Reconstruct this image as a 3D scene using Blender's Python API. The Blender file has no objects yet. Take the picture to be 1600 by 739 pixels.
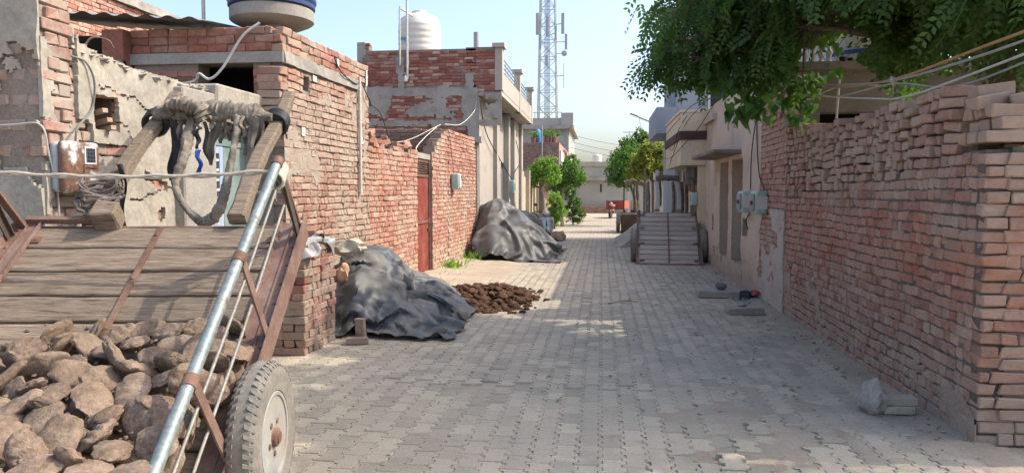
import bpy, bmesh, math, random
import numpy as np
from mathutils import Vector, Matrix, noise as _mn

SC = bpy.context.scene
COL = SC.collection
RAD = math.radians

# ------------------------------------------------------------------ camera
cam_data = bpy.data.cameras.new('camera')
cam_data.sensor_width = 36.0
cam_data.lens = 36.0 * 1164.0 / 1600.0
cam_data.clip_start = 0.05
cam_data.clip_end = 2000.0
cam = bpy.data.objects.new('camera', cam_data)
COL.objects.link(cam)
cam.location = (0.0, 0.0, 1.6)
cam.rotation_euler = (RAD(90.0 - 3.49), 0.0, RAD(6.858))
SC.camera = cam

# ------------------------------------------------------------------ world + sun
SUN_EL = 47.0          # degrees above the horizon
SUN_AZ = 12.0          # degrees from +X (right of the street) towards +Y (up the street)
world = bpy.data.worlds.new('World')
SC.world = world
world.use_nodes = True
wn = world.node_tree
bg = wn.nodes['Background']
sky = wn.nodes.new('ShaderNodeTexSky')
sky.sky_type = 'NISHITA'
sky.sun_disc = False
sky.sun_elevation = RAD(SUN_EL)
sky.sun_rotation = RAD(90.0 - SUN_AZ)
sky.altitude = 200.0
sky.air_density = 1.0
sky.dust_density = 4.6
sky.ozone_density = 1.5
wn.links.new(sky.outputs['Color'], bg.inputs['Color'])
bg.inputs['Strength'].default_value = 0.15

sun_data = bpy.data.lights.new('sun', 'SUN')
sun_data.energy = 2.0
sun_data.angle = RAD(0.6)
sun_data.color = (1.0, 0.90, 0.76)
sun = bpy.data.objects.new('sun', sun_data)
COL.objects.link(sun)
_el, _az = RAD(SUN_EL), RAD(SUN_AZ)
_dir = Vector((math.cos(_el) * math.cos(_az), math.cos(_el) * math.sin(_az), math.sin(_el)))
sun.rotation_euler = _dir.to_track_quat('Z', 'Y').to_euler()
sun.location = (20, 5, 30)

SC.view_settings.view_transform = 'Standard'
SC.view_settings.look = 'None'
SC.view_settings.gamma = 1.0
SC.view_settings.use_curve_mapping = False
SC.view_settings.exposure = 1.27
SC.render.engine = 'CYCLES'
SC.cycles.max_bounces = 6
SC.cycles.diffuse_bounces = 4
SC.cycles.glossy_bounces = 3
SC.cycles.transparent_max_bounces = 8
SC.cycles.use_denoising = True

# ------------------------------------------------------------------ helpers
RN = random.Random(11)
rng = np.random.default_rng(11)
WLOC = {}
CAMP = np.array([0, 0, 1.6])
_yaw, _pit = RAD(6.858), RAD(3.49)
_fw = np.array([-math.sin(_yaw) * math.cos(_pit), math.cos(_yaw) * math.cos(_pit), -math.sin(_pit)])
_rt = np.array([math.cos(_yaw), math.sin(_yaw), 0.0])
_up = np.cross(_rt, _fw)

def in_view(p, margin=0.03):
    """Does a world point fall into the photograph? (only used to pick which bricks become single objects)"""
    v = np.asarray(p, float) - CAMP
    z = v @ _fw
    if z < 0.3:
        return False
    return abs(v @ _rt / z) < 800 / 1164 + margin and abs(v @ _up / z) < 369.5 / 1164 + margin

def _hash(i, j, k, seed):
    h = (i * 374761393 + j * 668265263 + k * 2147483647 + seed * 974711) & 0x7fffffff
    h = ((h ^ (h >> 13)) * 1274126177) & 0x7fffffff
    h = ((h ^ (h >> 16)) * 668265263) & 0x7fffffff
    return (h ^ (h >> 15)) / 0x7fffffff * 2 - 1

def vnoise(p, seed=0):
    p = np.asarray(p, float)
    i = np.floor(p).astype(np.int64)
    f = p - i
    f = f * f * (3 - 2 * f)
    out = 0
    for dx in (0, 1):
        for dy in (0, 1):
            for dz in (0, 1):
                w = (f[..., 0] if dx else 1 - f[..., 0]) * (f[..., 1] if dy else 1 - f[..., 1]) * (f[..., 2] if dz else 1 - f[..., 2])
                out = out + w * _hash(i[..., 0] + dx, i[..., 1] + dy, i[..., 2] + dz, seed)
    return out

def fbm(p, octv=3, seed=0):
    p = np.asarray(p, float)
    a, s, t = 0, 1.0, 0.0
    for o in range(octv):
        a = a + s * vnoise(p * (2 ** o) + o * 17.3, seed + o)
        t += s
        s *= 0.5
    return a / t

def n1(x, y=0.0, z=0.0, seed=0):
    return _mn.noise(Vector((x + .31, y + .17, z + seed * 13.71)))

class MB:
    """collects shapes of one part"""
    def __init__(s):
        s.v, s.f, s.n = [], [], 0
    def add(s, v, f):
        v = np.asarray(v, float).reshape(-1, 3)
        s.v.append(v)
        n = s.n
        s.f.extend([tuple(i + n for i in q) for q in f])
        s.n += len(v)
        return s
    def box(s, x0, x1, y0, y1, z0, z1):
        v = [(x, y, z) for x in (x0, x1) for y in (y0, y1) for z in (z0, z1)]
        return s.add(v, [(0, 1, 3, 2), (4, 6, 7, 5), (0, 4, 5, 1), (2, 3, 7, 6), (0, 2, 6, 4), (1, 5, 7, 3)])
    def obox(s, c, a, b, d):
        """box by centre and three half vectors"""
        c, a, b, d = (np.asarray(q, float) for q in (c, a, b, d))
        v = [c + i * a + j * b + k * d for i in (-1, 1) for j in (-1, 1) for k in (-1, 1)]
        return s.add(v, [(0, 1, 3, 2), (4, 6, 7, 5), (0, 4, 5, 1), (2, 3, 7, 6), (0, 2, 6, 4), (1, 5, 7, 3)])
    def bar(s, p, q, w, h, upv=(0, 0, 1)):
        p, q = np.asarray(p, float), np.asarray(q, float)
        t = (q - p); L = np.linalg.norm(t); t = t / L
        u = np.asarray(upv, float)
        if abs(t @ u) > 0.95:
            u = np.array([0, 1.0, 0]) if abs(t[1]) < .9 else np.array([1.0, 0, 0])
        a = np.cross(t, u); a /= np.linalg.norm(a)
        b = np.cross(a, t)
        return s.obox((p + q) / 2, t * L / 2, a * w / 2, b * h / 2)
    def tube(s, pts, r, seg=8, caps=True):
        pts = np.asarray(pts, float)
        m = len(pts)
        r = np.full(m, r) if np.isscalar(r) else np.asarray(r, float)
        tan = np.gradient(pts, axis=0)
        tan /= np.linalg.norm(tan, axis=1)[:, None] + 1e-9
        ref = np.array([0, 0, 1.0]) if abs(tan[0][2]) < .9 else np.array([1.0, 0, 0])
        V = []
        a = np.cross(tan[0], ref); a /= np.linalg.norm(a)
        for k in range(m):
            a = a - tan[k] * (a @ tan[k]); a /= np.linalg.norm(a) + 1e-9
            b = np.cross(tan[k], a)
            for j in range(seg):
                t = 2 * math.pi * j / seg
                V.append(pts[k] + r[k] * (math.cos(t) * a + math.sin(t) * b))
        F = []
        for k in range(m - 1):
            for j in range(seg):
                j2 = (j + 1) % seg
                F.append((k * seg + j, k * seg + j2, (k + 1) * seg + j2, (k + 1) * seg + j))
        if caps:
            F.append(tuple(range(seg))[::-1])
            F.append(tuple((m - 1) * seg + j for j in range(seg)))
        return s.add(V, F)
    def lathe(s, prof, seg=24, c=(0, 0, 0), axis=2, wob=None):
        """profile of (radius, height) turned round an axis through c"""
        V, F = [], []
        m = len(prof)
        for (r, h) in prof:
            for j in range(seg):
                t = 2 * math.pi * j / seg
                rr = r if wob is None else r * wob(t, h)
                p = [rr * math.cos(t), rr * math.sin(t), h]
                if axis == 0:
                    p = [h, p[0], p[1]]
                elif axis == 1:
                    p = [p[1], h, p[0]]
                V.append((p[0] + c[0], p[1] + c[1], p[2] + c[2]))
        for k in range(m - 1):
            for j in range(seg):
                j2 = (j + 1) % seg
                F.append((k * seg + j, k * seg + j2, (k + 1) * seg + j2, (k + 1) * seg + j))
        if prof[0][0] > 1e-4:
            F.append(tuple(range(seg))[::-1])
        if prof[-1][0] > 1e-4:
            F.append(tuple((m - 1) * seg + j for j in range(seg)))
        return s.add(V, F)
    def grid(s, P, thick=None):
        """sheet from an (n, m, 3) array of points"""
        P = np.asarray(P, float)
        n, m = P.shape[:2]
        F = [(i * m + j, (i + 1) * m + j, (i + 1) * m + j + 1, i * m + j + 1) for i in range(n - 1) for j in range(m - 1)]
        return s.add(P.reshape(-1, 3), F)
    def xf(s, M):
        M = np.array(M)
        s.v = [v @ M[:3, :3].T + M[:3, 3] for v in s.v]
        return s
    def mesh(s, name, smooth=False, off=None):
        me = bpy.data.meshes.new(name)
        V = np.concatenate(s.v) if s.v else np.zeros((0, 3))
        if off is not None:
            V = V - np.asarray(off)
        me.from_pydata(V.tolist(), [], s.f)
        if smooth:
            me.polygons.foreach_set('use_smooth', np.ones(len(me.polygons), bool))
            if smooth != 'all':
                me.set_sharp_from_angle(angle=RAD(smooth if smooth is not True else 40))
        me.update()
        return me

def fast_mesh(name, V, F, smooth=False):
    """V (n,3), F (m,k) arrays"""
    me = bpy.data.meshes.new(name)
    V = np.asarray(V, np.float32); F = np.asarray(F, np.int32)
    k = F.shape[1]
    me.vertices.add(len(V)); me.vertices.foreach_set('co', V.ravel())
    me.loops.add(F.size); me.loops.foreach_set('vertex_index', F.ravel())
    me.polygons.add(len(F)); me.polygons.foreach_set('loop_start', np.arange(0, F.size, k, dtype=np.int32))
    if smooth:
        me.polygons.foreach_set('use_smooth', np.ones(len(F), bool))
    me.update(calc_edges=True)
    me.validate()
    return me

LABELS = set()
def thing(name, label, cat, loc=(0, 0, 0), group=None, kind=None, matrix=None):
    o = bpy.data.objects.new(name, None)
    o.empty_display_size = 0.1
    COL.objects.link(o)
    if matrix is not None:
        o.matrix_world = matrix
        WLOC[o] = np.zeros(3)
    else:
        o.location = loc
        WLOC[o] = np.array(loc, float)
    tag(o, label, cat, group, kind)
    return o

def tag(o, label=None, cat=None, group=None, kind=None):
    if label: o['label'] = label
    if cat: o['category'] = cat
    if group: o['group'] = group
    if kind: o['kind'] = kind
    return o

def link(name, me, mat, parent=None, smooth=False):
    o = bpy.data.objects.new(name, me)
    COL.objects.link(o)
    if mat is not None and len(me.materials) == 0:
        me.materials.append(mat)
    if parent is not None:
        o.parent = parent
        WLOC[o] = WLOC.get(parent, np.zeros(3))
    else:
        WLOC[o] = np.zeros(3)
    return o

def part(name, mb, mat, parent, smooth=False, label=None, kind=None):
    """a part whose shapes are given in world coordinates (or in the thing's own frame when the thing has a matrix)"""
    me = mb.mesh(name, smooth, off=WLOC[parent])
    o = link(name, me, mat, parent)
    if label: o['label'] = label
    if kind: o['kind'] = kind
    return o

def solo(name, mb, mat, label, cat, loc, smooth=False, group=None, kind=None):
    """a thing that is one mesh, its origin at loc"""
    me = mb.mesh(name, smooth, off=loc)
    o = link(name, me, mat)
    o.location = loc
    WLOC[o] = np.array(loc, float)
    return tag(o, label, cat, group, kind)

def srgb(r, g, b):
    f = lambda c: (c / 255 / 12.92) if c / 255 <= 0.04045 else ((c / 255 + 0.055) / 1.055) ** 2.4
    return (f(r), f(g), f(b))

# ------------------------------------------------------------------ materials
class Mat:
    def __init__(s, name):
        s.m = bpy.data.materials.new(name)
        s.m.use_nodes = True
        s.t = s.m.node_tree
        s.b = s.t.nodes['Principled BSDF']
        s._pos = None
    def node(s, typ, **kw):
        n = s.t.nodes.new(typ)
        for k, v in kw.items():
            setattr(n, k, v)
        return n
    def put(s, sock, v):
        if v is None:
            return
        if hasattr(v, 'is_output') or isinstance(v, bpy.types.NodeSocket):
            s.t.links.new(v, sock)
        else:
            if sock.type == 'RGBA' and len(v) == 3:
                v = (*v, 1.0)
            sock.default_value = v
    def geo(s):
        if s._pos is None:
            s._pos = s.node('ShaderNodeNewGeometry')
        return s._pos
    def pos(s):
        return s.geo().outputs['Position']
    def obj(s):
        return s.node('ShaderNodeTexCoord').outputs['Object']
    def island(s):
        """one random value for each piece, single objects and joined pieces alike"""
        a = s.geo().outputs['Random Per Island']
        b = s.node('ShaderNodeObjectInfo').outputs['Random']
        return s.math('FRACT', s.math('ADD', a, b))
    def noise(s, scale, detail=3, rough=0.55, vec=None, dist=0.0):
        n = s.node('ShaderNodeTexNoise')
        n.inputs['Scale'].default_value = scale
        n.inputs['Detail'].default_value = detail
        n.inputs['Roughness'].default_value = rough
        n.inputs['Distortion'].default_value = dist
        s.put(n.inputs['Vector'], vec if vec is not None else s.pos())
        return n.outputs['Fac']
    def vor(s, scale, vec=None, feature='F1'):
        n = s.node('ShaderNodeTexVoronoi', feature=feature)
        n.inputs['Scale'].default_value = scale
        s.put(n.inputs['Vector'], vec if vec is not None else s.pos())
        return n.outputs['Distance']
    def scaled(s, sc, vec=None, rot=(0, 0, 0)):
        n = s.node('ShaderNodeMapping')
        n.inputs['Scale'].default_value = sc
        n.inputs['Rotation'].default_value = rot
        s.put(n.inputs['Vector'], vec if vec is not None else s.pos())
        return n.outputs['Vector']
    def ramp(s, fac, stops, interp='LINEAR'):
        n = s.node('ShaderNodeValToRGB')
        cr = n.color_ramp
        cr.interpolation = interp
        while len(cr.elements) < len(stops):
            cr.elements.new(0.5)
        for e, (p, c) in zip(cr.elements, stops):
            e.position = p
            e.color = (*c, 1.0) if len(c) == 3 else c
        s.put(n.inputs['Fac'], fac)
        return n.outputs['Color']
    def rng(s, fac, a, b, c=0.0, d=1.0):
        n = s.node('ShaderNodeMapRange')
        n.inputs['From Min'].default_value = a; n.inputs['From Max'].default_value = b
        n.inputs['To Min'].default_value = c; n.inputs['To Max'].default_value = d
        s.put(n.inputs['Value'], fac)
        return n.outputs['Result']
    def mix(s, fac, a, b, blend='MIX'):
        n = s.node('ShaderNodeMix', data_type='RGBA', blend_type=blend)
        s.put(n.inputs[0], fac); s.put(n.inputs[6], a); s.put(n.inputs[7], b)
        return n.outputs[2]
    def math(s, op, a, b=None):
        n = s.node('ShaderNodeMath', operation=op)
        s.put(n.inputs[0], a)
        if b is not None:
            s.put(n.inputs[1], b)
        return n.outputs[0]
    def z(s):
        n = s.node('ShaderNodeSeparateXYZ')
        s.put(n.inputs[0], s.pos())
        return n.outputs['Z']
    def bump(s, h, strength=0.4, dist=0.01, nrm=None):
        n = s.node('ShaderNodeBump')
        n.inputs['Strength'].default_value = strength
        n.inputs['Distance'].default_value = dist
        s.put(n.inputs['Height'], h)
        if nrm is not None:
            s.put(n.inputs['Normal'], nrm)
        return n.outputs['Normal']
    def out(s, col, rough=0.9, nrm=None, metal=0.0, spec=0.3):
        s.put(s.b.inputs['Base Color'], col)
        s.put(s.b.inputs['Roughness'], rough)
        s.put(s.b.inputs['Metallic'], metal)
        s.b.inputs['Specular IOR Level'].default_value = spec
        if nrm is not None:
            s.put(s.b.inputs['Normal'], nrm)
        return s.m

def mottled(name, cols, scale=2.0, fine=45.0, fine_amt=0.35, bump=0.35, bdist=0.008, rough=0.92, metal=0.0, stain=None, zdirt=None,
            vec=None, spec=0.3, stretch=None, island=0.0):
    """colour patches at a large scale, fine grain, optional stains (colour, scale, lo, hi) and dirt near a height (colour, z0, z1)"""
    k = Mat(name)
    p = k.obj() if vec == 'object' else k.pos()
    ps = k.scaled(stretch, p) if stretch else p
    n = k.noise(scale, 5, 0.6, ps)
    m = len(cols)
    col = k.ramp(n, [(0.3 + 0.4 * i / max(1, m - 1), c) for i, c in enumerate(cols)])
    g = k.noise(fine, 4, 0.65, ps)
    col = k.mix(fine_amt, col, k.ramp(g, [(0.3, (0.45,) * 3), (0.7, (1.35,) * 3)]), 'MULTIPLY')
    if island:
        col = k.mix(island, col, k.ramp(k.island(), [(0, (0.55,) * 3), (1, (1.4,) * 3)]), 'MULTIPLY')
    if stain:
        for (sc, ssc, lo, hi) in (stain if isinstance(stain, list) else [stain]):
            col = k.mix(k.rng(k.noise(ssc, 6, 0.62, ps), lo, hi), col, sc)
    if zdirt:
        dc, z0, z1 = zdirt
        f = k.rng(k.math('ADD', k.z(), k.math('MULTIPLY', k.noise(3.0, 4), 0.5 * (z1 - z0) / max(.01, abs(z1 - z0)) * abs(z1 - z0))), z0, z1, 0.85, 0.0)
        col = k.mix(f, col, dc)
    hh = k.math('ADD', k.math('MULTIPLY', n, 0.6), k.math('MULTIPLY', g, 0.5))
    return k.out(col, rough, k.bump(hh, bump, bdist), metal, spec)

def brick_mat(name, cols, dust, dust_lo, dust_hi, dscale=1.6, zbands=None, bright=1.0):
    """bricks: colour by piece, burnt and pale patches, mortar and dust smears; zbands: list of (colour, z0, z1, strength) for washes at a height"""
    k = Mat(name)
    r = k.island()
    m = len(cols)
    col = k.ramp(r, [(i / (m - 1), tuple(q * bright for q in c)) for i, c in enumerate(cols)])
    g = k.noise(28, 5, 0.7)
    col = k.mix(0.55, col, k.ramp(g, [(0.28, (0.4,) * 3), (0.72, (1.5,) * 3)]), 'MULTIPLY')
    if zbands:
        wob = k.math('MULTIPLY', k.math('SUBTRACT', k.noise(1.3, 4), 0.5), 0.9)
        zz = k.math('ADD', k.z(), wob)
        for (c, z0, z1, st) in zbands:
            mid = (z0 + z1) / 2; hw = (z1 - z0) / 2
            f = k.rng(k.math('ABSOLUTE', k.math('SUBTRACT', zz, mid)), hw * 0.55, hw, st, 0.0)
            f = k.math('MULTIPLY', f, k.rng(k.noise(7, 4, 0.7), 0.35, 0.6, 0.25, 1.0))
            col = k.mix(f, col, c)
    col = k.mix(k.rng(k.noise(3.1, 7, .7), .60, .74, 0, .6), col, tuple(.42 * q for q in cols[0]))
    col = k.mix(k.rng(k.noise(5.7, 7, .72, k.scaled((1, 1, 1.6))), .62, .72, 0, .55), col, (.50, .44, .37))
    d = k.noise(dscale, 7, 0.68)
    col = k.mix(k.rng(d, dust_lo, dust_hi, 0.0, 0.82), col, dust)
    hh = k.math('ADD', g, k.math('MULTIPLY', k.noise(90, 3), 0.5))
    return k.out(col, 0.93, k.bump(hh, 0.5, 0.006), 0.0, 0.2)

def plain(name, col, rough=0.6, metal=0.0, var=0.25, scale=14.0, bump=0.15, spec=0.4, vec=None):
    k = Mat(name)
    p = k.obj() if vec == 'object' else k.pos()
    n = k.noise(scale, 4, 0.6, p)
    c = k.mix(var, col, k.ramp(n, [(0.3, (0.4,) * 3), (0.7, (1.4,) * 3)]), 'MULTIPLY')
    return k.out(c, rough, k.bump(n, bump, 0.004), metal, spec)

# ------------------------------------------------------------------ bricks
def cbox(l, w, h, c=0.006, jit=0.0, seed=0):
    """box with every edge chamfered: 24 vertices, 26 faces"""
    r = np.random.default_rng(seed)
    V, idx = [], {}
    for sx in (-1, 1):
        for sy in (-1, 1):
            for sz in (-1, 1):
                off = r.uniform(-jit, jit, 3)
                cc = c * r.uniform(0.6, 1.7)
                for a in range(3):
                    p = np.array([sx * l / 2, sy * w / 2, sz * h / 2])
                    for b in range(3):
                        if b != a:
                            p[b] -= (sx, sy, sz)[b] * cc
                    idx[(sx, sy, sz, a)] = len(V)
                    V.append(p + off)
    F = []
    for a in range(3):
        o = [q for q in range(3) if q != a]
        for s in (-1, 1):
            q = []
            for (s1, s2) in ((-1, -1), (1, -1), (1, 1), (-1, 1)):
                k = [0, 0, 0]; k[a] = s; k[o[0]] = s1; k[o[1]] = s2
                q.append(idx[(*k, a)])
            F.append(tuple(q))
    for a in range(3):                     # edges along axis a
        o = [q for q in range(3) if q != a]
        for s1 in (-1, 1):
            for s2 in (-1, 1):
                k0 = [0, 0, 0]; k0[a] = -1; k0[o[0]] = s1; k0[o[1]] = s2
                k1 = list(k0); k1[a] = 1
                F.append((idx[(*k0, o[0])], idx[(*k1, o[0])], idx[(*k1, o[1])], idx[(*k0, o[1])]))
    for sx in (-1, 1):
        for sy in (-1, 1):
            for sz in (-1, 1):
                F.append(tuple(idx[(sx, sy, sz, a)] for a in range(3)))
    V = np.array(V)
    # make every face look outwards
    F2 = []
    for q in F:
        p = V[list(q)]
        nn = np.cross(p[1] - p[0], p[2] - p[0])
        F2.append(q if nn @ p.mean(0) > 0 else q[::-1])
    return V, F2

BR_S = [cbox(.225, .10, .070, .0065, (.0045, .009, .006, .011, .005, .008)[i], i) for i in range(6)]          # stretchers
BR_H = [cbox(.105, .22, .070, .0065, (.0045, .009, .006, .010, .005, .008)[i], 20 + i) for i in range(6)]      # headers
BRICK_MESH = {}
def brick_mesh(kind, i, mat):
    key = (kind, i, mat.name)
    if key not in BRICK_MESH:
        v, f = (BR_S if kind == 'S' else BR_H)[i]
        b = MB(); b.add(v, f)
        me = b.mesh('brick_' + kind)
        me.materials.append(mat)
        BRICK_MESH[key] = me
    return BRICK_MESH[key]

def place_bricks(T, bricks, mat, nmax=300, single='brick', mass='brick_mass', minpx=0.0):
    """bricks: list of (4x4 world matrix, kind, variant). The nmax that show largest become single objects, the rest one mesh"""
    key = []
    for (M, kd, i) in bricks:
        p = M[:3, 3]
        dist = np.linalg.norm(p - CAMP)
        key.append(dist if in_view(p) else dist + 1000)
    order = np.argsort(key, kind='stable')
    off = WLOC[T]
    rest = MB()
    cnt = 0
    for o in order:
        M, kd, i = bricks[o]
        if cnt < nmax and key[o] < 1000:
            b = bpy.data.objects.new(single, brick_mesh(kd, i, mat))
            COL.objects.link(b)
            b.parent = T
            L = M.copy(); L[:3, 3] -= off
            b.matrix_local = Matrix(L.tolist())
            cnt += 1
        else:
            v, f = (BR_S if kd == 'S' else BR_H)[i]
            rest.add(v @ M[:3, :3].T + M[:3, 3], f)
    if rest.n:
        part(mass, rest, mat, T, kind='stuff')

def bmat(c, t, nrm, up=(0, 0, 1), sx=1, sy=1, sz=1):
    M = np.eye(4)
    M[:3, 0] = np.asarray(t) * sx; M[:3, 1] = np.asarray(nrm) * sy; M[:3, 2] = np.asarray(up) * sz
    M[:3, 3] = c
    return M

def free_runs(u0, u1, holes):
    runs = [(u0, u1)]
    for (a, b) in holes:
        nr = []
        for (p, q) in runs:
            if b <= p or a >= q:
                nr.append((p, q))
            else:
                if a > p: nr.append((p, a))
                if b < q: nr.append((b, q))
        runs = nr
    return [(p, q) for p, q in runs if q - p > .02]

def wall_bricks(p0, p1, z0, top, side=1, openings=(), seed=0, course=.08, out=.012, jit=.004, start=(0, 0), end=(0, 0), hfrac=0.5,
                rot=0.006, skip=None, mortar=.0065, wave=.007):
    """bricks of one wall face from p0 to p1 (x, y); outward normal = side * left of the direction; returns a list for place_bricks"""
    r = random.Random(seed)
    p0, p1 = np.array(p0, float), np.array(p1, float)
    L = np.linalg.norm(p1 - p0)
    t = np.array([*(p1 - p0) / L, 0])
    nr = side * np.array([-t[1], t[0], 0])
    topf = top if callable(top) else (lambda u: top)
    res = []
    zmax = max(topf(L * i / 60) for i in range(61))
    k = 0
    while z0 + k * course + .05 < zmax:
        zc = z0 + (k + .5) * course
        holes = [(a, b) for (a, b, c, d) in openings if c < zc < d]
        header_row = (k % 2 == 0)
        for (a, b) in free_runs(start[k % 2], L - end[k % 2], holes):
            u = a
            first = True
            while u < b - .03:
                head = (r.random() < hfrac) if hfrac not in (0, 1) else hfrac == 1
                if hfrac == 0.5:
                    head = header_row if r.random() < .8 else not header_row
                ln = (.105 if head else .225) * r.uniform(.93, 1.05)
                if first and not header_row and r.random() < .7:
                    ln *= .6
                first = False
                if u + ln > b: ln = b - u
                if b - (u + ln) < .06: ln = b - u
                uc = u + ln / 2
                if zc + .04 < topf(uc) + r.uniform(-.01, .01) and not (skip and skip(uc, zc)):
                    base = .105 if head else .225
                    dep = .22 if head else .10
                    w = out - dep / 2 + r.uniform(-jit, jit)
                    an = r.uniform(-rot, rot); tl = r.uniform(-rot, rot)
                    tt = t * math.cos(an) + nr * math.sin(an)
                    tt = tt * math.cos(tl) + np.array([0, 0, 1]) * math.sin(tl)
                    nn = np.cross(np.array([0, 0, 1]), tt); nn /= np.linalg.norm(nn)
                    if nn @ nr < 0:
                        tt, nn = -tt, -nn
                    up = np.cross(tt, nn)
                    c = np.array([*(p0 + t[:2] * uc), zc + wave * (n1(uc * 1.1, k * .22, seed) * 1.6 + n1(uc * 5, k * .7, seed + 3) * .6) + r.uniform(-.003, .003)]) + nr * (w + .008 * n1(uc * 1.6, zc * 2.5, seed + 7))
                    res.append((bmat(c, tt, nn, up, max(.04, ln - mortar) / base, 1.0, (course - mortar) / .07 * r.uniform(.90, 1.03)), 'H' if head else 'S', r.randrange(6)))
                u += ln
        k += 1
    return res

def wall_core(mb, p0, p1, z0, top, thick, side=1, openings=(), step=0.3, inset=0.0):
    """mortar body of a wall behind its bricks, open where doors and windows are"""
    p0, p1 = np.array(p0, float), np.array(p1, float)
    L = np.linalg.norm(p1 - p0)
    t = np.array([*(p1 - p0) / L, 0]); nr = side * np.array([-t[1], t[0], 0])
    topf = top if callable(top) else None
    cuts = {0.025, L - 0.025}
    for (a, b, c, d) in openings:
        cuts |= {min(max(a, 0), L), min(max(b, 0), L)}
    if topf:
        cuts |= set(np.arange(step, L, step).tolist())
    cuts = sorted(cuts)
    for a, b in zip(cuts[:-1], cuts[1:]):
        if b - a < 1e-4: continue
        um = (a + b) / 2
        zt = topf(um) - .03 if topf else top
        holes = [(c, d) for (oa, ob, c, d) in openings if oa < um < ob]
        for (za, zb) in free_runs(z0, zt, holes):
            c = np.array([*(p0 + t[:2] * um), (za + zb) / 2]) - nr * (thick / 2 + inset)
            mb.obox(c, t * (b - a) / 2, nr * thick / 2, np.array([0, 0, (zb - za) / 2]))
    return mb

def plaster_sheet(mb, p0, p1, z0, z1, side=1, keep=None, step=.04, thick=.02, off=.0, rough=.004, seed=0, rscale=6.0, top=None):
    """a coat of plaster on a wall face; keep(u, z) tells where it still holds. Broken edges have thickness"""
    p0, p1 = np.array(p0, float), np.array(p1, float)
    L = np.linalg.norm(p1 - p0)
    t = np.array([*(p1 - p0) / L, 0]); nr = side * np.array([-t[1], t[0], 0])
    nu, nz = max(1, int(round(L / step))), max(1, int(round((z1 - z0) / step)))
    U, Z = np.meshgrid(np.linspace(0, L, nu + 1), np.linspace(z0, z1, nz + 1), indexing='ij')
    uc, zc = (U[:-1, :-1] + U[1:, 1:]) / 2, (Z[:-1, :-1] + Z[1:, 1:]) / 2
    K = np.ones_like(uc, bool) if keep is None else keep(uc, zc)
    if top is not None:
        K &= zc < top(uc)
    # loose edges wander a little
    q = np.stack([U * rscale, Z * rscale, np.zeros_like(U) + seed], -1)
    W = off + thick + rough * fbm(q, 4, seed) * 2
    J = step * .35
    Kp = np.pad(K, 1)
    full = Kp[:-1, :-1] & Kp[1:, :-1] & Kp[:-1, 1:] & Kp[1:, 1:]
    inner = np.zeros_like(full); inner[1:-1, 1:-1] = True
    jm = (~full) & inner
    U = U + np.where(jm, rng.uniform(-J, J, U.shape), 0); Z = Z + np.where(jm, rng.uniform(-J, J, U.shape), 0)
    base = np.array([*p0, 0.0])
    Pf = base + U[..., None] * t + Z[..., None] * np.array([0, 0, 1]) + W[..., None] * nr
    Pb = base + U[..., None] * t + Z[..., None] * np.array([0, 0, 1]) + np.full_like(W, off - .004)[..., None] * nr
    m = nz + 1
    N = (nu + 1) * m
    F = []
    def vid(i, j): return i * m + j
    ii, jj = np.nonzero(K)
    for i, j in zip(ii.tolist(), jj.tolist()):
        a, b, c, d = vid(i, j), vid(i + 1, j), vid(i + 1, j + 1), vid(i, j + 1)
        F.append((a, b, c, d))
        if i == 0 or not K[i - 1, j]: F.append((a, d, d + N, a + N))
        if i == nu - 1 or not K[i + 1, j]: F.append((b, b + N, c + N, c))
        if j == 0 or not K[i, j - 1]: F.append((a, a + N, b + N, b))
        if j == nz - 1 or not K[i, j + 1]: F.append((d, c, c + N, d + N))
    if side * 1 < 0:
        F = [q[::-1] for q in F]
    V = np.concatenate([Pf.reshape(-1, 3), Pb.reshape(-1, 3)])
    used = np.unique(np.array([i for q in F for i in q])) if F else np.array([], int)
    remap = -np.ones(len(V), int); remap[used] = np.arange(len(used))
    mb.add(V[used], [tuple(remap[i] for i in q) for q in F])
    return mb

def in_rects(u, z, rects):
    k = np.zeros_like(u, bool)
    for (a, b, c, d) in rects:
        k |= (u > a) & (u < b) & (z > c) & (z < d)
    return k

# ------------------------------------------------------------------ lumps, cloth, cable
def lump(rx, ry, rz, sub=2, rough=.25, fscale=1.5, seed=0, flat=None):
    bm = bmesh.new()
    bmesh.ops.create_icosphere(bm, subdivisions=sub, radius=1.0)
    V = np.array([v.co[:] for v in bm.verts])
    F = [tuple(v.index for v in f.verts) for f in bm.faces]
    bm.free()
    k = 1 + rough * fbm(V * fscale + seed * 7.7, 3, seed)
    V = V * k[:, None] * np.array([rx, ry, rz])
    return V, F

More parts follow.
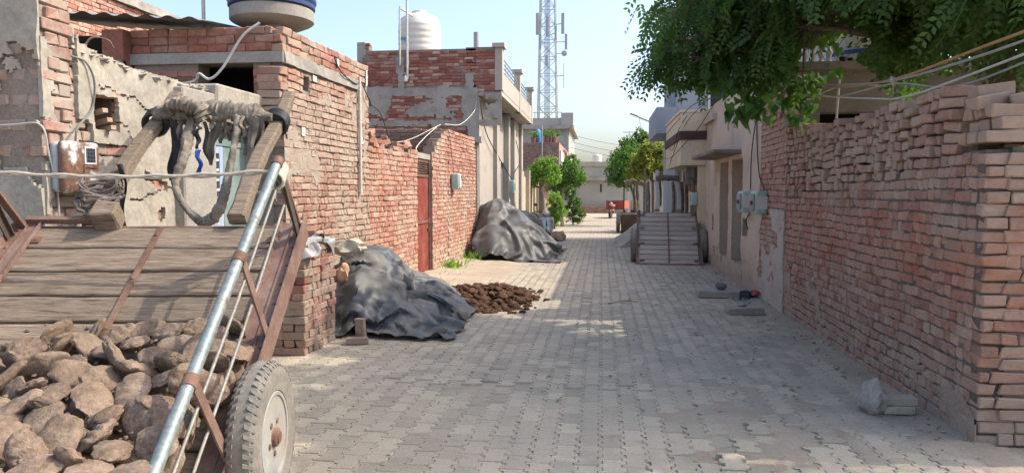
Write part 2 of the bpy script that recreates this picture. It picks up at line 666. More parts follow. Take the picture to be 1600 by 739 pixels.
def drape(x0, x1, y0, y1, hf, n=(60, 50), over=1.2, steps=140, seed=0, lift=.05, rough=.05, edge=None, fric=.8, stiff=.3):
    """lets a slack sheet fall over the heap hf(x, y); returns the grid of points"""
    r = np.random.default_rng(seed)
    nx, ny = n
    X, Y = np.meshgrid(np.linspace(x0, x1, nx), np.linspace(y0, y1, ny), indexing='ij')
    P = np.stack([X, Y, np.zeros_like(X)], -1)
    P[..., 2] = hf(X, Y) + lift
    q = np.stack([X * 3, Y * 3, X * 0 + seed], -1)
    P[..., 0] += .08 * fbm(q, 3, seed) * over
    P[..., 1] += .08 * fbm(q + 9, 3, seed + 5) * over
    P[..., 2] += rough * (1 + fbm(q * 1.3 + 4, 3, seed + 9))
    dx, dy = (x1 - x0) / (nx - 1) * over, (y1 - y0) / (ny - 1) * over
    V = np.zeros_like(P)
    dt = 1.0
    g = np.array([0, 0, -.0018])
    def con(a, b, rest, k):
        d = P[b] - P[a]
        l = np.linalg.norm(d, axis=-1, keepdims=True) + 1e-9
        c = d * (1 - rest / l) * .5 * k
        P[a] += c; P[b] -= c
    S = np.s_
    dg = math.hypot(dx, dy)
    for it in range(steps):
        V = V * .93 + g
        old = P.copy()
        P += V
        for _ in range(5):
            for o in (0, 1):
                a = S[o:nx - 1:2, :]; b = S[o + 1:nx:2, :]
                m_ = min(P[a].shape[0], P[b].shape[0])
                con(S[o:o + 2 * m_:2, :], S[o + 1:o + 1 + 2 * m_:2, :], dx, 1)
                m_ = (ny - o) // 2
                con(S[:, o:o + 2 * m_:2], S[:, o + 1:o + 1 + 2 * m_:2], dy, 1)
                m_ = (nx - o) // 2
                con(S[o:o + 2 * m_:2, :-1], S[o + 1:o + 1 + 2 * m_:2, 1:], dg, .5)
                con(S[o:o + 2 * m_:2, 1:], S[o + 1:o + 1 + 2 * m_:2, :-1], dg, .5)
            con(S[:-2, :], S[2:, :], 2 * dx, stiff); con(S[:, :-2], S[:, 2:], 2 * dy, stiff)
            con(S[:-4, :], S[4:, :], 4 * dx, .10); con(S[:, :-4], S[:, 4:], 4 * dy, .10)
            H = hf(P[..., 0], P[..., 1]) + .012
            hit = P[..., 2] < H
            P[..., 2] = np.where(hit, H, P[..., 2])
            P[..., :2] = np.where(hit[..., None], old[..., :2] + (P[..., :2] - old[..., :2]) * (1 - fric), P[..., :2])
        V = np.clip(P - old, -.03, .03)
    return P

def cable(pts, sag=0.0, n=14):
    pts = np.asarray(pts, float)
    out = []
    for a, b in zip(pts[:-1], pts[1:]):
        for i in range(n):
            t = i / n
            p = a + (b - a) * t
            p[2] -= sag * 4 * t * (1 - t)
            out.append(p)
    out.append(pts[-1])
    return np.array(out)

def smooth_path(pts, n=8):
    pts = np.asarray(pts, float)
    P = np.vstack([2 * pts[0] - pts[1], pts, 2 * pts[-1] - pts[-2]])
    out = []
    for i in range(1, len(P) - 2):
        for k in range(n):
            t = k / n
            out.append(.5 * ((2 * P[i]) + (-P[i - 1] + P[i + 1]) * t + (2 * P[i - 1] - 5 * P[i] + 4 * P[i + 1] - P[i + 2]) * t * t + (-P[i - 1] + 3 * P[i] - 3 * P[i + 1] + P[i + 2]) * t ** 3))
    out.append(pts[-1])
    return np.array(out)
# ------------------------------------------------------------------ shared materials
def lx(y):                      # line of the house fronts on the left
    return -3.45 + (y - 7.82) * 0.0356
DUST = (0.36, 0.29, 0.22)
M_MORTAR = mottled('mortar_grey', [(.19, .155, .128), (.30, .25, .205)], 3, 60, .5, .6, .01)
M_MORTAR_DK = mottled('mortar_dark', [(.085, .07, .058), (.17, .14, .118)], 3, 60, .5, .6, .01)
M_CEMENT = mottled('cement_render', [(.25, .24, .215), (.36, .34, .30), (.30, .275, .24)], 1.1, 30, .3, .35, .006, stain=[((.17, .16, .14), 2.3, .58, .75)])
M_CONC = mottled('concrete', [(.27, .25, .22), (.37, .35, .31)], 2.2, 50, .4, .5, .006, stain=[((.15, .14, .125), 3.0, .55, .8)])
M_DARK = plain('shade_and_valve_black', (.018, .016, .015), .95, 0, .3)  # near black: shade behind openings put into colour, also the black valves
M_WIRE = plain('black_cable', (.03, .03, .032), .6, 0, .2)
M_WIRE_W = plain('pale_cable', (.5, .48, .44), .6, 0, .3)
M_PVC = plain('pvc_pipe', (.55, .53, .48), .45, 0, .3)
M_STEEL = plain('galvanised_steel', (.42, .45, .47), .38, .85, .35, 20)
M_RUST = mottled('rusty_steel', [(.10, .058, .042), (.19, .105, .075), (.24, .16, .12)], 6, 60, .5, .5, .004, .75, .25)
M_METERG = mottled('meter_green_plastic', [(.30, .42, .38), (.40, .50, .46)], 5, 40, .2, .1, .003, .5)
M_GLASS = plain('dark_window_glass', (.03, .035, .04), .12, 0, .1)

# ------------------------------------------------------------------ ground and street
k = Mat('earth')
e1 = k.noise(0.9, 6, .65); e2 = k.noise(24, 5, .7)
M_EARTH = k.out(k.mix(.5, k.ramp(e1, [(.3, (.25, .19, .135)), (.7, (.40, .32, .235))]), k.ramp(e2, [(.3, (.5,) * 3), (.7, (1.35,) * 3)]), 'MULTIPLY'), .96, k.bump(k.math('ADD', e1, e2), .6, .02), 0, .1)
k = Mat('sand_dust')
e1 = k.noise(1.7, 6, .65); e2 = k.noise(60, 5, .75)
M_SAND = k.out(k.mix(.45, k.ramp(e1, [(.3, (.32, .265, .20)), (.7, (.45, .38, .295))]), k.ramp(e2, [(.3, (.5,) * 3), (.7, (1.3,) * 3)]), 'MULTIPLY'), .96, k.bump(k.math('ADD', e1, e2), .7, .012), 0, .1)

G0 = MB(); G0.box(-300, 300, -120, 600, -.6, -.10)
g = link('ground', G0.mesh('ground'), M_EARTH); tag(g, kind='structure')

BL, BW = .226, .141             # one interlocking block: along the street, across it
def block_outline():
    a = .0135
    w = [(0, -a), (.21, -a), (.27, a), (.73, a), (.79, -a), (1.0, -a)]
    ys, xs = [], []
    for h in (0, 1):
        for (t, x) in (w[:-1] if h == 0 else w):
            ys.append((h + t) * BL / 2); xs.append(x)
    return np.array(xs), np.array(ys)
def block_mesh(seed):
    r = np.random.default_rng(seed)
    xs, ys = block_outline()
    g = .0028
    left = np.stack([xs - BW / 2 + g, np.clip(ys, g, BL - g)], 1); right = np.stack([xs + BW / 2 - g, np.clip(ys, g, BL - g)], 1)
    ring = np.concatenate([right, left[::-1]]) - np.array([0, BL / 2])
    c = ring.mean(0)
    ins = ring + (c - ring) / np.linalg.norm(c - ring, axis=1)[:, None] * .006
    m = len(ring)
    zt = r.normal(0, .0007, m)
    V = np.concatenate([np.c_[ins, zt], np.c_[ring + r.normal(0, .0008, ring.shape), np.full(m, -.006)], np.c_[ring, np.full(m, -.04)]])
    F = [tuple(range(m))]
    for i in range(m):
        i2 = (i + 1) % m
        F.append((i, m + i, m + i2, i2)); F.append((m + i, 2 * m + i, 2 * m + i2, m + i2))
    return V, F
k = Mat('paving_block')
isl = k.island()
big = k.noise(.42, 5, .6); mid = k.noise(1.7, 6, .65); fin = k.noise(75, 4, .7)
col = k.ramp(isl, [(0, (.295, .262, .20)), (.35, (.35, .31, .235)), (.7, (.395, .347, .26)), (1, (.445, .39, .292))])
col = k.mix(k.rng(big, .48, .66, 0, .5), col, (.275, .265, .24))
col = k.mix(k.rng(mid, .47, .72, 0, .7), col, (.44, .375, .28))
col = k.mix(k.rng(k.noise(4.5, 6, .7), .58, .72, 0, .55), col, (.17, .148, .122))
col = k.mix(k.rng(k.noise(1.1, 5, .6, k.scaled((2.2, .16, 1))), .50, .68, 0, .55), col, (.46, .39, .295))
col = k.mix(.5, col, k.ramp(fin, [(.3, (.55,) * 3), (.7, (1.35,) * 3)]), 'MULTIPLY')
M_BLOCK = k.out(col, k.rng(mid, .3, .7, .62, .9), k.bump(k.math('ADD', fin, k.math('MULTIPLY', mid, .6)), .5, .004), 0, .35)
k = Mat('paving_far')
br = k.node('ShaderNodeTexBrick')
k.put(br.inputs['Vector'], k.scaled((1, 1, 1), k.pos(), (0, 0, math.pi / 2)))
br.inputs['Scale'].default_value = 1.0
br.inputs['Brick Width'].default_value = BL; br.inputs['Row Height'].default_value = BW
br.inputs['Mortar Size'].default_value = .004
br.inputs['Color1'].default_value = (.32, .285, .23, 1); br.inputs['Color2'].default_value = (.42, .37, .30, 1); br.inputs['Mortar'].default_value = (.13, .11, .09, 1)
mid = k.noise(1.3, 6, .65)
M_FAR = k.out(k.mix(k.rng(mid, .45, .72, 0, .75), br.outputs['Color'], (.345, .285, .215)), .85, k.bump(br.outputs['Fac'], .3, .004), 0, .3)

st = bpy.data.objects.new('paved_street', None); COL.objects.link(st); WLOC[st] = np.zeros(3)
tag(st, kind='structure')
b = MB(); b.box(-6.5, 4.5, -3, 24.4, -.09, -.0065)
part('sand_bed', b, M_SAND, st)
b = MB(); b.box(-4.2, 4.2, 24.4, 60, -.09, -.001)
part('far_paving', b, M_FAR, st)
variants = [block_mesh(i) for i in range(5)]
bl_me = []
for v, f in variants:
    q = MB(); q.add(v, f); me = q.mesh('paving_block'); me.materials.append(M_BLOCK); bl_me.append(me)
SUNK = {}
blocks = []
rb = random.Random(5)
for i in range(-44, 18):
    x = (i + .5) * BW
    for j in range(8, 108):
        y = j * BL + (BL / 2 if i % 2 else 0)
        if x < -3.9 or x > 2.42:
            if not (x > 2.42 and y < 5.2) and not (x < -3.9 and y < 4.9):
                continue
        dz = .005 * n1(x * .8, y * .8, 0, 3) + .013 * n1(x * .25, y * .25, 0, 9) + rb.gauss(0, .0018)
        tx, ty = rb.gauss(0, .012), rb.gauss(0, .012)
        if rb.random() < .012: tx += rb.gauss(0, .05); ty += rb.gauss(0, .05); dz -= .004
        # a ridge of settled blocks across the street and a broken patch near the right wall
        dr = y - (6.15 + .12 * n1(x * 1.3, 0, 0, 4))
        if -1.9 < x < .5 and abs(dr) < .12:
            ty -= .05; dz += .006
        pd = math.hypot(x - .95, (y - 5.0) * .8)
        if pd < .55:
            dz += rb.gauss(-.004, .010); tx += rb.gauss(0, .05); ty += rb.gauss(0, .05)
        blocks.append((math.hypot(x, y) if in_view((x, y, 0), 0) else 999, x, y, dz, tx, ty, rb.randrange(5), rb.gauss(0, .006), rb.random() < .5))
blocks.sort()
mass = MB()
for q, (ds, x, y, dz, tx, ty, vi, rz, flip) in enumerate(blocks):
    Mx = Matrix.Translation((x, y, dz)) @ Matrix.Rotation(tx, 4, 'Y') @ Matrix.Rotation(ty, 4, 'X') @ Matrix.Rotation(rz, 4, 'Z')
    if q < 300 and ds < 900:
        o = bpy.data.objects.new('paving_block', bl_me[vi]); COL.objects.link(o); o.parent = st
        o.matrix_local = Mx
    else:
        A = np.array(Mx); v, f = variants[vi]
        mass.add(v @ A[:3, :3].T + A[:3, 3], f)
part('paving_mass', mass, M_BLOCK, st, kind='stuff')

# drifted sand and dust lying over the blocks
def dirt_h(X, Y):
    q = np.stack([X, Y, X * 0], -1)
    nz = fbm(q * 1.6, 5, 31)
    nf = fbm(q * 9, 3, 37)
    lxv = -3.45 + (Y - 7.82) * .0356
    left = np.clip(1 - (X - lxv) / (1.55 + .5 * nz), 0, 1) * np.clip((Y - 8.6) / 1.6, 0, 1) * np.clip((19.5 - Y) / 2.0, 0, 1)
    left2 = np.clip(1 - (X - lxv) / .5, 0, 1)
    right = np.clip(1 - (2.36 - X) / (.33 + .25 * nz), 0, 1)
    pat = np.clip(1 - np.hypot((X - .25) / .95, (Y - 12.6) / 1.1), 0, 1)
    pat2 = np.clip(1 - np.hypot((X - 1.65) / .8, (Y - 11.6) / 2.2), 0, 1)
    return -.022 + .072 * np.sqrt(left) + .03 * left2 + .040 * np.sqrt(right) + .024 * np.sqrt(pat) + .026 * np.sqrt(pat2) + .016 * nz + .007 * nf
xs = np.arange(-4.0, 2.44, .055); ys = np.arange(4.0, 26.0, .055)
X, Y = np.meshgrid(xs, ys, indexing='ij')
Hh = dirt_h(X, Y)
nx, ny = X.shape
idx = np.arange(nx * ny).reshape(nx, ny)
okc = np.maximum.reduce([Hh[:-1, :-1], Hh[1:, :-1], Hh[:-1, 1:], Hh[1:, 1:]]) > -.016
F = np.stack([idx[:-1, :-1], idx[1:, :-1], idx[1:, 1:], idx[:-1, 1:]], -1)[okc]
V = np.stack([X, Y, Hh], -1).reshape(-1, 3)
used = np.unique(F); rm = -np.ones(len(V), int); rm[used] = np.arange(len(used))
o = link('sand_drift', fast_mesh('sand_drift', V[used], rm[F], True), M_SAND); tag(o, 'pale sand and dust drifted over the paving along the walls', 'sand', kind='stuff')
# ================================================================== LEFT SIDE
# ------------------------------------------------------------------ crumbling plastered wall behind the cart
MX = -3.78
MY0, MY1 = 4.66, 7.80
M_MUD = mottled('old_plaster', [(.255, .235, .20), (.37, .34, .285), (.31, .285, .24)], 1.6, 26, .4, .9, .012,
                stain=[((.41, .33, .26), 2.1, .56, .74), ((.18, .17, .155), 3.7, .60, .78)])
M_SMEAR = mottled('mortar_smear', [(.30, .255, .205), (.37, .315, .255)], 5, 50, .4, .6, .006)
M_OLDBRICK = brick_mat('old_brick', [(.25, .13, .10), (.32, .17, .13), (.37, .24, .185), (.29, .185, .15)], (.33, .30, .255), .38, .58, 3.4)
mw = thing('ruined_wall', 'crumbling grey plastered wall with broken brick pillar behind the loaded cart', 'wall', (MX, 6.2, 0))
def mtop(u):
    u = np.asarray(u, float)
    y = MY0 + u
    t = np.interp(y, [4.66, 4.98, 5.02, 5.6, 6.6, 7.2, 7.8], [3.1, 3.1, 2.66, 2.58, 2.57, 2.60, 2.64])
    return t + .03 * fbm(np.stack([y * 5, y * 0, y * 0], -1), 3, 5)
op = [(5.15 - MY0, 5.45 - MY0, 2.07, 2.33), (6.80 - MY0, 7.86 - MY0, -.2, 2.40), (4.66 - MY0, 4.99 - MY0, -.2, 3.3)]
cm = MB(); wall_core(cm, (MX, MY0), (MX, MY1), 0, lambda u: float(mtop(u)), .26, -1, op, .12, .03)
cm.box(MX - .27, MX - .20, 5.10, 5.50, 2.0, 2.4)       # back of the niche
part('wall_core', cm, M_MORTAR_DK, mw)
crk = [(0.55, 1.95, .75, 2.02), (.30, 1.98, .48, 2.06)]
def mkeep(u, z):
    q = np.stack([u * 2.4, z * 2.4, u * 0], -1)
    nn = fbm(q, 4, 61)
    k = ~in_rects(u, z, op)
    k &= ~((u < .50 + .22 * nn) & (z < 2.12 + .25 * nn))                 # plaster gone beside the pillar
    k &= ~((z < 1.98 + .12 * nn) & (z > 1.86 + .10 * nn) & (u > .42) & (u < 1.05 + .1 * nn))
    k &= ~((np.abs(z - (1.72 - .35 * (u - 1.15))) < .05 + .05 * nn) & (u > 1.10) & (u < 1.42))
    k &= ~((np.hypot(u - 1.28, (z - 1.68) * 1.0) < .075 + .05 * nn))
    k &= ~((np.hypot((u - 1.32), (z - 1.40)) < .10 + .12 * nn))
    # cracks
    for (a, c0, sl, ua, ub, sd) in ((.5, 2.42, -.25, .55, 1.35, 3), (.9, 2.12, -.42, .80, 1.20, 4), (.2, 1.55, .08, .9, 1.6, 5)):
        cr = c0 + sl * (u - ua) + .07 * fbm(np.stack([u * 7, u * 0 + sd, u * 0], -1), 3, sd)
        k &= ~((np.abs(z - cr) < .010) & (u > ua) & (u < ub))
    return k
pl = MB(); plaster_sheet(pl, (MX, MY0), (MX, MY1), 0.0, 2.72, -1, mkeep, .02, .035, 0.0, .011, 7, 5.0, mtop)
# plaster wraps the ragged top
for i in range(40):
    y = 5.05 + i * .069 + RN.uniform(-.03, .03)
    zt = float(mtop(y - MY0)) - .03
    v, f = lump(RN.uniform(.06, .11), .14, .025 + .03 * RN.random(), 3, .7, 2.0, i)
    pl.add(v[:, [1, 0, 2]] * np.array([1, 1, 1]) + np.array([MX - .10, y, zt]), f)
part('plaster', pl, M_MUD, mw, smooth=35)
bks = wall_bricks((MX, MY0 + .3), (MX, MY1 - .9), .02, lambda u: float(mtop(u + .3)) - .05, -1, [(.15, .50, 2.07, 2.33)], 41, .088, .006, .008, hfrac=.5, rot=.02, wave=.012)
bks = [q for q in bks if q[0][1, 3] < 6.2]
# pillar of bricks at the wall's near end, two faces showing
rp = random.Random(77)
pz = 0.02
kk = 0
while pz < 3.05:
    hh = .086
    w = .30 + rp.uniform(-.02, .02) + (.05 if 2.25 < pz < 2.45 else 0)
    for a in range(3):
        for b_ in range(2):
            if kk % 2 == 0:
                cx_, cy_, kd = MX - .10 - a * .15, MY0 + .08 + b_ * .16, 'S'
                t_, n_ = np.array([1, 0, 0.]), np.array([0, 1, 0.])
                cx_ = MX + .02 - .11 - a * .23; cy_ = MY0 + .05 + b_ * .13 + .06
            else:
                t_, n_ = np.array([0, 1, 0.]), np.array([-1, 0, 0.])
                kd = 'S'; cx_ = MX + .02 - .055 - a * .12 - b_ * .36; cy_ = MY0 + .16
            if pz > 2.62 and a + b_ > 1 and rp.random() < .5: continue
            push = rp.uniform(-.015, .015)
            res = (bmat((cx_ + push, cy_ + push * .5, pz + hh / 2), t_, n_, (0, 0, 1), 1.0 if kk % 2 == 0 else 1.35, 1.05, 1.1), kd, rp.randrange(6))
            bks.append(res)
    kk += 1
    pz += hh
pc = MB(); pc.box(MX - .72, MX + .002, MY0 + .012, MY0 + .30, 0, 2.98)
part('pillar_core', pc, M_MORTAR, mw)
pm = MB()
def pkeep(u, z):
    nn = fbm(np.stack([u * 3.2, z * 3.2, u * 0 + 4], -1), 4, 71)
    return (nn > .02 + .10 * np.sin(z * 4.0))
plaster_sheet(pm, (MX - .75, MY0), (MX + .02, MY0), 0, 2.98, -1, pkeep, .02, .022, -.002, .012, 9, 5.0)
plaster_sheet(pm, (MX + .005, MY0), (MX + .005, MY0 + .34), 0, 2.98, -1, lambda u, z: fbm(np.stack([u * 4, z * 4, u * 0 + 8], -1), 4, 75) > .16, .02, .024, 0.0, .010, 10, 5.0)
part('pillar_plaster', pm, M_MUD, mw, smooth=35)
place_bricks(mw, bks, M_OLDBRICK, 260)
# sticks poking out of the niche
wm = mottled('weathered_stick', [(.33, .22, .15), (.45, .32, .23)], 6, 60, .4, .3, .004)
for i, (dy, dz, l) in enumerate([(0, 0, .24), (.05, -.065, .26), (.09, -.12, .2)]):
    b = MB(); b.bar((MX - .2, 5.28 + dy, 2.16 + dz), (MX + .10, 5.20 + dy, 2.20 + dz), .045, .032)
    part('stick', b, wm, mw)
# concrete door post and lintel
b = MB(); b.add(*cbox(.20, .56, 2.52, .015, .006, 3)); b.xf(np.array(Matrix.Translation((MX + .035, 6.47, 1.26))))
part('door_post', b, M_CONC, mw)
b = MB(); b.add(*cbox(.24, 1.05, .27, .02, .012, 8)); b.xf(np.array(Matrix.Translation((MX + .015, 7.30, 2.49))))
part('lintel', b, M_MUD, mw)
# painted steel door set back in the wall
M_TEAL = mottled('faded_teal_paint', [(.13, .20, .195), (.19, .26, .25), (.27, .31, .295)], 3, 40, .3, .2, .004, .6)
M_BLUEP = mottled('pale_blue_paint', [(.30, .38, .52), (.42, .48, .60)], 4, 40, .3, .15, .003, .55)
M_WHITEP = mottled('chalky_white_paint', [(.50, .50, .49), (.62, .61, .58)], 3, 40, .3, .2, .003, .7)
DX = MX - .10
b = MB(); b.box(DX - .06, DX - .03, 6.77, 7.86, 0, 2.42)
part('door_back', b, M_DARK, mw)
b = MB()
b.box(DX - .02, DX + .03, 6.78, 6.83, 0, 2.38); b.box(DX - .02, DX + .03, 7.75, 7.80, 0, 2.38); b.box(DX - .02, DX + .028, 6.83, 7.75, 2.30, 2.38); b.box(DX - .02, DX + .027, 6.83, 7.75, 2.06, 2.11)
part('door_frame', b, M_TEAL, mw)
dl = MB()
dl.box(DX - .01, DX + .016, 6.83, 7.27, .03, 1.54); dl.box(DX - .01, DX + .018, 6.83, 6.89, 1.54, 2.06); dl.box(DX - .01, DX + .018, 7.20, 7.27, 1.54, 2.06); dl.box(DX - .01, DX + .017, 6.89, 7.20, 1.98, 2.06)
dleaf = part('door', dl, M_BLUEP, mw, label='pale blue steel door leaf with a barred window')
for i in range(4):
    b = MB(); b.box(DX - .004, DX + .012, 6.89, 7.20, 1.60 + i * .10, 1.625 + i * .10)
    part('window_bar', b, M_WHITEP, dleaf)
b = MB(); b.box(DX - .01, DX + .015, 7.28, 7.75, .03, 2.06)
part('door_panel', b, M_TEAL, mw)
b = MB(); b.box(DX - .012, DX + .004, 6.83, 7.75, 2.11, 2.30)
part('transom', b, M_TEAL, mw)

# rusted electric meter on the pillar
me_t = thing('meter_box', 'rusty white electric meter box on the crumbling brick pillar', 'meter box', (MX + .03, 4.88, 1.59))
k = Mat('rusted_enamel')
nn = k.noise(5.5, 5, .6)
M_ENAMEL = k.out(k.mix(k.rng(nn, .42, .50), k.ramp(k.noise(16, 4), [(.3, (.36, .37, .36)), (.7, (.50, .52, .52))]), k.ramp(k.noise(30, 4), [(.3, (.085, .045, .032)), (.7, (.20, .105, .068))])), .6, k.bump(nn, .3, .004), 0, .4)
def rbox(sx, sy, sz, r, seg=3):
    bm = bmesh.new()
    bmesh.ops.create_cube(bm, size=1)
    for v in bm.verts: v.co = Vector((v.co.x * sx, v.co.y * sy, v.co.z * sz))
    bmesh.ops.bevel(bm, geom=list(bm.edges), offset=r, segments=seg, affect='EDGES', profile=.5)
    V = np.array([v.co[:] for v in bm.verts]); bm.verts.index_update()
    F = [tuple(v.index for v in f.verts) for f in bm.faces]
    bm.free()
    return V, F
v, f = rbox(.07, .355, .345, .03)
b = MB(); b.add(v + np.array([MX + .055, 4.88, 1.765]), f)
part('housing', b, plain('meter_grey', (.36, .40, .42), .5), me_t, smooth=50)
v, f = rbox(.07, .37, .365, .034)
b = MB(); b.add(v + np.array([MX + .115, 4.88, 1.765]), f)
cov = part('cover', b, M_ENAMEL, me_t, smooth=50)
b = MB(); b.box(MX + .148, MX + .157, 4.885, 5.005, 1.79, 1.915)
part('window_frame', b, M_WHITEP, cov)
b = MB(); b.box(MX + .157, MX + .1595, 4.898, 4.992, 1.803, 1.902)
part('glass', b, M_GLASS, cov)
b = MB()
for i in range(3): b.box(MX + .1597, MX + .1622, 4.9 + .03 * i, 4.903 + .03 * i, 1.805, 1.90)
for i in range(3): b.box(MX + .1597, MX + .1622, 4.9, 4.99, 1.822 + .028 * i, 1.825 + .028 * i)
part('grid', b, plain('grid_lead', (.10, .12, .14), .5), cov)
b = MB(); b.box(MX + .149, MX + .158, 4.875, 4.885, 1.62, 1.785); b.box(MX + .149, MX + .158, 4.885, 5.02, 1.765, 1.775)
part('door_seam', b, M_RUST, cov)
b = MB(); b.tube(smooth_path([(MX + .09, 4.88, 1.94), (MX + .10, 4.9, 2.05), (MX + .05, 5.12, 2.2), (MX + .07, 5.13, 2.4), (MX + .06, 5.06, 2.53), (MX + .02, 4.96, 2.56)], 8), .008, 6)
solo('service_cable', b, plain('grey_cable', (.16, .17, .15), .6), 'dark grey cable curling up the crumbling wall from the rusty meter', 'cable', (MX + .09, 4.98, 1.94), True)
b = MB(); b.tube(smooth_path([(-4.5, 4.62, 2.02), (-3.95, 4.61, 2.045), (MX + .04, 4.62, 2.04), (MX + .045, 4.68, 1.85), (MX + .05, 4.74, 1.6), (MX + .04, 4.76, 1.4)], 8), .006, 6)
solo('thin_wire', b, M_WIRE_W, 'thin pale wire stapled round the brick pillar beside the meter', 'cable', (MX, 4.62, 2.0), True)

# ------------------------------------------------------------------ red brick house on the left, its side along the street
M_RED1 = brick_mat('salmon_brick', [(.24, .105, .075), (.31, .15, .108), (.36, .195, .145), (.40, .27, .20)], (.36, .30, .235), .40, .66, 1.0,
                   [((.33, .295, .245), 1.7, 3.0, .6), ((.37, .305, .235), -.6, .9, .6)])
M_RED1F = brick_mat('red_brick_front', [(.24, .10, .07), (.31, .135, .10), (.38, .20, .15)], (.36, .30, .25), .50, .72, 2.2)
h1 = thing('brick_house', 'low red brick house carrying a dark blue roof tank, plastic pipe on its side', 'house', (-3.45, 7.82, 0))
A, B = (lx(7.82), 7.82), (lx(10.5), 10.5)
L1 = math.hypot(B[0] - A[0], B[1] - A[1])
holes = [(.50, .68, 2.72, 2.97)]
cm = MB()
wall_core(cm, A, B, 0, 3.34, .24, -1, [(.50, .68, 2.76, 2.93)], inset=.006)
cm.box(-3.75, -3.60, 8.3, 8.6, 2.7, 3.0)
wall_core(cm, (-5.2, 7.82), (-3.56, 7.82), 0, 3.34, .24, -1, [(.78, 1.42, 2.2, 2.99)], inset=.006)
cm.box(-5.2, -3.55, 10.2, 10.45, 0, 3.3)
cm.box(-5.2, -5.0, 8.0, 10.2, 0, 3.3)
part('wall', cm, M_MORTAR, h1)
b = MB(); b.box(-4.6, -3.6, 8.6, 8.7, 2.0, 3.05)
part('room_shade_sheet', b, M_DARK, h1)  # black sheet standing in for the shade inside the room
b = MB(); b.box(-5.0, -3.62, 8.06, 10.2, 3.06, 3.16)
part('roof', b, M_CONC, h1)
side_low = wall_bricks(A, B, 0, 2.99, -1, holes, 3, .08, .010, .005, start=(0, .115), rot=.012, wave=.010)
side_up = wall_bricks(A, B, 3.11, 3.39, -1, (), 4, .09, .010, .007, start=(0, .115), hfrac=.25, rot=.02)
fr = wall_bricks((-5.2, 7.82), (lx(7.82), 7.82), 2.2, 2.99, -1, [(.78, 1.42, 2.2, 3.0)], 5, .08, .010, .004, end=(.115, 0), hfrac=.2)
fr2 = wall_bricks((-5.2, 7.82), (lx(7.82), 7.82), 3.11, 3.39, -1, (), 6, .09, .010, .005, end=(.115, 0), hfrac=.15)
# toothed quoin bricks standing proud at the near corner
for i in range(8):
    z = 2.30 + i * .085
    for j in range(2):
        side_low.append((bmat((-3.46 + .02 * (i % 2) - .115 + .0, 7.80 + j * .10 - .03, z), (1, 0, 0), (0, 1, 0), (0, 0, 1), 1.15, 1.0, 1.12), 'S', (i + j) % 6))
place_bricks(h1, side_low + side_up, M_RED1, 330)
place_bricks(h1, fr + fr2, M_RED1F, 110, mass='front_brick_mass')
b = MB()
plaster_sheet(b, A, (lx(10.1), 10.1), 2.985, 3.115, -1, lambda u, z: fbm(np.stack([u * 4, z * 9, u * 0], -1), 3, 15) > -.45 + .28 * (u > 1.9), .02, .035, 0, .012, 3, 7)
b.box(-5.2, lx(7.82) + .02, 7.79, 7.83, 2.992, 3.108)
part('cement_band', b, M_CONC, h1, smooth=30)
# cement smeared over the brickwork low down and near the corner
b = MB()
def smear(u, z):
    n_ = fbm(np.stack([u * 1.5, z * 1.5, u * 0 + 3], -1), 5, 25)
    return ((n_ > .24) & (z > 1.0) & (z < 2.9)) | ((n_ > .08) & (z < .9)) | ((n_ > .1) & (np.abs(u - 2.35) < .18)) | ((u < .12 + .1 * n_) & (z < 2.1))
plaster_sheet(b, A, B, 0.0, 2.95, -1, smear, .025, .0025, .0075, .005, 5, 14)
part('cement_smear', b, M_SMEAR, h1, smooth=30)
b = MB(); b.tube([(lx(10.05) + .045, 10.05, 1.55), (lx(10.05) + .045, 10.05, 3.16)], .022, 10)
part('plastic_pipe', b, M_PVC, h1, smooth=50)
b = MB()
for (y, z) in ((7.78, 3.0),):
    pass
M_MINT = plain('mint_whitewash', (.50, .56, .48), .8)
for i, (u, z, w, h) in enumerate([(8.62, 2.93, .12, .07), (9.35, 3.24, .07, .10), (8.28, 2.28, .10, .10), (10.40, 3.2, .06, .22), (10.2, 2.3, .05, .09), (8.0, 1.45, .1, .06)]):
    b = MB(); b.obox((lx(u) + .021, u, z), (.003, 0, 0), (0, w / 2, 0), (0, 0, h / 2))
    part('pale_paint_dab', b, M_MINT, h1)
# dark blue tank on a round concrete stand
tk = thing('water_tank', 'dark blue water tank on a round concrete stand above the near brick house', 'tank', (-3.84, 8.45, 3.16))
b = MB(); b.box(-4.02, -3.66, 8.25, 8.65, 3.16, 3.56)
part('stand_post', b, M_CONC, tk)
b = MB(); b.lathe([(.34, 3.50), (.45, 3.55), (.475, 3.57), (.475, 3.69), (.46, 3.705), (0.001, 3.705)], 32, (-3.84, 8.45, 0))
part('stand_ring', b, M_CONC, tk, smooth=30)
b = MB()
prof = [(.46, 3.706), (.49, 3.72), (.49, 3.76)]
for i in range(8):
    prof += [(.49, 3.77 + i * .10), (.505, 3.79 + i * .10), (.505, 3.83 + i * .10), (.49, 3.85 + i * .10)]
prof += [(.44, 4.75), (.25, 4.9), (.22, 4.98), (.001, 4.99)]
b.lathe(prof, 36, (-3.84, 8.45, 0))
part('tank_body', b, plain('dark_blue_plastic', (.020, .045, .14), .45, 0, .2), tk, smooth=40)
b = MB(); b.tube([(-4.55, 8.2, 3.15), (-4.55, 8.2, 4.1)], .022, 8); b.tube([(-4.55, 8.2, 4.0), (-4.0, 8.35, 4.02), (-3.84 - .40, 8.4, 3.98)], .02, 8)
solo('tank_pipe', b, M_PVC, 'white plastic riser pipe running to the dark blue tank', 'pipe', (-4.55, 8.2, 3.15), True)
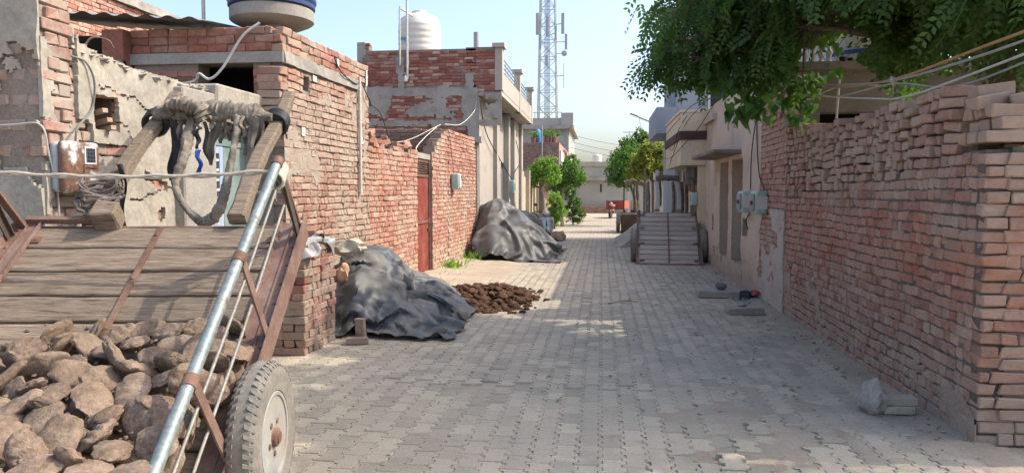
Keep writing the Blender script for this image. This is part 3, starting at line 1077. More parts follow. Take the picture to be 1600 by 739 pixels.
# white hose looping over the wall
b = MB(); b.tube(smooth_path([(-4.85, 7.72, 2.75), (-4.42, 7.70, 2.78), (-4.32, 7.66, 2.86), (-4.2, 7.66, 2.80), (-4.06, 7.68, 2.92), (-3.84, 7.70, 3.25), (-3.66, 7.74, 3.40)], 8), .014, 8)
solo('white_hose', b, M_WHITEP, 'thin white hose looping up over the front of the brick house', 'hose', (-4.4, 7.7, 2.78), True)
# cables slung along the parapet
for i, pts in enumerate([[(lx(9.2) + .03, 9.2, 3.28), (lx(9.4) + .05, 9.4, 3.12), (lx(9.9) + .05, 9.9, 3.05), (lx(10.1) + .05, 10.1, 3.1), (lx(10.4) + .06, 10.45, 2.84)],
                         [(lx(10.4) + .06, 10.45, 2.84), (-3.25, 10.8, 2.72), (-3.35, 11.6, 2.35), (-3.5, 12.3, 2.2)]]):
    b = MB(); b.tube(smooth_path(pts, 8), .008, 6)
    solo('black_cable', b, M_WIRE, ['black cable clipped along the parapet of the near brick house', 'black cable drooping from the house corner to the gate wall'][i], 'cable', pts[0], True)

# ------------------------------------------------------------------ shed with corrugated sheet roof behind
sh = thing('shed', 'dark open shed under a rusty corrugated roof behind the crumbling wall', 'shed', (-5.5, 7.4, 0))
b = MB()
P = []
for i in range(60):
    t = i / 59
    row = []
    for j in range(2):
        x = -6.6 + t * 2.4 + j * .1
        z = 3.53 - .075 * (x - j * .1 + 5.75) + .018 * math.sin(t * 62) + j * .16
        row.append((x, 7.55 + j * 1.6, z))
    P.append(row)
P = np.array(P); b.grid(P); b.grid(P + np.array([0, 0, -.006]))
part('corrugated_roof', b, mottled('dull_zinc', [(.20, .21, .22), (.33, .33, .33)], 3, 40, .3, .2, .003, .6, .4), sh, smooth=60)
b = MB(); b.box(-6.6, -4.9, 8.6, 8.65, 0, 3.5); b.box(-6.62, -6.58, 7.6, 8.6, 0, 3.4)
part('black_sheet', b, plain('black_polythene', (.012, .013, .016), .6, 0, .4), sh)
b = MB(); b.box(-6.6, -5.2, 7.62, 7.72, 2.4, 3.02)
part('blue_grey_wall', b, mottled('blue_grey_cement', [(.16, .165, .18), (.24, .24, .255)], 3, 40, .3, .4, .005), sh)
b = MB(); b.box(-5.45, -5.2, 7.68, 7.9, 2.2, 3.36)
part('pier', b, M_RED1F, sh)
b = MB(); b.tube(smooth_path([(-5.66, 7.5, 2.93), (-5.52, 7.5, 3.15), (-5.42, 7.5, 3.24), (-5.25, 7.5, 3.21), (-5.18, 7.5, 3.12)], 8), [.012] * 20 + [.005] * 13, 6)
solo('dry_twig', b, wm, 'bare forked twig sticking up before the dark shed', 'twig', (-5.66, 7.5, 2.93), True)
# tall brick building at the top left
tb = thing('tall_brick_building', 'tall pale red brick building at the upper left corner of the view', 'building', (-8.6, 10, 0))
M_RED2 = brick_mat('pale_brick', [(.30, .13, .095), (.42, .22, .16), (.50, .31, .235)], (.42, .36, .30), .5, .75, 1.4)
b = MB(); wall_core(b, (-8.6, 6), (-8.6, 14.6), 0, 5.05, .3, -1, inset=.006); b.box(-13, -8.62, 14.3, 14.6, 0, 5.0); b.box(-13, -8.95, 6, 14.3, 4.7, 4.85)
part('wall', b, M_MORTAR, tb)
bk = wall_bricks((-8.6, 6), (-8.6, 14.6), 3.2, 5.08, -1, (), 12, .08, .010, .004)
place_bricks(tb, bk, M_RED2, 120)
b = MB(); plaster_sheet(b, (-8.57, 6), (-8.57, 14.65), 4.96, 5.12, -1, None, .05, .06, 0, .02, 4, 4)
part('cement_coping', b, M_CEMENT, tb)

# ------------------------------------------------------------------ gate wall
M_GATE = brick_mat('gate_brick', [(.27, .115, .08), (.34, .155, .11), (.39, .20, .148), (.43, .28, .21)], (.40, .32, .245), .42, .70, 1.2,
                   [((.50, .40, .29), -.5, .55, .6)])
gw = thing('compound_wall', 'red brick compound wall with a rusty red door, loose bricks on top', 'wall', (lx(12.6), 12.6, 0))
A, B = (lx(10.5), 10.5), (lx(15.2), 15.2)
d0, d1 = 13.0 - 10.5, 14.03 - 10.5
def gtop(u):
    y = 10.5 + u
    return 2.30 + .04 * math.sin(y * 7) * (y < 13) + (.02 if y < 14 else min(.55, max(0, (y - 14.0) * .55)))
op = [(d0, d1, -.2, 2.36)]
b = MB(); wall_core(b, A, B, 0, gtop, .23, -1, op, .25, .006)
part('wall', b, M_MORTAR, gw)
bk = wall_bricks(A, B, 0, gtop, -1, op, 21, .08, .010, .006, rot=.01)
rr = random.Random(4)
for i in range(22):
    y = rr.choice([rr.uniform(10.55, 12.9), rr.uniform(10.6, 11.6)])
    an = rr.uniform(-.9, .9); tl = rr.uniform(-.25, .25) + (.5 if i < 2 else 0)
    t = np.array([math.sin(an) * math.cos(tl), math.cos(an) * math.cos(tl), math.sin(tl)])
    nn = np.cross((0, 0, 1), t); nn /= np.linalg.norm(nn)
    bk.append((bmat((lx(y) - rr.uniform(.04, .18), y, 2.34 + rr.choice([0, 0, .07]) + (.05 if i < 2 else 0)), t, nn, np.cross(t, nn)), 'S', i % 6))
place_bricks(gw, bk, M_GATE, 300)
M_DOOR = mottled('rusty_red_paint', [(.20, .045, .032), (.27, .07, .05), (.33, .12, .09)], 4, 50, .35, .2, .003, .6)
xf = lambda y: lx(y) - .07
dd = MB()
n_r = 18
ya, yb = 13.05, 13.98
P = []
for i in range(n_r * 4 + 1):
    y = ya + (yb - ya) * i / (n_r * 4)
    x = xf(y) + (.008 if (i % 4) in (1, 2) else -.004)
    P.append([(x, y, .06), (x, y, 1.86)])
dd.grid(np.array(P))
door = part('door', dd, M_DOOR, gw, label='rusty red ribbed steel door')
b = MB(); b.box(xf(13.5) + .012, xf(13.5) + .03, 13.05, 13.98, 1.0, 1.05)
part('cross_bar', b, M_RUST, door)
b = MB(); b.tube([(xf(13.9) + .05, 13.86, .98), (xf(13.9) + .05, 13.86, 1.1)], .012, 8); b.lathe([(.001, 0), (.03, .0), (.03, .05), (.001, .05)], 12, (xf(13.9) + .035, 13.88, .84), 2)
part('latch', b, M_RUST, door)
b = MB()
b.box(xf(13) - .03, xf(13) + .03, 13.0, 13.05, 0, 2.18); b.box(xf(14) - .03, xf(14) + .03, 13.98, 14.03, 0, 2.18); b.box(xf(13.5) - .03, xf(13.5) + .03, 13.05, 13.98, 2.13, 2.18); b.box(xf(13.5) - .03, xf(13.5) + .029, 13.05, 13.98, 1.86, 1.91)
part('door_frame', b, M_RUST, gw)
for i in range(5):
    b = MB(); b.box(xf(13.5) - .008, xf(13.5) + .008, 13.06, 13.97, 1.935 + i * .04, 1.95 + i * .04)
    part('grille_bar', b, M_RUST, gw)
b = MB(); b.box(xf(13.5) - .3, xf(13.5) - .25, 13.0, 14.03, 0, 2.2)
part('entry_shade_sheet', b, M_DARK, gw)  # shade behind the gate opening, painted as a black sheet
b = MB(); b.box(xf(13.5) - .16, xf(13.5) + .055, 12.9, 14.13, 2.19, 2.29)
part('lintel', b, M_CONC, gw)

# ------------------------------------------------------------------ taller brick room after the gate
br_ = thing('brick_room', 'taller salmon brick room beside the gate with a cement edge', 'building', (lx(16.7), 16.7, 0))
A, B = (lx(15.2), 15.2), (lx(18.25), 18.25)
b = MB(); wall_core(b, A, B, 0, 2.85, .23, -1, inset=.006); wall_core(b, (-5.6, 15.2), (lx(15.2) - .12, 15.2), 0, 2.85, .22, -1, inset=.006); b.box(-5.5, lx(16) - .3, 15.4, 18.2, 2.7, 2.8)
part('wall', b, M_MORTAR, br_)
bk = wall_bricks(A, B, 0, 2.90, -1, (), 31, .08, .010, .004, start=(0, .115))
place_bricks(br_, bk, M_GATE, 280)
bk = wall_bricks((-5.6, 15.2), A, 1.6, 2.90, -1, (), 32, .08, .010, .004, end=(.115, 0), hfrac=.3)
M_DULL = brick_mat('dull_and_shaded_brick', [(.20, .11, .085), (.27, .16, .12), (.31, .21, .16)], (.25, .22, .19), .45, .7, 1.6)  # duller brick, the cross wall's shade is put into its colour
place_bricks(br_, bk, M_DULL, 110, mass='cross_wall_brick_mass')
b = MB(); b.box(lx(18.2) - .06, lx(18.2) + .05, 18.12, 18.26, 0.0, 2.78); b.box(lx(18.2) - .2, lx(18.2) + .16, 18.0, 18.27, 2.78, 2.92)
part('cement_edge', b, M_CEMENT, br_)
mt = thing('meter_box', 'pale green electric meter box high on the salmon brick room', 'meter box', (lx(15.6), 15.6, 1.62))
v, f = rbox(.16, .26, .34, .025)
b = MB(); b.add(v + np.array([lx(15.6) + .10, 15.6, 1.80]), f)
part('housing', b, M_METERG, mt, smooth=40)
v, f = rbox(.02, .20, .28, .008)
b = MB(); b.add(v + np.array([lx(15.6) + .19, 15.6, 1.80]), f)
part('cover', b, mottled('meter_pale', [(.45, .52, .50), (.55, .60, .58)], 5, 40, .2, .1, .003, .5), mt, smooth=40)
b = MB(); b.box(lx(15.6) + .20, lx(15.6) + .204, 15.63, 15.68, 1.86, 1.92)
part('window', b, M_GLASS, mt)
b = MB(); b.tube(smooth_path([(lx(15.6) + .06, 15.58, 1.97), (lx(15.5) + .03, 15.5, 2.4), (lx(15.3) + .03, 15.28, 2.8), (lx(15.25) - .05, 15.25, 2.93)], 8), .007, 6)
solo('meter_cable', b, M_RUST, 'thin brown cable rising from the green meter up the brick room', 'cable', (lx(15.6) + .06, 15.58, 1.97), True)
for i, pts in enumerate([[(-3.35, 15.1, 2.93), (-3.45, 14.4, 2.65), (-3.5, 13.9, 2.42), (-3.3, 13.2, 2.28)], [(-3.3, 15.15, 2.96), (-3.9, 14.2, 2.55), (-4.4, 12.6, 2.55), (-4.9, 11.2, 2.9)], [(-3.25, 15.3, 2.98), (-3.15, 16.6, 3.1), (-3.1, 18.1, 3.55), (-3.08, 18.25, 3.8)]]):
    b = MB(); b.tube(smooth_path(pts, 8), .009, 6)
    solo('pale_cable', b, M_WIRE_W, ['pale tangled cable hanging over the red gate', 'pale cable drooping behind the gate wall', 'pale cable rising to the corner of the two-storey house'][i], 'cable', pts[0], True)
# ================================================================== two-storey house on the left
def water_tank(name, label, c, r, h, mat, ribs=6, lid=True, vert=False):
    t = thing(name, label, 'tank', c)
    prof = [(r * .97, 0), (r, .03)]
    for i in range(ribs):
        z = h * (.05 + .70 * i / ribs); dz = h * .70 / ribs
        prof += [(r, z), (r * 1.018, z + dz * .2), (r * 1.018, z + dz * .55), (r, z + dz * .75)]
    prof += [(r, h * .76), (r * 1.01, h * .78), (r * .98, h * .80), (r * .90, h * .90), (r * .70, h * .96), (r * .42, h * .985), (r * .40, h), (.001, h)]
    b = MB()
    wob = lambda a, z: 1 + (.022 * abs(math.sin(a * 9)) * max(0, min(1, (z - h * .79) / (h * .06))) * max(0, min(1, (h * .97 - z) / (h * .1))))
    b.lathe(prof, 72, c, 2, wob)
    part('tank_body', b, mat, t, smooth=50)
    if lid:
        b = MB(); b.lathe([(r * .36, h + .002), (r * .36, h + .05), (r * .2, h + .075), (.001, h + .08)], 24, c)
        part('lid', b, mat, t, smooth=40)
    return t
M_TANKW = mottled('cream_tank_plastic', [(.60, .58, .52), (.68, .66, .61)], 2, 30, .12, .1, .003, .45)
h2 = thing('two_storey_house', 'two-storey house with bare brick end wall and grey plastered balcony', 'house', (-3.07, 18.3, 0))
M_H2 = brick_mat('raw_red_brick', [(.20, .075, .06), (.27, .10, .08), (.31, .13, .10), (.46, .33, .27)], (.30, .27, .245), .56, .70, 1.5)
XR = -3.07
b = MB()
wall_core(b, (-6.1, 18.3), (XR, 18.3), 0, lambda u: 5.12 if u > .25 else 5.30, .25, -1, (), .3, .006)
wall_core(b, (XR - .3, 18.3), (-2.46, 18.3), 4.05, 5.12, .2, -1, inset=.006)
b.box(-6.1, XR - .02, 26.3, 26.5, 0, 5.0); b.box(-6.1, -5.9, 18.6, 26.3, 0, 5.0)
part('end_wall', b, M_MORTAR, h2)
def h2top(u):
    return 5.34 if u < .22 else (5.12 if u < .95 else (4.80 if u < 1.32 else 5.12))
bk = wall_bricks((-6.1, 18.3), (-2.46, 18.3), 2.4, h2top, -1, [(3.03, 3.7, 0, 4.06), (0, 3.0, 3.93, 4.17)], 51, .078, .008, .004, hfrac=.35)
place_bricks(h2, bk, M_H2, 300)
b = MB()
def h2k(u, z):
    n_ = fbm(np.stack([u * 1.8, z * 2.2, u * 0 + 2], -1), 5, 91)
    k = (np.abs(z - 4.05) < .13 + .05 * n_) & (u < 3.05)
    k |= (n_ > .12) & (z < 4.0) & (z > 3.3)
    k |= (np.abs(z - 3.28) < .07 + .05 * n_)
    k |= (u > 2.72 + .2 * n_) & (z < 4.1) & (u < 3.03)
    k |= (np.abs(u - 2.85) < .14 + .1 * n_) & (z > 4.0) & (z < 4.5)
    k |= (np.abs(u - 1.12) < .09 + .06 * n_) & (z > 4.0) & (z < 4.9)
    k |= (u < .16 + .06 * n_) & (z > 4.2)
    return k
plaster_sheet(b, (-6.1, 18.3), (-2.46, 18.3), 1.5, 5.30, -1, h2k, .05, .014, .008, .012, 8, 5)
part('cement_patch', b, M_CONC, h2, smooth=30)
# plastered street side with pilasters
M_GREYPL = mottled('grey_plaster', [(.33, .30, .265), (.41, .37, .32), (.36, .33, .29)], .9, 30, .25, .3, .005, stain=[((.24, .22, .20), 1.5, .58, .78)])
ops = [(3.75, 5.15, -.2, 2.45)]
b = MB(); wall_core(b, (XR, 18.31), (XR + .18, 26.5), 0, 4.0, .25, -1, ops); part('street_wall', b, M_GREYPL, h2)
for (y0, y1, d) in ((18.32, 18.62, .05), (20.7, 21.25, .11), (22.6, 23.0, .16), (24.0, 24.35, .14), (26.1, 26.5, .10)):
    b = MB(); x0 = XR + (y0 - 18.3) * .022
    b.box(x0 - .02, x0 + d, y0, y1, 0, 3.92)
    part('pilaster', b, M_GREYPL, h2)
b = MB(); b.box(XR - .1, XR - .04, 22.05, 23.5, 0, 2.44)
part('gate', b, mottled('grey_sheet_gate', [(.16, .17, .18), (.24, .25, .26)], 3, 40, .3, .2, .003, .5, .3), h2)
b = MB(); b.box(XR + .06, XR + .10, 24.4, 25.6, .2, 2.5)
part('window', b, mottled('pale_grey_shutter', [(.36, .38, .40), (.44, .46, .47)], 3, 40, .2, .1, .003, .5), h2)
# balcony slab, upstand, posts and rails
b = MB(); b.box(-6.0, -2.46, 18.32, 26.5, 3.94, 4.06)
part('balcony_slab', b, M_GREYPL, h2)
b = MB(); b.box(-2.56, -2.452, 18.34, 26.4, 4.061, 4.52)
part('balcony_upstand', b, M_GREYPL, h2)
for y in (18.30, 22.3, 26.1):
    b = MB(); b.box(-2.62, -2.44, y - .02, y + .30, 3.94 if y > 19 else 4.07, 5.10)
    p_ = part('balcony_post', b, M_GREYPL, h2)
    b = MB(); b.box(-2.68, -2.38, y - .08, y + .36, 5.101, 5.20)
    part('post_cap', b, M_GREYPL, p_)
for (y0, y1) in ((18.60, 22.28), (22.6, 26.08)):
    for i in range(4):
        b = MB(); b.tube([(-2.51, y0, 4.60 + i * .11), (-2.51, y1, 4.60 + i * .11)], .016, 6)
        part('rail', b, M_STEEL, h2)
    for i in range(9):
        y = y0 + (y1 - y0) * i / 8
        b = MB(); b.tube([(-2.51, y, 4.52), (-2.51, y, 4.95)], .010, 6)
        part('baluster', b, M_STEEL, h2)
b = MB(); b.tube([(-3.3, 19.6, 4.0), (-3.3, 19.6, 5.75)], .075, 12)
part('vent_pipe', b, plain('grey_pipe', (.30, .32, .36), .5), h2, smooth=40)
water_tank('water_tank', 'ribbed white water tank on the roof of the two-storey house', (-4.75, 19.3, 4.65), .545, 1.55, M_TANKW, 7)
b = MB(); b.box(-5.13, -4.96, 18.765, 18.775, 5.42, 5.50)
solo('tank_sticker', b, plain('blue_sticker', (.10, .28, .42), .5), 'small blue sticker stuck on the white roof tank', 'sticker', (-5.05, 18.77, 5.46))
b = MB(); b.tube([(-4.80, 18.22, 4.35), (-4.80, 18.22, 6.6)], .028, 8)
b.tube(smooth_path([(-4.99, 18.24, 4.7), (-4.99, 18.24, 6.02), (-4.95, 18.3, 6.08), (-4.76, 18.6, 5.98)], 6), .022, 8)
solo('roof_pipe', b, M_PVC, 'thin white plastic pipes standing before the white roof tank', 'pipe', (-4.80, 18.22, 4.35), True)
b = MB(); b.lathe([(.0, 0), (.05, .03), (.045, .12), (.02, .16), (0.001, .17)], 8, (-4.84, 18.20, 4.28))
part('cloth_knot', b, M_WHITEP, bpy.data.objects['roof_pipe'])
mt = thing('meter_box', 'green meter box beside the gate of the two-storey house', 'meter box', (-2.9, 22.85, 1.55))
v, f = rbox(.16, .30, .42, .03)
b = MB(); b.add(v + np.array([-2.74, 22.85, 1.72]), f); part('housing', b, M_METERG, mt, smooth=40)
b = MB(); b.box(-2.658, -2.652, 22.75, 22.95, 1.62, 1.84); part('cover', b, M_TEAL, mt)
for i, pts in enumerate([[(-3.03, 18.4, 3.85), (-2.98, 19.2, 3.1), (-2.9, 21.2, 2.5), (-2.75, 22.85, 1.95)], [(-2.9, 25.0, 3.4), (-2.7, 24.6, 2.6), (-2.75, 23.6, 2.2), (-2.75, 22.9, 1.95)]]):
    b = MB(); b.tube(smooth_path(pts, 8), .014, 6)
    solo('slack_cable', b, M_WIRE, ['dark cable sagging under the balcony to the green meter', 'dark cable looping down past the grey shutter'][i], 'cable', pts[0], True)

# ================================================================== farther left side
M_TANW = mottled('tan_plaster', [(.40, .33, .25), (.48, .41, .32)], 1.0, 30, .25, .3, .005, stain=[((.28, .23, .18), 1.6, .58, .78)])
fw_ = thing('boundary_wall', 'tan plastered boundary wall with pillars beyond the two-storey house', 'wall', (-2.9, 29, 0))
b = MB(); b.box(-3.15, -2.95, 26.55, 29.2, 0, 2.15); b.box(-3.1, -2.9, 30.3, 34.5, 0, 2.0)
part('wall', b, M_TANW, fw_)
for y, h in ((26.6, 2.3), (29.0, 2.4), (30.1, 2.35), (31.6, 2.25), (33.0, 2.2)):
    b = MB(); b.box(-3.2, -2.80, y, y + .35, 0, h); part('pillar', b, M_TANW, fw_)
b = MB(); b.box(-3.1, -3.04, 29.36, 30.09, 0, 2.0); part('brick_infill', b, M_DULL, fw_)
h3 = thing('brick_balcony_house', 'brick house with potted plants on its roof behind the left trees', 'house', (-3.5, 34.8, 0))
b = MB(); b.box(-7.5, -1.98, 34.8, 44, 2.42, 3.85); part('upper_wall', b, M_H2, h3)
bk = wall_bricks((-7.5, 34.8), (-1.98, 34.8), 2.56, 3.86, -1, (), 61, .085, .010, .004)
place_bricks(h3, bk, M_DULL, 60)
b = MB(); b.box(-7.6, -1.90, 34.7, 44, 2.26, 2.419); part('floor_slab', b, M_CEMENT, h3)
b = MB(); b.box(-7.4, -2.9, 36.2, 43, 0, 2.26); part('lower_wall', b, M_DULL, h3)
b = MB(); b.box(-1.978, -1.90, 35.2, 38.0, 2.42, 3.5); part('white_panel', b, M_WHITEP, h3)
for i in range(9):
    b = MB(); b.tube([(-1.93, 38.2 + i * .35, 2.42), (-1.93, 38.2 + i * .35, 3.7)], .03, 6); part('railing_post', b, M_RUST, h3)
b = MB(); b.box(-4.6, -4.35, 35.2, 36.0, 3.85, 5.1); part('stair_wall', b, M_H2, h3)
b = MB(); b.tube([(-2.75, 34.6, 2.0), (-2.75, 34.6, 4.6)], .025, 6); part('aerial_pole', b, M_STEEL, h3)
h4 = thing('white_house', 'pale grey two-storey house with parapet below the lattice tower', 'house', (-3, 47, 0))
M_PALE = mottled('hazy_limewash', [(.33, .325, .30), (.40, .39, .36)], 1.0, 30, .2, .2, .004, stain=[((.25, .245, .23), 1.3, .6, .8)])  # paler tones put the haze of distance into the wall colour
b = MB(); b.box(-8, -2.05, 47, 56, 0, 5.45); part('wall', b, M_PALE, h4)
b = MB(); b.box(-8.2, -1.75, 46.6, 56.2, 5.451, 5.65); part('roof_slab', b, M_CEMENT, h4)
b = MB(); b.box(-8.1, -1.9, 46.9, 47.05, 5.651, 6.15); b.box(-2.55, -1.8, 46.8, 47.2, 5.651, 6.45); part('parapet', b, M_PALE, h4)
for i in range(7):
    b = MB(); b.tube([(-7 + i * .7, 47, 6.15), (-7 + i * .7, 47, 6.5)], .025, 6); part('parapet_post', b, M_STEEL, h4)
b = MB(); b.tube([(-7.5, 47, 6.5), (-2.5, 47, 6.5)], .025, 6); part('parapet_rail', b, M_STEEL, h4)
for (x0, x1, z0, z1) in ((-3.75, -3.05, 4.5, 5.15), (-2.7, -2.3, 3.9, 4.6)):
    b = MB(); b.box(x0 - .06, x1 + .06, 46.95, 46.998, z0 - .06, z1 + .06); w_ = part('window', b, M_CEMENT, h4)
    b = MB(); b.box(x0, x1, 46.93, 46.948, z0, z1); part('pane', b, M_GLASS, w_)
    b = MB()
    for q in range(3): b.box(x0 + (x1 - x0) * (q + .5) / 3 - .02, x0 + (x1 - x0) * (q + .5) / 3 + .02, 46.91, 46.928, z0, z1)
    part('bar', b, M_WHITEP, w_)
b = MB(); b.box(-3.05, -2.06, 46.4, 46.998, 3.1, 5.0)
part('porch_wall', b, M_CEMENT, h4)
# house closing the street
fb = thing('far_building', 'cream building with a ledge closing the far end of the street', 'building', (0, 54.8, 0))
b = MB(); b.box(-2.4, 6, 54.8, 62, 0, 3.55); part('wall', b, M_PALE, fb)
b = MB(); b.box(-2.5, 6, 54.3, 54.799, 2.35, 2.55); part('ledge', b, M_CEMENT, fb)
b = MB(); b.box(-2.45, 6, 54.65, 54.799, 3.4, 3.72); part('parapet', b, M_CEMENT, fb)
b = MB(); b.box(-.12, .0, 54.75, 54.799, 1.5, 2.1); part('slot_window', b, M_GLASS, fb)
water_tank('water_tank', 'small pale tank on the roof of the far cream building', (-.35, 56.2, 3.55), .34, .8, M_TANKW, 4, False)
lw = thing('low_brick_wall', 'low brick plinth at the foot of the far cream building', 'wall', (-.6, 54.2, 0))
b = MB(); b.box(-2.2, .9, 54.0, 54.25, 0, .5); part('wall', b, M_DULL, lw)
bk = wall_bricks((-2.2, 54.0), (.9, 54.0), 0, .52, -1, (), 65, .085, .010, .004)
place_bricks(lw, bk, M_DULL, 40)
# lattice telecom tower
tw = thing('lattice_tower', 'tall white lattice telecom tower with panel antennas behind the houses', 'tower', (-5.6, 78, 0))
M_TOWER = plain('hazy_tower_paint', (.36, .375, .39), .5, .2, .2)  # pale bluish tone, distance haze mixed into the paint colour
M_TOWER_R = plain('hazy_tower_red', (.46, .22, .20), .5, .2, .2)  # red paled likewise, with the haze in its colour
def tw_half(z): return .98 - .018 * (z - 8)
TX, TY = -5.65, 78.0
for i, (sx, sy) in enumerate(((-1, -1), (1, -1), (1, 1), (-1, 1))):
    b = MB(); b.tube([(TX + sx * tw_half(z), TY + sy * tw_half(z), z) for z in (0, 12, 24, 36)], .075, 6)
    part('leg', b, M_TOWER, tw)
z = 0.0
bri = 0
while z < 35:
    h = 1.7
    a0, a1 = tw_half(z), tw_half(z + h)
    cs = [(-1, -1), (1, -1), (1, 1), (-1, 1)]
    for s in range(4):
        p, q = cs[s], cs[(s + 1) % 4]
        for (A_, B_, za, zb) in ((p, q, z, z + h), (q, p, z, z + h)):
            b = MB(); b.bar((TX + A_[0] * a0, TY + A_[1] * a0, za), (TX + B_[0] * a1, TY + B_[1] * a1, zb), .045, .045)
            part('brace', b, M_TOWER_R if (bri // 8) % 4 == 1 and s == 0 else M_TOWER, tw); bri += 1
        b = MB(); b.bar((TX + p[0] * a0, TY + p[1] * a0, z), (TX + q[0] * a0, TY + q[1] * a0, z), .05, .05); part('strut', b, M_TOWER, tw)
    z += h
b = MB()
for i in range(5): b.tube([(TX - .25 + i * .12, TY - .6, 0), (TX - .25 + i * .12, TY - .6, 33)], .035, 6)
part('cable_run', b, plain('tower_cable', (.20, .21, .22), .5), tw)
for (x, y, z, w, h) in ((-1.0, -1.0, 18.6, .32, 2.2), (1.6, -.9, 18.6, .34, 2.1), (.1, -1.5, 18.2, .30, 2.0), (1.9, -.2, 16.9, .28, 1.6), (-.7, -1.3, 16.8, .3, 1.5), (.9, -1.3, 17.6, .25, 1.4), (.0, -1.2, 14.9, .3, 1.0), (1.7, -.6, 13.4, .08, 2.6)):
    v, f = rbox(w, .18, h, .05)
    b = MB(); b.add(v + np.array([TX + x, TY + y, z]), f); b.bar((TX + x * .4, TY + y * .4, z), (TX + x, TY + y, z), .07, .07)
    part('antenna_panel', b, M_TOWER, tw)
b = MB(); b.lathe([(.001, .0), (.28, .06), (.30, .14), (.28, .22), (.001, .24)], 18, (TX + 1.75, TY - 1.0, 15.6), 1); b.bar((TX + .9, TY - .8, 15.6), (TX + 1.75, TY - .9, 15.6), .06, .06)
part('dish', b, M_TOWER, tw)

# ================================================================== RIGHT SIDE
# ------------------------------------------------------------------ near brick wall with loose bricks stacked on top
WX, WY0, WY1 = 2.36, 4.93, 9.95
M_RW = brick_mat('worn_red_brick', [(.22, .11, .082), (.28, .14, .104), (.33, .168, .125), (.32, .205, .158), (.385, .27, .205)], (.365, .295, .23), .42, .70, 1.3,
                 [((.44, .135, .065), .75, 1.45, .45), ((.30, .23, .18), -.6, .55, .8), ((.38, .285, .22), 1.5, 2.6, .5)])
rw = thing('brick_wall', 'long worn red brick wall on the right with loose bricks stacked on top', 'wall', (WX, 6.5, 0))
def reg(u):
    return np.interp(u, [0, .36, 1.2, 3.0, 5.02], [1.90, 1.86, 1.78, 1.66, 1.56])
def rtop(u):
    return float(np.interp(u, [0, .3, .5, .9, 1.5, 2.4, 3.4, 4.4, 5.02], [2.06, 2.10, 2.32, 2.26, 2.25, 2.26, 2.30, 2.33, 2.40]) + .035 * n1(u * 5, 0, 0, 8))
b = MB()
wall_core(b, (WX, WY0), (WX, WY1), 0, lambda u: float(reg(u)), .3, 1, (), .25, .004)
wall_core(b, (WX, WY0 + .25), (WX, WY1), 1.5, lambda u: rtop(u) - .10, .16, 1, (), .25, .07)
wall_core(b, (WX + .12, WY0), (5.4, WY0), 0, 1.87, .3, -1, inset=.004)
part('wall', b, M_MORTAR_DK, rw)
bk = wall_bricks((WX, WY0), (WX, WY1), 0, lambda u: float(reg(u)), 1, (), 71, .080, .009, .007, start=(0, .115), rot=.016, hfrac=.88, wave=.013)
bk += wall_bricks((WX, WY0), (5.4, WY0), 0, 1.9, -1, (), 72, .080, .009, .006, start=(.115, 0), hfrac=.25, rot=.014, wave=.009)
r = random.Random(19)
u = 0.42
while u < WY1 - WY0 - .02:                          # loose columns of bricks, laid any way up
    z = math.floor((float(reg(u + .05)) + .004) / .08) * .08 + .002
    soldier = r.random() < .22
    w = .075 if soldier else r.choice([.114] * 6 + [.228])
    zt = rtop(u + w / 2)
    while z < zt - .02:
        mode = 'soldier' if soldier and z < float(reg(u)) + .16 else ('S' if w > .2 else 'H')
        lean = r.gauss(0, .09); yaw_ = r.gauss(0, .13); push = r.gauss(0, .020)
        t = np.array([math.sin(yaw_) * math.cos(lean), math.cos(yaw_) * math.cos(lean), math.sin(lean)])
        nn = np.cross((0, 0, 1), t); nn /= np.linalg.norm(nn); up = np.cross(t, nn)
        if mode == 'soldier':
            h = .11 * r.uniform(.95, 1.05)
            bk.append((bmat((WX + .10 + push, WY0 + u + w / 2, z + h / 2), up * 1, nn, t, .62 * 1.02, 1.0, .95), 'H', r.randrange(6)) if False else (bmat((WX + .095 + push, WY0 + u + w / 2, z + h / 2), up, nn, -t, 1.0, 1.0, 1.0), 'H', r.randrange(6)))
        else:
            h = .074 * r.uniform(.95, 1.12)
            bk.append((bmat((WX + (.045 if mode == 'S' else .10) + push, WY0 + u + w / 2, z + h / 2), t, nn, up, r.uniform(.80, .98), 1.0, r.uniform(.90, 1.04)), mode, r.randrange(6)))
        z += h + r.uniform(0, .006)
    u += w + r.uniform(0, .008)
# the corner: big stretchers laid dry towards the camera
for i, z in enumerate((1.90, 1.978, 2.056)):
    x = WX - .02 + .05 * (i % 2) + .02 * i
    while x < 5.3:
        an = r.gauss(0, .10)
        t = np.array([math.cos(an), math.sin(an), r.gauss(0, .03)]); t /= np.linalg.norm(t); nn = np.cross((0, 0, 1), t); nn /= np.linalg.norm(nn)
        for dy in (0.06, .18, .30):
            bk.append((bmat((x + .115, WY0 + dy + r.gauss(0, .012), z + .037), t, nn, np.cross(t, nn), 1.0, 1.02, 1.06), 'S', r.randrange(6)))
        x += .235
for (x, y, z, an, tl) in ((2.44, 5.12, 2.17, .3, .22), (2.62, 5.12, 2.17, 1.2, .02), (2.46, 5.30, 2.17, 1.4, 0), (2.85, 5.15, 2.17, .1, .05), (2.50, 5.2, 2.245, .1, .1)):
    t = np.array([math.cos(an) * math.cos(tl), math.sin(an) * math.cos(tl), math.sin(tl)]); nn = np.cross((0, 0, 1), t); nn /= np.linalg.norm(nn)
    bk.append((bmat((x, y, z), t, nn, np.cross(t, nn), 1.05, 1.05, 1.1), 'S', r.randrange(6)))
place_bricks(rw, bk, M_RW, 300)
b = MB()
plaster_sheet(b, (WX, WY0), (WX, WY1), 0, 1.7, 1, lambda u, z: (fbm(np.stack([u * 1.4, z * 1.8, u * 0 + 5], -1), 5, 101) > .20 + .6 * np.clip(z - .25, 0, 1)), .025, .0025, .0095, .006, 11, 12)
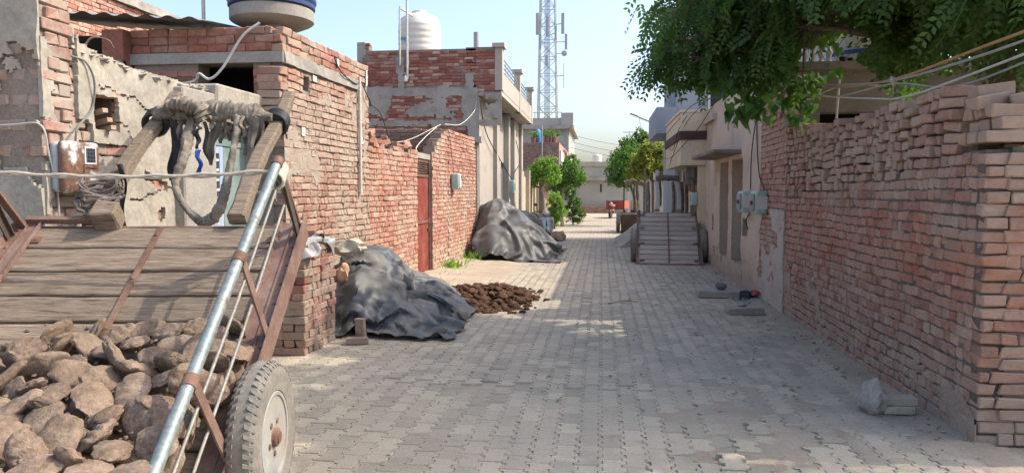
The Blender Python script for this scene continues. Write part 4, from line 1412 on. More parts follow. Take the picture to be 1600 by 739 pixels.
part('mud_smear', b, mottled('dried_mud', [(.28, .225, .18), (.34, .275, .22)], 4, 60, .5, .7, .006), rw, smooth=30)

# ------------------------------------------------------------------ brick and cement house behind the wall
M_GRIM = mottled('grimy_cement', [(.16, .145, .125), (.24, .215, .185)], 1.2, 30, .3, .4, .005, stain=[((.10, .09, .08), 1.7, .55, .78)])
M_RW2 = brick_mat('dusty_red_brick', [(.28, .15, .115), (.34, .19, .15), (.38, .24, .19)], (.37, .30, .235), .42, .66, 1.6)
dh = thing('cement_house', 'grimy cement house with a white balustrade behind the right brick wall', 'house', (2.36, 10, 0))
b = MB()
wall_core(b, (WX + .1, 10.0), (8.5, 10.0), 0, 3.12, .25, -1, [(.30, 1.9, 1.3, 2.60)])
b.box(8.3, 8.5, 10.25, 15, 0, 3.0)
part('front_wall', b, M_GRIM, dh)
b = MB(); b.box(2.5, 5, 11.2, 11.3, 1.0, 3.0); part('room_shade_sheet', b, M_DARK, dh)  # unlit room behind the window, painted as a black sheet
b = MB(); b.box(2.36, 8.6, 9.85, 16, 3.121, 3.22); part('roof_slab', b, M_GRIM, dh)
b = MB(); wall_core(b, (WX, 9.96), (WX, 11.5), 0, 3.12, .09, 1, inset=.006); part('side_wall', b, M_MORTAR, dh)
bk = wall_bricks((WX, 9.96), (WX, 11.5), 0, 3.12, 1, [(.75, .82, 1.75, 2.0)], 81, .08, .012, .006, rot=.012)
bk += wall_bricks((WX - .03, 10.2), (WX - .03, 11.0), 2.55, 3.10, 1, (), 82, .08, .012, .012, rot=.03, hfrac=.8)
place_bricks(dh, bk, M_RW2, 250)
b = MB(); plaster_sheet(b, (WX, 9.96), (WX, 11.5), 0, 1.35, 1, lambda u, z: fbm(np.stack([u * 2, z * 2, u * 0], -1), 4, 84) > -.12 + .25 * z, .03, .014, .010, .010, 12, 8)
part('cement_smear', b, M_GREYPL, dh, smooth=30)
M_BALU = mottled('balustrade_white', [(.58, .57, .54), (.66, .65, .62)], 3, 40, .2, .1, .003, .7)
for i in range(5):
    b = MB(); b.lathe([(.035, 3.222), (.035, 3.25), (.018, 3.27), (.038, 3.32), (.045, 3.345), (.022, 3.40), (.016, 3.44), (.03, 3.455), (.03, 3.47)], 10, (2.47 + i * .098, 10.02, 0))
    part('baluster', b, M_BALU, dh, smooth=40)
b = MB(); b.box(2.40, 2.93, 9.97, 10.08, 3.471, 3.52); part('handrail', b, M_BALU, dh)
t_ = water_tank('water_tank', 'big cream tank with a blue stripe above the cement house', (3.42, 10.5, 3.22), .43, 1.45, M_TANKW, 12)
b = MB(); b.lathe([(.443, 3.36), (.447, 3.361), (.447, 3.41), (.443, 3.411)], 72, (3.42, 10.5, 0)); part('blue_stripe', b, plain('blue_print', (.04, .12, .38), .5), t_, smooth=40)
b = MB(); b.tube([(2.92, 9.9, 2.2), (2.97, 9.9, 3.25)], .017, 8); b.tube([(2.97, 9.9, 3.22), (3.5, 10.3, 3.20)], .016, 8)
solo('white_pipe', b, M_PVC, 'white plastic pipe standing before the grimy cement house', 'pipe', (2.92, 9.9, 2.2), True)
b = MB(); b.lathe([(.001, 3.2), (.045, 3.22), (.05, 3.27), (.001, 3.30)], 8, (2.99, 9.88, 0)); b.lathe([(.001, 3.2), (.04, 3.21), (.045, 3.26), (.001, 3.28)], 8, (3.09, 9.9, 0))
part('valve', b, M_DARK, bpy.data.objects['white_pipe'])
b = MB(); v, f = lump(.13, .13, .06, 2, .2, 1, 3); b.add(v + np.array([2.42, 9.98, 2.44]), f)
solo('upturned_bowl', b, M_CONC, 'round pale bowl upturned on the end of the right brick wall', 'bowl', (2.42, 9.98, 2.40), True)

# ------------------------------------------------------------------ plastered house with two tall doorways
M_BEIGE = mottled('beige_plaster', [(.38, .315, .245), (.48, .405, .32), (.42, .355, .28)], .8, 26, .28, .4, .006,
                  stain=[((.24, .205, .17), 1.3, .57, .76), ((.43, .37, .31), 2.6, .6, .8)], zdirt=((.23, .19, .15), .0, .9))
ph = thing('plaster_house', 'beige plastered house with two tall narrow doorways on the right', 'house', (2.36, 14, 0))
Y0 = 11.5
def yu(y): return y - Y0
op = [(yu(12.95), yu(13.95), .34, 2.15), (yu(14.35), yu(15.35), .34, 2.15), (yu(13.72), yu(13.88), 2.70, 2.97), (yu(14.4), yu(14.55), 2.72, 2.97),
      (yu(16.1), yu(16.35), .74, 1.12), (yu(12.42), yu(12.95) - .08, .84, 1.14)]
b = MB(); wall_core(b, (WX, Y0), (WX, 17.35), 0, 3.40, .35, 1, op); b.box(WX + .351, 7, 17.1, 17.35, 0, 3.4); b.box(WX + .351, 7, 11.52, 17.1, 3.2, 3.3)
part('wall', b, M_BEIGE, ph)
b = MB(); plaster_sheet(b, (WX, Y0), (WX, 17.35), 0, 3.42, 1, lambda u, z: ~in_rects(u, z, op) & ~((fbm(np.stack([u * 1.6, z * 2.5, u * 0], -1), 4, 33) > .12) & (z < .45)), .05, .012, .0, .010, 13, 2.5)
part('plaster', b, M_BEIGE, ph, smooth=30)
M_JAMB = mottled('door_wood_grey', [(.10, .075, .055), (.17, .13, .10)], 3, 40, .4, .3, .004)
for (ya, yb) in ((12.95, 13.95), (14.35, 15.35)):
    b = MB(); b.box(WX + .22, WX + .27, ya + .06, yb - .06, .34, 2.12); d_ = part('door', b, M_JAMB, ph)
    b = MB(); b.box(WX + .17, WX + .219, ya, ya + .06, .34, 2.15); b.box(WX + .17, WX + .219, yb - .06, yb, .34, 2.15); b.box(WX + .17, WX + .218, ya + .06, yb - .06, 2.09, 2.15)
    part('door_frame', b, mottled('grey_wood_frame', [(.20, .17, .14), (.28, .24, .20)], 3, 40, .4, .3, .004) if ya < 13 else bpy.data.materials['grey_wood_frame'], ph)
    b = MB(); b.box(WX + .20, WX + .219, (ya + yb) / 2 - .02, (ya + yb) / 2 + .02, .34, 2.09); part('meeting_stile', b, M_RUST, d_)
b = MB()
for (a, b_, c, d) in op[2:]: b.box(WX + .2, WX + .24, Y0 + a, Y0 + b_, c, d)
part('slot_back', b, M_DARK, ph)  # near-black backs stand in for shade in the slots and niches
b = MB(); b.box(WX + .1, WX + .13, 12.60, 12.66, .84, 1.14); part('niche_divider', b, M_BEIGE, ph)
v, f = cbox(.50, 3.1, .06, .012, .015, 4)
b = MB(); b.add(v + np.array([WX - .24, 14.6, 2.27]), f); part('canopy_slab', b, M_GRIM, ph)
b = MB()
rr = random.Random(3)
for i in range(26):
    v, f = lump(.07, .09, .022, 1, .4, 2, i); b.add(v + np.array([WX - rr.uniform(.08, .46), rr.uniform(13.1, 16.1), 2.305]), f)
part('crumbled_cement', b, M_CONC, ph)
b = MB(); b.box(WX - .10, WX - .013, 15.9, 17.35, 3.08, 3.2); part('spout_ledge', b, M_BEIGE, ph)
# two green meters with their wires
for i, (y, lab) in enumerate(((12.2, 'left of the paired green electric meter boxes on the beige wall'), (11.15, 'right of the paired green meter boxes, on the brick corner'))):
    t_ = thing('meter_box', lab, 'meter box', (WX, y, 1.25), 'paired green meters on the right')
    v, f = rbox(.16, .40, .34, .03)
    b = MB(); b.add(v + np.array([WX - .10, y, 1.43]), f); part('housing', b, M_METERG, t_, smooth=40)
    v, f = rbox(.03, .30, .26, .01)
    b = MB(); b.add(v + np.array([WX - .19, y + .01, 1.43]), f); part('cover', b, M_TEAL, t_, smooth=40)
    b = MB(); b.box(WX - .23, WX - .205, y - .08, y + .0, 1.40, 1.46); part('lock', b, M_RUST, t_)
    b = MB(); b.box(WX - .19, WX - .02, y - .202, y - .2005, 1.34, 1.52); part('side_label', b, M_WHITEP, t_)
for i, pts in enumerate([[(2.34, 12.2, 1.62), (2.31, 12.0, 2.2), (2.32, 11.7, 2.9), (2.30, 11.9, 3.4)], [(2.33, 11.15, 1.62), (2.32, 11.5, 1.9), (2.33, 11.75, 2.6), (2.32, 11.6, 3.35)], [(2.33, 12.2, 1.24), (2.29, 12.25, 1.12), (2.33, 12.3, .98)]]):
    b = MB(); b.tube(smooth_path(pts, 8), .009, 6)
    solo('meter_wire', b, M_WIRE, ['black wire climbing from the left green meter', 'black wire climbing from the right green meter', 'black wire hanging below the paired green meters'][i], 'wire', pts[0], True)

# ------------------------------------------------------------------ cream house with a jutting balcony
M_CREAM = mottled('cream_paint', [(.50, .41, .28), (.58, .49, .35), (.54, .46, .34)], .9, 30, .2, .2, .004, stain=[((.36, .29, .21), 1.6, .6, .8)])
ch = thing('cream_house', 'cream painted house with a jutting balcony and dark band', 'house', (2.3, 17.4, 0))
b = MB(); b.box(2.36, 7, 17.37, 21.6, 0, 3.4); part('wall', b, M_CREAM, ch)
b = MB(); b.box(1.78, 2.355, 17.42, 21.3, 2.19, 2.76); b.box(1.78, 2.352, 17.42, 21.3, 2.96, 3.38); part('balcony', b, M_CREAM, ch)
b = MB(); b.box(1.74, 2.351, 17.39, 21.33, 2.761, 2.959); part('dark_band', b, mottled('maroon_band', [(.05, .03, .025), (.09, .055, .045)], 3, 40, .3, .3, .004), ch)
b = MB(); b.box(1.75, 2.35, 17.40, 21.32, 3.381, 3.44); part('coping', b, M_CREAM, ch)
for i in range(4):
    b = MB(); b.box(2.33, 2.358, 18.0 + i * .8, 18.5 + i * .8, 1.6, 2.0); part('vent_block', b, M_RUST, ch)
for ya in (17.5, 20.9):
    b = MB(); b.box(2.2, 2.358, ya, ya + .25, 0, 2.18); part('pilaster', b, M_CREAM, ch)
b = MB(); b.box(2.335, 2.357, 18.9, 20.2, 0, 1.95); part('door', b, M_JAMB, ch)
v, f = rbox(.32, .36, .42, .03)
b = MB(); b.add(v + np.array([2.12, 18.2, 1.95]), f)
t_ = solo('switch_box', b, plain('grey_steel_box', (.15, .17, .18), .5), 'dark grey steel box fixed under the cream balcony', 'box', (2.28, 18.2, 1.75), 40)
b = MB(); b.box(1.957, 1.961, 18.06, 18.34, 1.80, 2.10); part('lid', b, M_GLASS, t_)
t_ = thing('meter_box', 'small green meter box on the cream house below its balcony', 'meter box', (2.36, 17.62, 1.2))
v, f = rbox(.16, .2, .30, .02); b = MB(); b.add(v + np.array([2.12, 17.62, 1.42]), f); part('housing', b, M_METERG, t_, smooth=40)
b = MB(); b.box(2.036, 2.04, 17.56, 17.68, 1.34, 1.5); part('cover', b, M_TEAL, t_)
b = MB(); b.tube(smooth_path([(2.12, 17.6, 1.57), (2.1, 17.58, 1.85), (2.0, 17.6, 1.9), (2.0, 18.0, 1.9)], 6), .012, 6); part('conduit', b, M_WIRE, t_)
# tangle of wires strung over the balcony
wires = [[(1.9, 17.3, 3.3), (1.75, 17.6, 3.0), (1.7, 18.4, 2.6), (1.72, 19.8, 2.7)], [(2.3, 16.5, 3.6), (1.9, 17.3, 3.15), (1.7, 18.2, 2.5), (1.68, 19.2, 2.2)],
         [(2.34, 15.6, 3.5), (2.0, 17.0, 3.5), (1.72, 17.9, 3.2), (1.5, 21, 2.9), (1.3, 26, 3.0)], [(2.3, 15.2, 3.5), (2.1, 16.6, 3.0), (1.8, 17.35, 2.6), (1.66, 18.6, 2.4), (1.6, 20.6, 2.5)]]
for i, pts in enumerate(wires):
    b = MB(); b.tube(smooth_path(pts, 8), .008, 6)
    solo('balcony_wire', b, M_WIRE, ['black wire looping over the corner of the cream balcony', 'black wire falling steeply past the cream balcony', 'black wire running off above the cream balcony towards the trees', 'black wire slung low beside the dark balcony band'][i], 'wire', pts[0], True)
# ------------------------------------------------------------------ tall blue-grey house behind
M_BLUEG = mottled('blue_grey_paint', [(.215, .245, .285), (.27, .30, .34)], .7, 30, .15, .15, .004, stain=[((.28, .29, .31), 1.2, .6, .8)])
bh = thing('blue_grey_house', 'tall blue-grey house with roof slab and balcony rising behind the tree', 'house', (2.1, 22, 0))
b = MB(); b.box(2.1, 9, 22, 26.2, 0, 5.92); part('wall', b, M_BLUEG, bh)
b = MB(); b.box(1.66, 9.2, 21.6, 26.4, 5.921, 6.12); part('roof_slab', b, M_BLUEG, bh)
b = MB(); b.box(1.55, 2.10, 21.9, 25.5, 3.25, 3.37); b.box(1.55, 1.65, 21.9, 25.5, 3.371, 4.0); b.box(1.651, 2.10, 21.9, 22.0, 3.371, 4.0); part('balcony', b, M_BLUEG, bh)
b = MB(); b.box(3.0, 3.9, 21.96, 21.998, 3.9, 5.1); w_ = part('window', b, M_WHITEP, bh)
b = MB(); b.box(3.06, 3.84, 21.94, 21.958, 3.96, 5.04); part('pane', b, M_GLASS, w_)
b = MB(); b.box(2.2, 9, 22, 26.2, 6.121, 6.15); part('roof_screed', b, M_CEMENT, bh)
b = MB(); b.box(4.2, 10, 34, 42, 0, 3.0); 
solo('pale_house', b, M_PALE, 'plain pale house beyond the blue-grey house, mostly hidden by trees', 'house', (6, 36, 0))
# ================================================================== CARTS
k = Mat('old_plank')
pv = k.obj()
w1 = k.noise(3.0, 6, .65, k.scaled((1.2, 16, 16), pv), 1.2)
w2 = k.noise(10, 5, .7, k.scaled((1.0, 22, 22), pv), .6)
wc = k.ramp(w1, [(.28, (.13, .10, .076)), (.5, (.25, .20, .153)), (.72, (.365, .305, .24))])
wc = k.mix(k.rng(k.noise(1.6, 4, .6), .45, .7, 0, .5), wc, (.27, .21, .155))
wc = k.mix(.6, wc, k.ramp(w2, [(.34, (.30,) * 3), (.52, (1.0,) * 3), (.7, (1.3,) * 3)]), 'MULTIPLY')
wc = k.mix(k.rng(k.noise(2.2, 3, .6, k.scaled((.7, 34, 34), pv), 1.5), .60, .66, 0, .9), wc, (.045, .036, .028))
wc = k.mix(.5, wc, k.ramp(k.island(), [(0, (.7, .68, .64)), (1, (1.25, 1.22, 1.18))]), 'MULTIPLY')
M_PLANK = k.out(wc, .9, k.bump(k.math('ADD', w1, w2), .9, .010), 0, .2)
M_WOODDK = mottled('dark_cart_wood', [(.055, .040, .030), (.10, .075, .058)], 4, 40, .4, .4, .005, stretch=None)
M_RUBBER = mottled('dusty_rubber', [(.12, .115, .105), (.20, .185, .16), (.27, .245, .205)], 4, 40, .4, .3, .004, .85)
M_RIM = mottled('dusty_grey_rim', [(.24, .25, .24), (.34, .34, .32)], 4, 40, .35, .3, .004, .7, stain=[((.30, .25, .19), 5, .5, .7)])
M_BROWNP = mottled('brown_angle_iron', [(.13, .075, .06), (.20, .125, .10), (.27, .19, .155)], 5, 60, .45, .4, .003, .65, .15)
M_CHROME = mottled('worn_steel_tube', [(.18, .225, .22), (.28, .32, .31)], 5, 30, .6, .3, .003, .55, .45, stain=[((.16, .10, .07), 9, .60, .70)])
M_RODS = mottled('dull_rod', [(.20, .19, .165), (.30, .29, .26)], 8, 60, .5, .3, .003, .6, .3)
M_RAG = mottled('dirty_sacking', [(.115, .098, .078), (.21, .182, .145), (.30, .265, .215)], 9, 80, .5, .8, .008, .95)
M_RAGD = mottled('dark_rag', [(.10, .085, .075), (.20, .17, .145)], 9, 80, .5, .8, .008, .95)
M_ROPE = mottled('pale_rope', [(.42, .38, .31), (.52, .48, .40)], 30, 200, .4, .6, .004, .95)
M_STRAP = plain('black_rubber_strap', (.022, .023, .026), .55, 0, .4)

M_PLANK2 = mottled('pale_plank', [(.30, .245, .20), (.42, .355, .295), (.36, .30, .245)], 2.0, 30, .5, .6, .006, .92, vec='object', stretch=(1, 9, 9), island=.35, stain=[((.12, .095, .075), 3.0, .64, .72)])
def cart_matrix(hub, yaw, elev):
    d = np.array([math.sin(yaw) * math.cos(elev), math.cos(yaw) * math.cos(elev), math.sin(elev)])
    s = np.array([math.cos(yaw), -math.sin(yaw), 0.0])
    n = np.cross(s, d)
    M = Matrix.Identity(4)
    for i in range(3):
        M[i][0], M[i][1], M[i][2], M[i][3] = s[i], d[i], n[i], hub[i]
    return M

def plank(b, x0, x1, y0, y1, z0, z1, seed, seg=26):
    r = np.random.default_rng(seed)
    xs = np.linspace(x0, x1, seg)
    e0 = y0 + .011 * fbm(np.stack([xs * 4, xs * 0 + seed, xs * 0], -1), 3, seed)
    e1 = y1 + .011 * fbm(np.stack([xs * 4, xs * 0 + seed + 50, xs * 0], -1), 3, seed + 1)
    zz = z1 + .006 * fbm(np.stack([xs * 2, xs * 0 + seed + 9, xs * 0], -1), 2, seed + 2) + r.uniform(-.004, .004)
    c = .006
    prof = np.stack([np.stack([xs, e0, zz * 0 + z0], -1), np.stack([xs, e0, zz - c], -1), np.stack([xs, e0 + c * 1.5, zz], -1), np.stack([xs, e1 - c * 1.5, zz], -1), np.stack([xs, e1, zz - c], -1), np.stack([xs, e1, zz * 0 + z0], -1)], 1)
    m = 6
    F = []
    for i in range(seg - 1):
        for j in range(m):
            j2 = (j + 1) % m
            F.append((i * m + j, (i + 1) * m + j, (i + 1) * m + j2, i * m + j2))
    F.append(tuple(range(m))); F.append(tuple((seg - 1) * m + j for j in range(m))[::-1])
    b.add(prof.reshape(-1, 3), F)
    return b

def cart_wheel(T, x, y, z, r=.37, w=.14, sgn=1):
    """pneumatic wheel, axle along the cart's x; sgn: side of the hub cap"""
    b = MB()
    ri = r * .60
    prof = [(ri, -w * .36), (ri * 1.05, -w * .46), (r * .82, -w * .52), (r * .94, -w * .47), (r * .99, -w * .36), (r, -w * .2), (r, w * .2), (r * .99, w * .36), (r * .94, w * .47), (r * .82, w * .52), (ri * 1.05, w * .46), (ri, w * .36)]
    b.lathe(prof, 48, (x, y, z), 0)
    for i in range(54):                                   # tread lugs across the shoulder
        a = 2 * math.pi * i / 54
        for s in (-1, 1):
            rad = np.array([0, math.cos(a), math.sin(a)]); tg = np.array([0, -math.sin(a), math.cos(a)])
            c = np.array([x, y, z]) + rad * (r * .985) + np.array([s * w * .33, 0, 0])
            b.obox(c - rad * .004, np.array([s, 0, 0]) * w * .15 + tg * .010 - rad * .012, tg * .009, rad * .008)
    wheel = part('wheel', b, M_RUBBER, T, smooth=35)
    b = MB()
    s = sgn * w
    b.lathe([(ri * 1.03, s * .40), (ri * 1.0, s * .47), (ri * .93, s * .45), (ri * .90, s * .20), (ri * .80, s * .16), (ri * .55, s * .30), (ri * .40, s * .33), (ri * .38, s * .25), (.001, s * .25)], 40, (x, y, z), 0)
    b.lathe([(ri * 1.03, -s * .40), (ri * .9, -s * .42), (ri * .86, -s * .1), (.001, -s * .1)], 40, (x, y, z), 0)
    part('rim', b, M_RIM, wheel, smooth=35)
    b = MB()
    b.lathe([(.068, s * .2), (.068, s * .36), (.05, s * .40), (.046, s * .54), (.03, s * .57), (.028, s * .62), (.001, s * .62)], 20, (x, y, z), 0)
    part('hub', b, M_RUST, wheel, smooth=35)
    for i in range(5):
        a = 2 * math.pi * i / 5 + .3
        b = MB(); b.lathe([(.016, s * .28), (.016, s * .44), (.001, s * .44)], 6, (x, y + .085 * math.cos(a), z + .085 * math.sin(a)), 0)
        part('wheel_nut', b, M_RUST, wheel)

def wrapped(b, path, r, turns, amp=.18, seed=0, seg=16):
    """a pole or hoop bound round with cloth"""
    P = smooth_path(path, 14)
    m = len(P)
    tan = np.gradient(P, axis=0); tan /= np.linalg.norm(tan, axis=1)[:, None]
    a = np.cross(tan[0], (0.3, .2, .9)); a /= np.linalg.norm(a)
    V = []
    for k_ in range(m):
        a = a - tan[k_] * (a @ tan[k_]); a /= np.linalg.norm(a)
        c = np.cross(tan[k_], a)
        t = k_ / (m - 1)
        rr = r(t) if callable(r) else r
        for j in range(seg):
            th = 2 * math.pi * j / seg
            saw = ((t * turns + th / (2 * math.pi) * 1.0) % 1.0)
            q = rr * (1 + amp * (saw - .4) + amp * 1.2 * n1(t * turns * .8, math.cos(th) * 1.5, math.sin(th) * 1.5, seed))
            V.append(P[k_] + q * (math.cos(th) * a + math.sin(th) * c))
    F = [(k_ * seg + j, k_ * seg + (j + 1) % seg, (k_ + 1) * seg + (j + 1) % seg, (k_ + 1) * seg + j) for k_ in range(m - 1) for j in range(seg)]
    F += [tuple(range(seg))[::-1], tuple((m - 1) * seg + j for j in range(seg))]
    b.add(V, F)
    return b

def rag(b, p, L, w, seed, dirv=(0, 0, -1), sway=.15):
    """hanging strip of cloth"""
    r = np.random.default_rng(seed)
    dirv = np.asarray(dirv, float); dirv /= np.linalg.norm(dirv)
    sx = np.cross(dirv, (r.normal(), r.normal(), r.normal())); sx /= np.linalg.norm(sx)
    nn = np.cross(dirv, sx)
    rows = []
    for i in range(12):
        t = i / 11
        c = np.asarray(p, float) + dirv * L * t + sx * sway * L * .5 * math.sin(t * 3 + seed) + nn * .012 * math.sin(t * 9 + seed)
        ww = w * (1 - .45 * t) * (1 + .25 * math.sin(t * 11 + seed))
        rows.append([c + sx * ww * (j / 4 - .5) + nn * .014 * math.sin(j * 2.1 + t * 5 + seed) for j in range(5)])
    P = np.array(rows)
    b.grid(P); 
    b.grid(P[:, ::-1] + nn * .003)
    return b

def build_cart(label, hub, yaw, elev, W=1.72, front=1.50, rear=-.80, clean=False, dark=False, rwid=.10, group='tipped carts along the street'):
    T = thing('wooden_cart', label, 'cart', group=group, matrix=cart_matrix(hub, yaw, elev))
    xr, xl = -.11, -.11 - W                # right and left edges of the bed
    n0 = .14
    pm = M_WOODDK if dark else (M_PLANK2 if clean else M_PLANK)
    nP = 11
    st_ = (front - rear) / nP
    for i in range(nP):
        y0 = rear + i * st_ + .008; y1 = rear + (i + 1) * st_ - .009
        if i % 3 == 1 and not clean:
            xm = xl + W * (.35 + .3 * ((i * 7) % 5) / 5)
        b = MB(); plank(b, xl + .03, xr - .03, y0, y1, n0 - .04, n0, 300 + i + int(abs(hub[1]) * 10))
        part('plank', b, pm, T)
    # frame of angle iron round the bed
    for (xa, nm) in ((xr, 'side_rail'), (xl, 'side_rail')):
        s = 1 if xa == xr else -1
        b = MB()
        b.box(min(xa - s * rwid, xa + s * .05), max(xa - s * rwid, xa + s * .05), rear - .02, front + .02, n0 + .006, n0 + .014)
        b.box(min(xa + s * .046, xa + s * .054), max(xa + s * .046, xa + s * .054), rear - .02, front + .02, n0 - .09, n0 + .060)
        b.box(min(xa - s * rwid, xa - s * (rwid - .01)), max(xa - s * rwid, xa - s * (rwid - .01)), rear - .02, front + .02, n0 + .014, n0 + .034); b.box(min(xa - s * .02, xa - s * .012), max(xa - s * .02, xa - s * .012), rear - .02, front + .02, n0 + .014, n0 + .024)
        ro = part(nm, b, M_BROWNP if not dark else M_WOODDK, T)
        if not clean and not dark:
            for q in range(14):
                b = MB(); b.lathe([(.012, n0 + .014), (.010, n0 + .021), (.001, n0 + .024)], 8, (xa + s * .018, rear + .1 + q * .165, 0)); part('rivet', b, M_RUST, ro)
    b = MB(); b.box(xl, xr, front, front + .012, n0 - .1, n0 - .004); part('front_angle', b, M_BROWNP, T)
    b = MB(); b.box(xl, xr, rear - .014, rear - .002, n0 - .08, n0 + .012); b.box(xl, xr, rear, rear + .03, n0 + .004, n0 + .011); part('rear_angle', b, M_BROWNP, T)
    b = MB(); b.bar(((xl + xr) / 2 - .0, rear + .03, n0 + .008), ((xl + xr) / 2, front - .02, n0 + .008), .034, .010); sp = part('strap', b, M_RUST, T)
    for q in range(6):
        b = MB(); b.lathe([(.012, n0 + .013), (.010, n0 + .021), (.001, n0 + .024)], 8, ((xl + xr) / 2, rear + .2 + q * .40, 0)); part('bolt', b, M_RUST, sp)
    for (fx, fy) in ((.06, .06), (.94, .06), (.06, .94), (.94, .94), (.06, .38), (.94, .38), (.06, .68), (.94, .68)):
        if not clean and fy < .9: continue
        b = MB(); cx_, cy_ = xl + W * fx, rear + (front - rear) * fy; b.box(cx_ - .05, cx_ + .05, cy_ - .028, cy_ + .028, n0 + .005, n0 + .013); b.box(cx_ - .03, cx_ + .03, cy_ - .012, cy_ + .012, n0 + .0131, n0 + .0165)
        part('corner_plate', b, M_RUST, T)
    # underframe, axle, wheels
    b = MB()
    for x in (xl + .25, xr - .25): b.box(x - .04, x + .04, rear + .1, front + .02, n0 - .13, n0 - .041)
    part('bearer', b, M_WOODDK, T)
    b = MB(); b.bar((xl - .16, 0, 0), (.02, 0, 0), .06, .06); part('axle', b, M_RUST, T)
    cart_wheel(T, .0, 0, 0, sgn=1); cart_wheel(T, xl - .11, 0, 0, sgn=-1)
    # shafts reaching up and forwards
    for x in (xl + .43, xr - .39):
        b = MB()
        y0, y1 = front + .015, front + 1.62
        v, f = cbox(1, 1, 1, .06, .02, int(abs(x) * 31))
        ys = np.linspace(y0, y1, 22)
        P = np.stack([np.full(22, x) + .010 * np.sin(ys * 5), ys, n0 + .055 + .012 * np.sin(ys * 4 + x)], -1) if True else None
        hw = np.interp(ys, [y0, y1], [.056, .046]); hh = np.interp(ys, [y0, y1], [.044, .038])
        V, F = [], []
        for i in range(22):
            for (sx, sz) in ((-1, -.7), (-.7, -1), (.7, -1), (1, -.7), (1, .7), (.7, 1), (-.7, 1), (-1, .7)):
                V.append(P[i] + np.array([sx * hw[i], 0, sz * hh[i]]) * (1 + .05 * RN.uniform(-1, 1)))
        for i in range(21):
            for j in range(8): F.append((i * 8 + j, i * 8 + (j + 1) % 8, (i + 1) * 8 + (j + 1) % 8, (i + 1) * 8 + j))
        F += [tuple(range(8))[::-1], tuple(21 * 8 + j for j in range(8))]
        b.add(V, F)
        part('shaft', b, pm, T, smooth=25)
    return T, xl, xr, n0, front, rear

CY, CE = RAD(-8.03), RAD(36.3)
HUB1 = (-1.68, 3.497, .37)
C1, xl, xr, n0, fr_, re_ = build_cart('big wooden cart at the left front tipped back under a load of dung cakes', HUB1, CY, CE)
# side panels: steel tube, two rods, brackets
for (xa, s) in ((xr + .01, 1), (xl - .01, -1)):
    b = MB(); b.tube([(xa, re_ - .05, .72), (xa, .0, .722), (xa, .8, .72), (xa, 1.40, .72)], .028, 16)
    p_ = part('side_tube', b, M_CHROME, C1, smooth=50)
    for y in (-.24, .53, 1.37):
        b = MB(); b.tube([(xa, y - .03, .72), (xa, y + .03, .72)], .033, 16); part('collar', b, M_RUST, p_, smooth=50)
    for nn_ in (.43, .60):
        b = MB(); b.tube([(xa + .005 * s, re_, nn_ - .02), (xa + .012 * s, .3, nn_), (xa, 1.32, nn_ + .02)], .0085, 8); part('side_rod', b, M_RODS, C1, smooth=50)
    for y in (-.24, .53, 1.37):
        b = MB()
        b.bar((xa + .016 * s, y, .72), (xa + .030 * s, y, n0 + .02), .010, .055, (0, 1, 0)); b.bar((xa + .002 * s, y + .024, .71), (xa + .02 * s, y + .024, n0 + .02), .030, .008, (0, 1, 0))
        part('bracket', b, M_BROWNP if y < 1 else M_WOODDK, C1)
    b = MB(); b.bar((xa, 1.38, .68), (xa, fr_ - .02, n0 + .02), .05, .02); part('end_stay', b, M_BROWNP, C1)
# padded yoke bar and hanging bound collar
yb = fr_ + 1.20
b = MB(); wrapped(b, [(xl + .42, yb, n0 + .12), (xl + .62, yb, n0 + .13), (xl + .90, yb, n0 + .15), (xr - .62, yb - .03, n0 + .14), (xr - .40, yb - .05, n0 + .12)], lambda t: .034 + .030 * math.sin(math.pi * min(1, max(0, t))) ** .5 + .012 * math.sin(t * 31), 22, .30, 5)
yoke = part('yoke', b, M_RAG, C1, smooth=60)
b = MB(); wrapped(b, [(xl + .55, yb - .02, n0 + .18), (xl + .66, yb - .02, n0 + .22), (xl + .78, yb - .05, n0 + .20), (xl + .83, yb - .08, n0 + .12)], .055, 9, .40, 7)
part('padding', b, M_RAG, yoke, smooth=60)
b = MB(); wrapped(b, [(xr - .80, yb - .02, n0 + .15), (xr - .66, yb - .02, n0 + .14), (xr - .52, yb - .02, n0 + .13)], .078, 6, .16, 17)
part('padding', b, M_RAG, yoke, smooth=60)
Minv = np.array(C1.matrix_world.inverted())
def loc1(p): return (Minv @ np.array([*p, 1.0]))[:3]
hz = [(-3.06, 5.33, 2.17), (-3.04, 5.22, 2.0), (-3.02, 5.12, 1.85), (-3.05, 5.05, 1.65), (-2.96, 5.0, 1.50), (-2.84, 4.95, 1.41), (-2.76, 4.94, 1.38), (-2.68, 4.95, 1.45), (-2.64, 5.0, 1.62), (-2.64, 5.1, 1.85), (-2.66, 5.22, 2.05), (-2.70, 5.32, 2.16)]
b = MB(); wrapped(b, [loc1((x, y, z)) for x, y, z in hz], lambda t: .030 + .008 * math.sin(t * 13), 44, .26, 21)
collar = part('bound_collar', b, M_RAG, C1, smooth=60, label='hoop bound in dirty sacking hanging from the yoke')
b = MB(); wrapped(b, [loc1(q) for q in ((-2.52, 4.98, 1.52), (-2.40, 4.95, 1.55), (-2.30, 4.90, 1.57))], .035, 5, .25, 31); part('binding', b, M_RAG, collar, smooth=60)
rr = random.Random(9)
g_dn = np.array(C1.matrix_world.to_3x3().inverted() @ Vector((0, 0, -1)))
for i in range(26):
    q = loc1((-3.12 + rr.uniform(0, .62), 5.30 + rr.uniform(-.06, .02), 2.12 + rr.uniform(-.05, .05)))
    b = MB(); rag(b, q, (rr.uniform(.06, .18) if i % 6 else .3), rr.uniform(.025, .08), i, g_dn + np.array([rr.uniform(-.2, .2), 0, 0])); part('rag', b, M_RAG if i % 3 else M_RAGD, yoke, smooth=60)
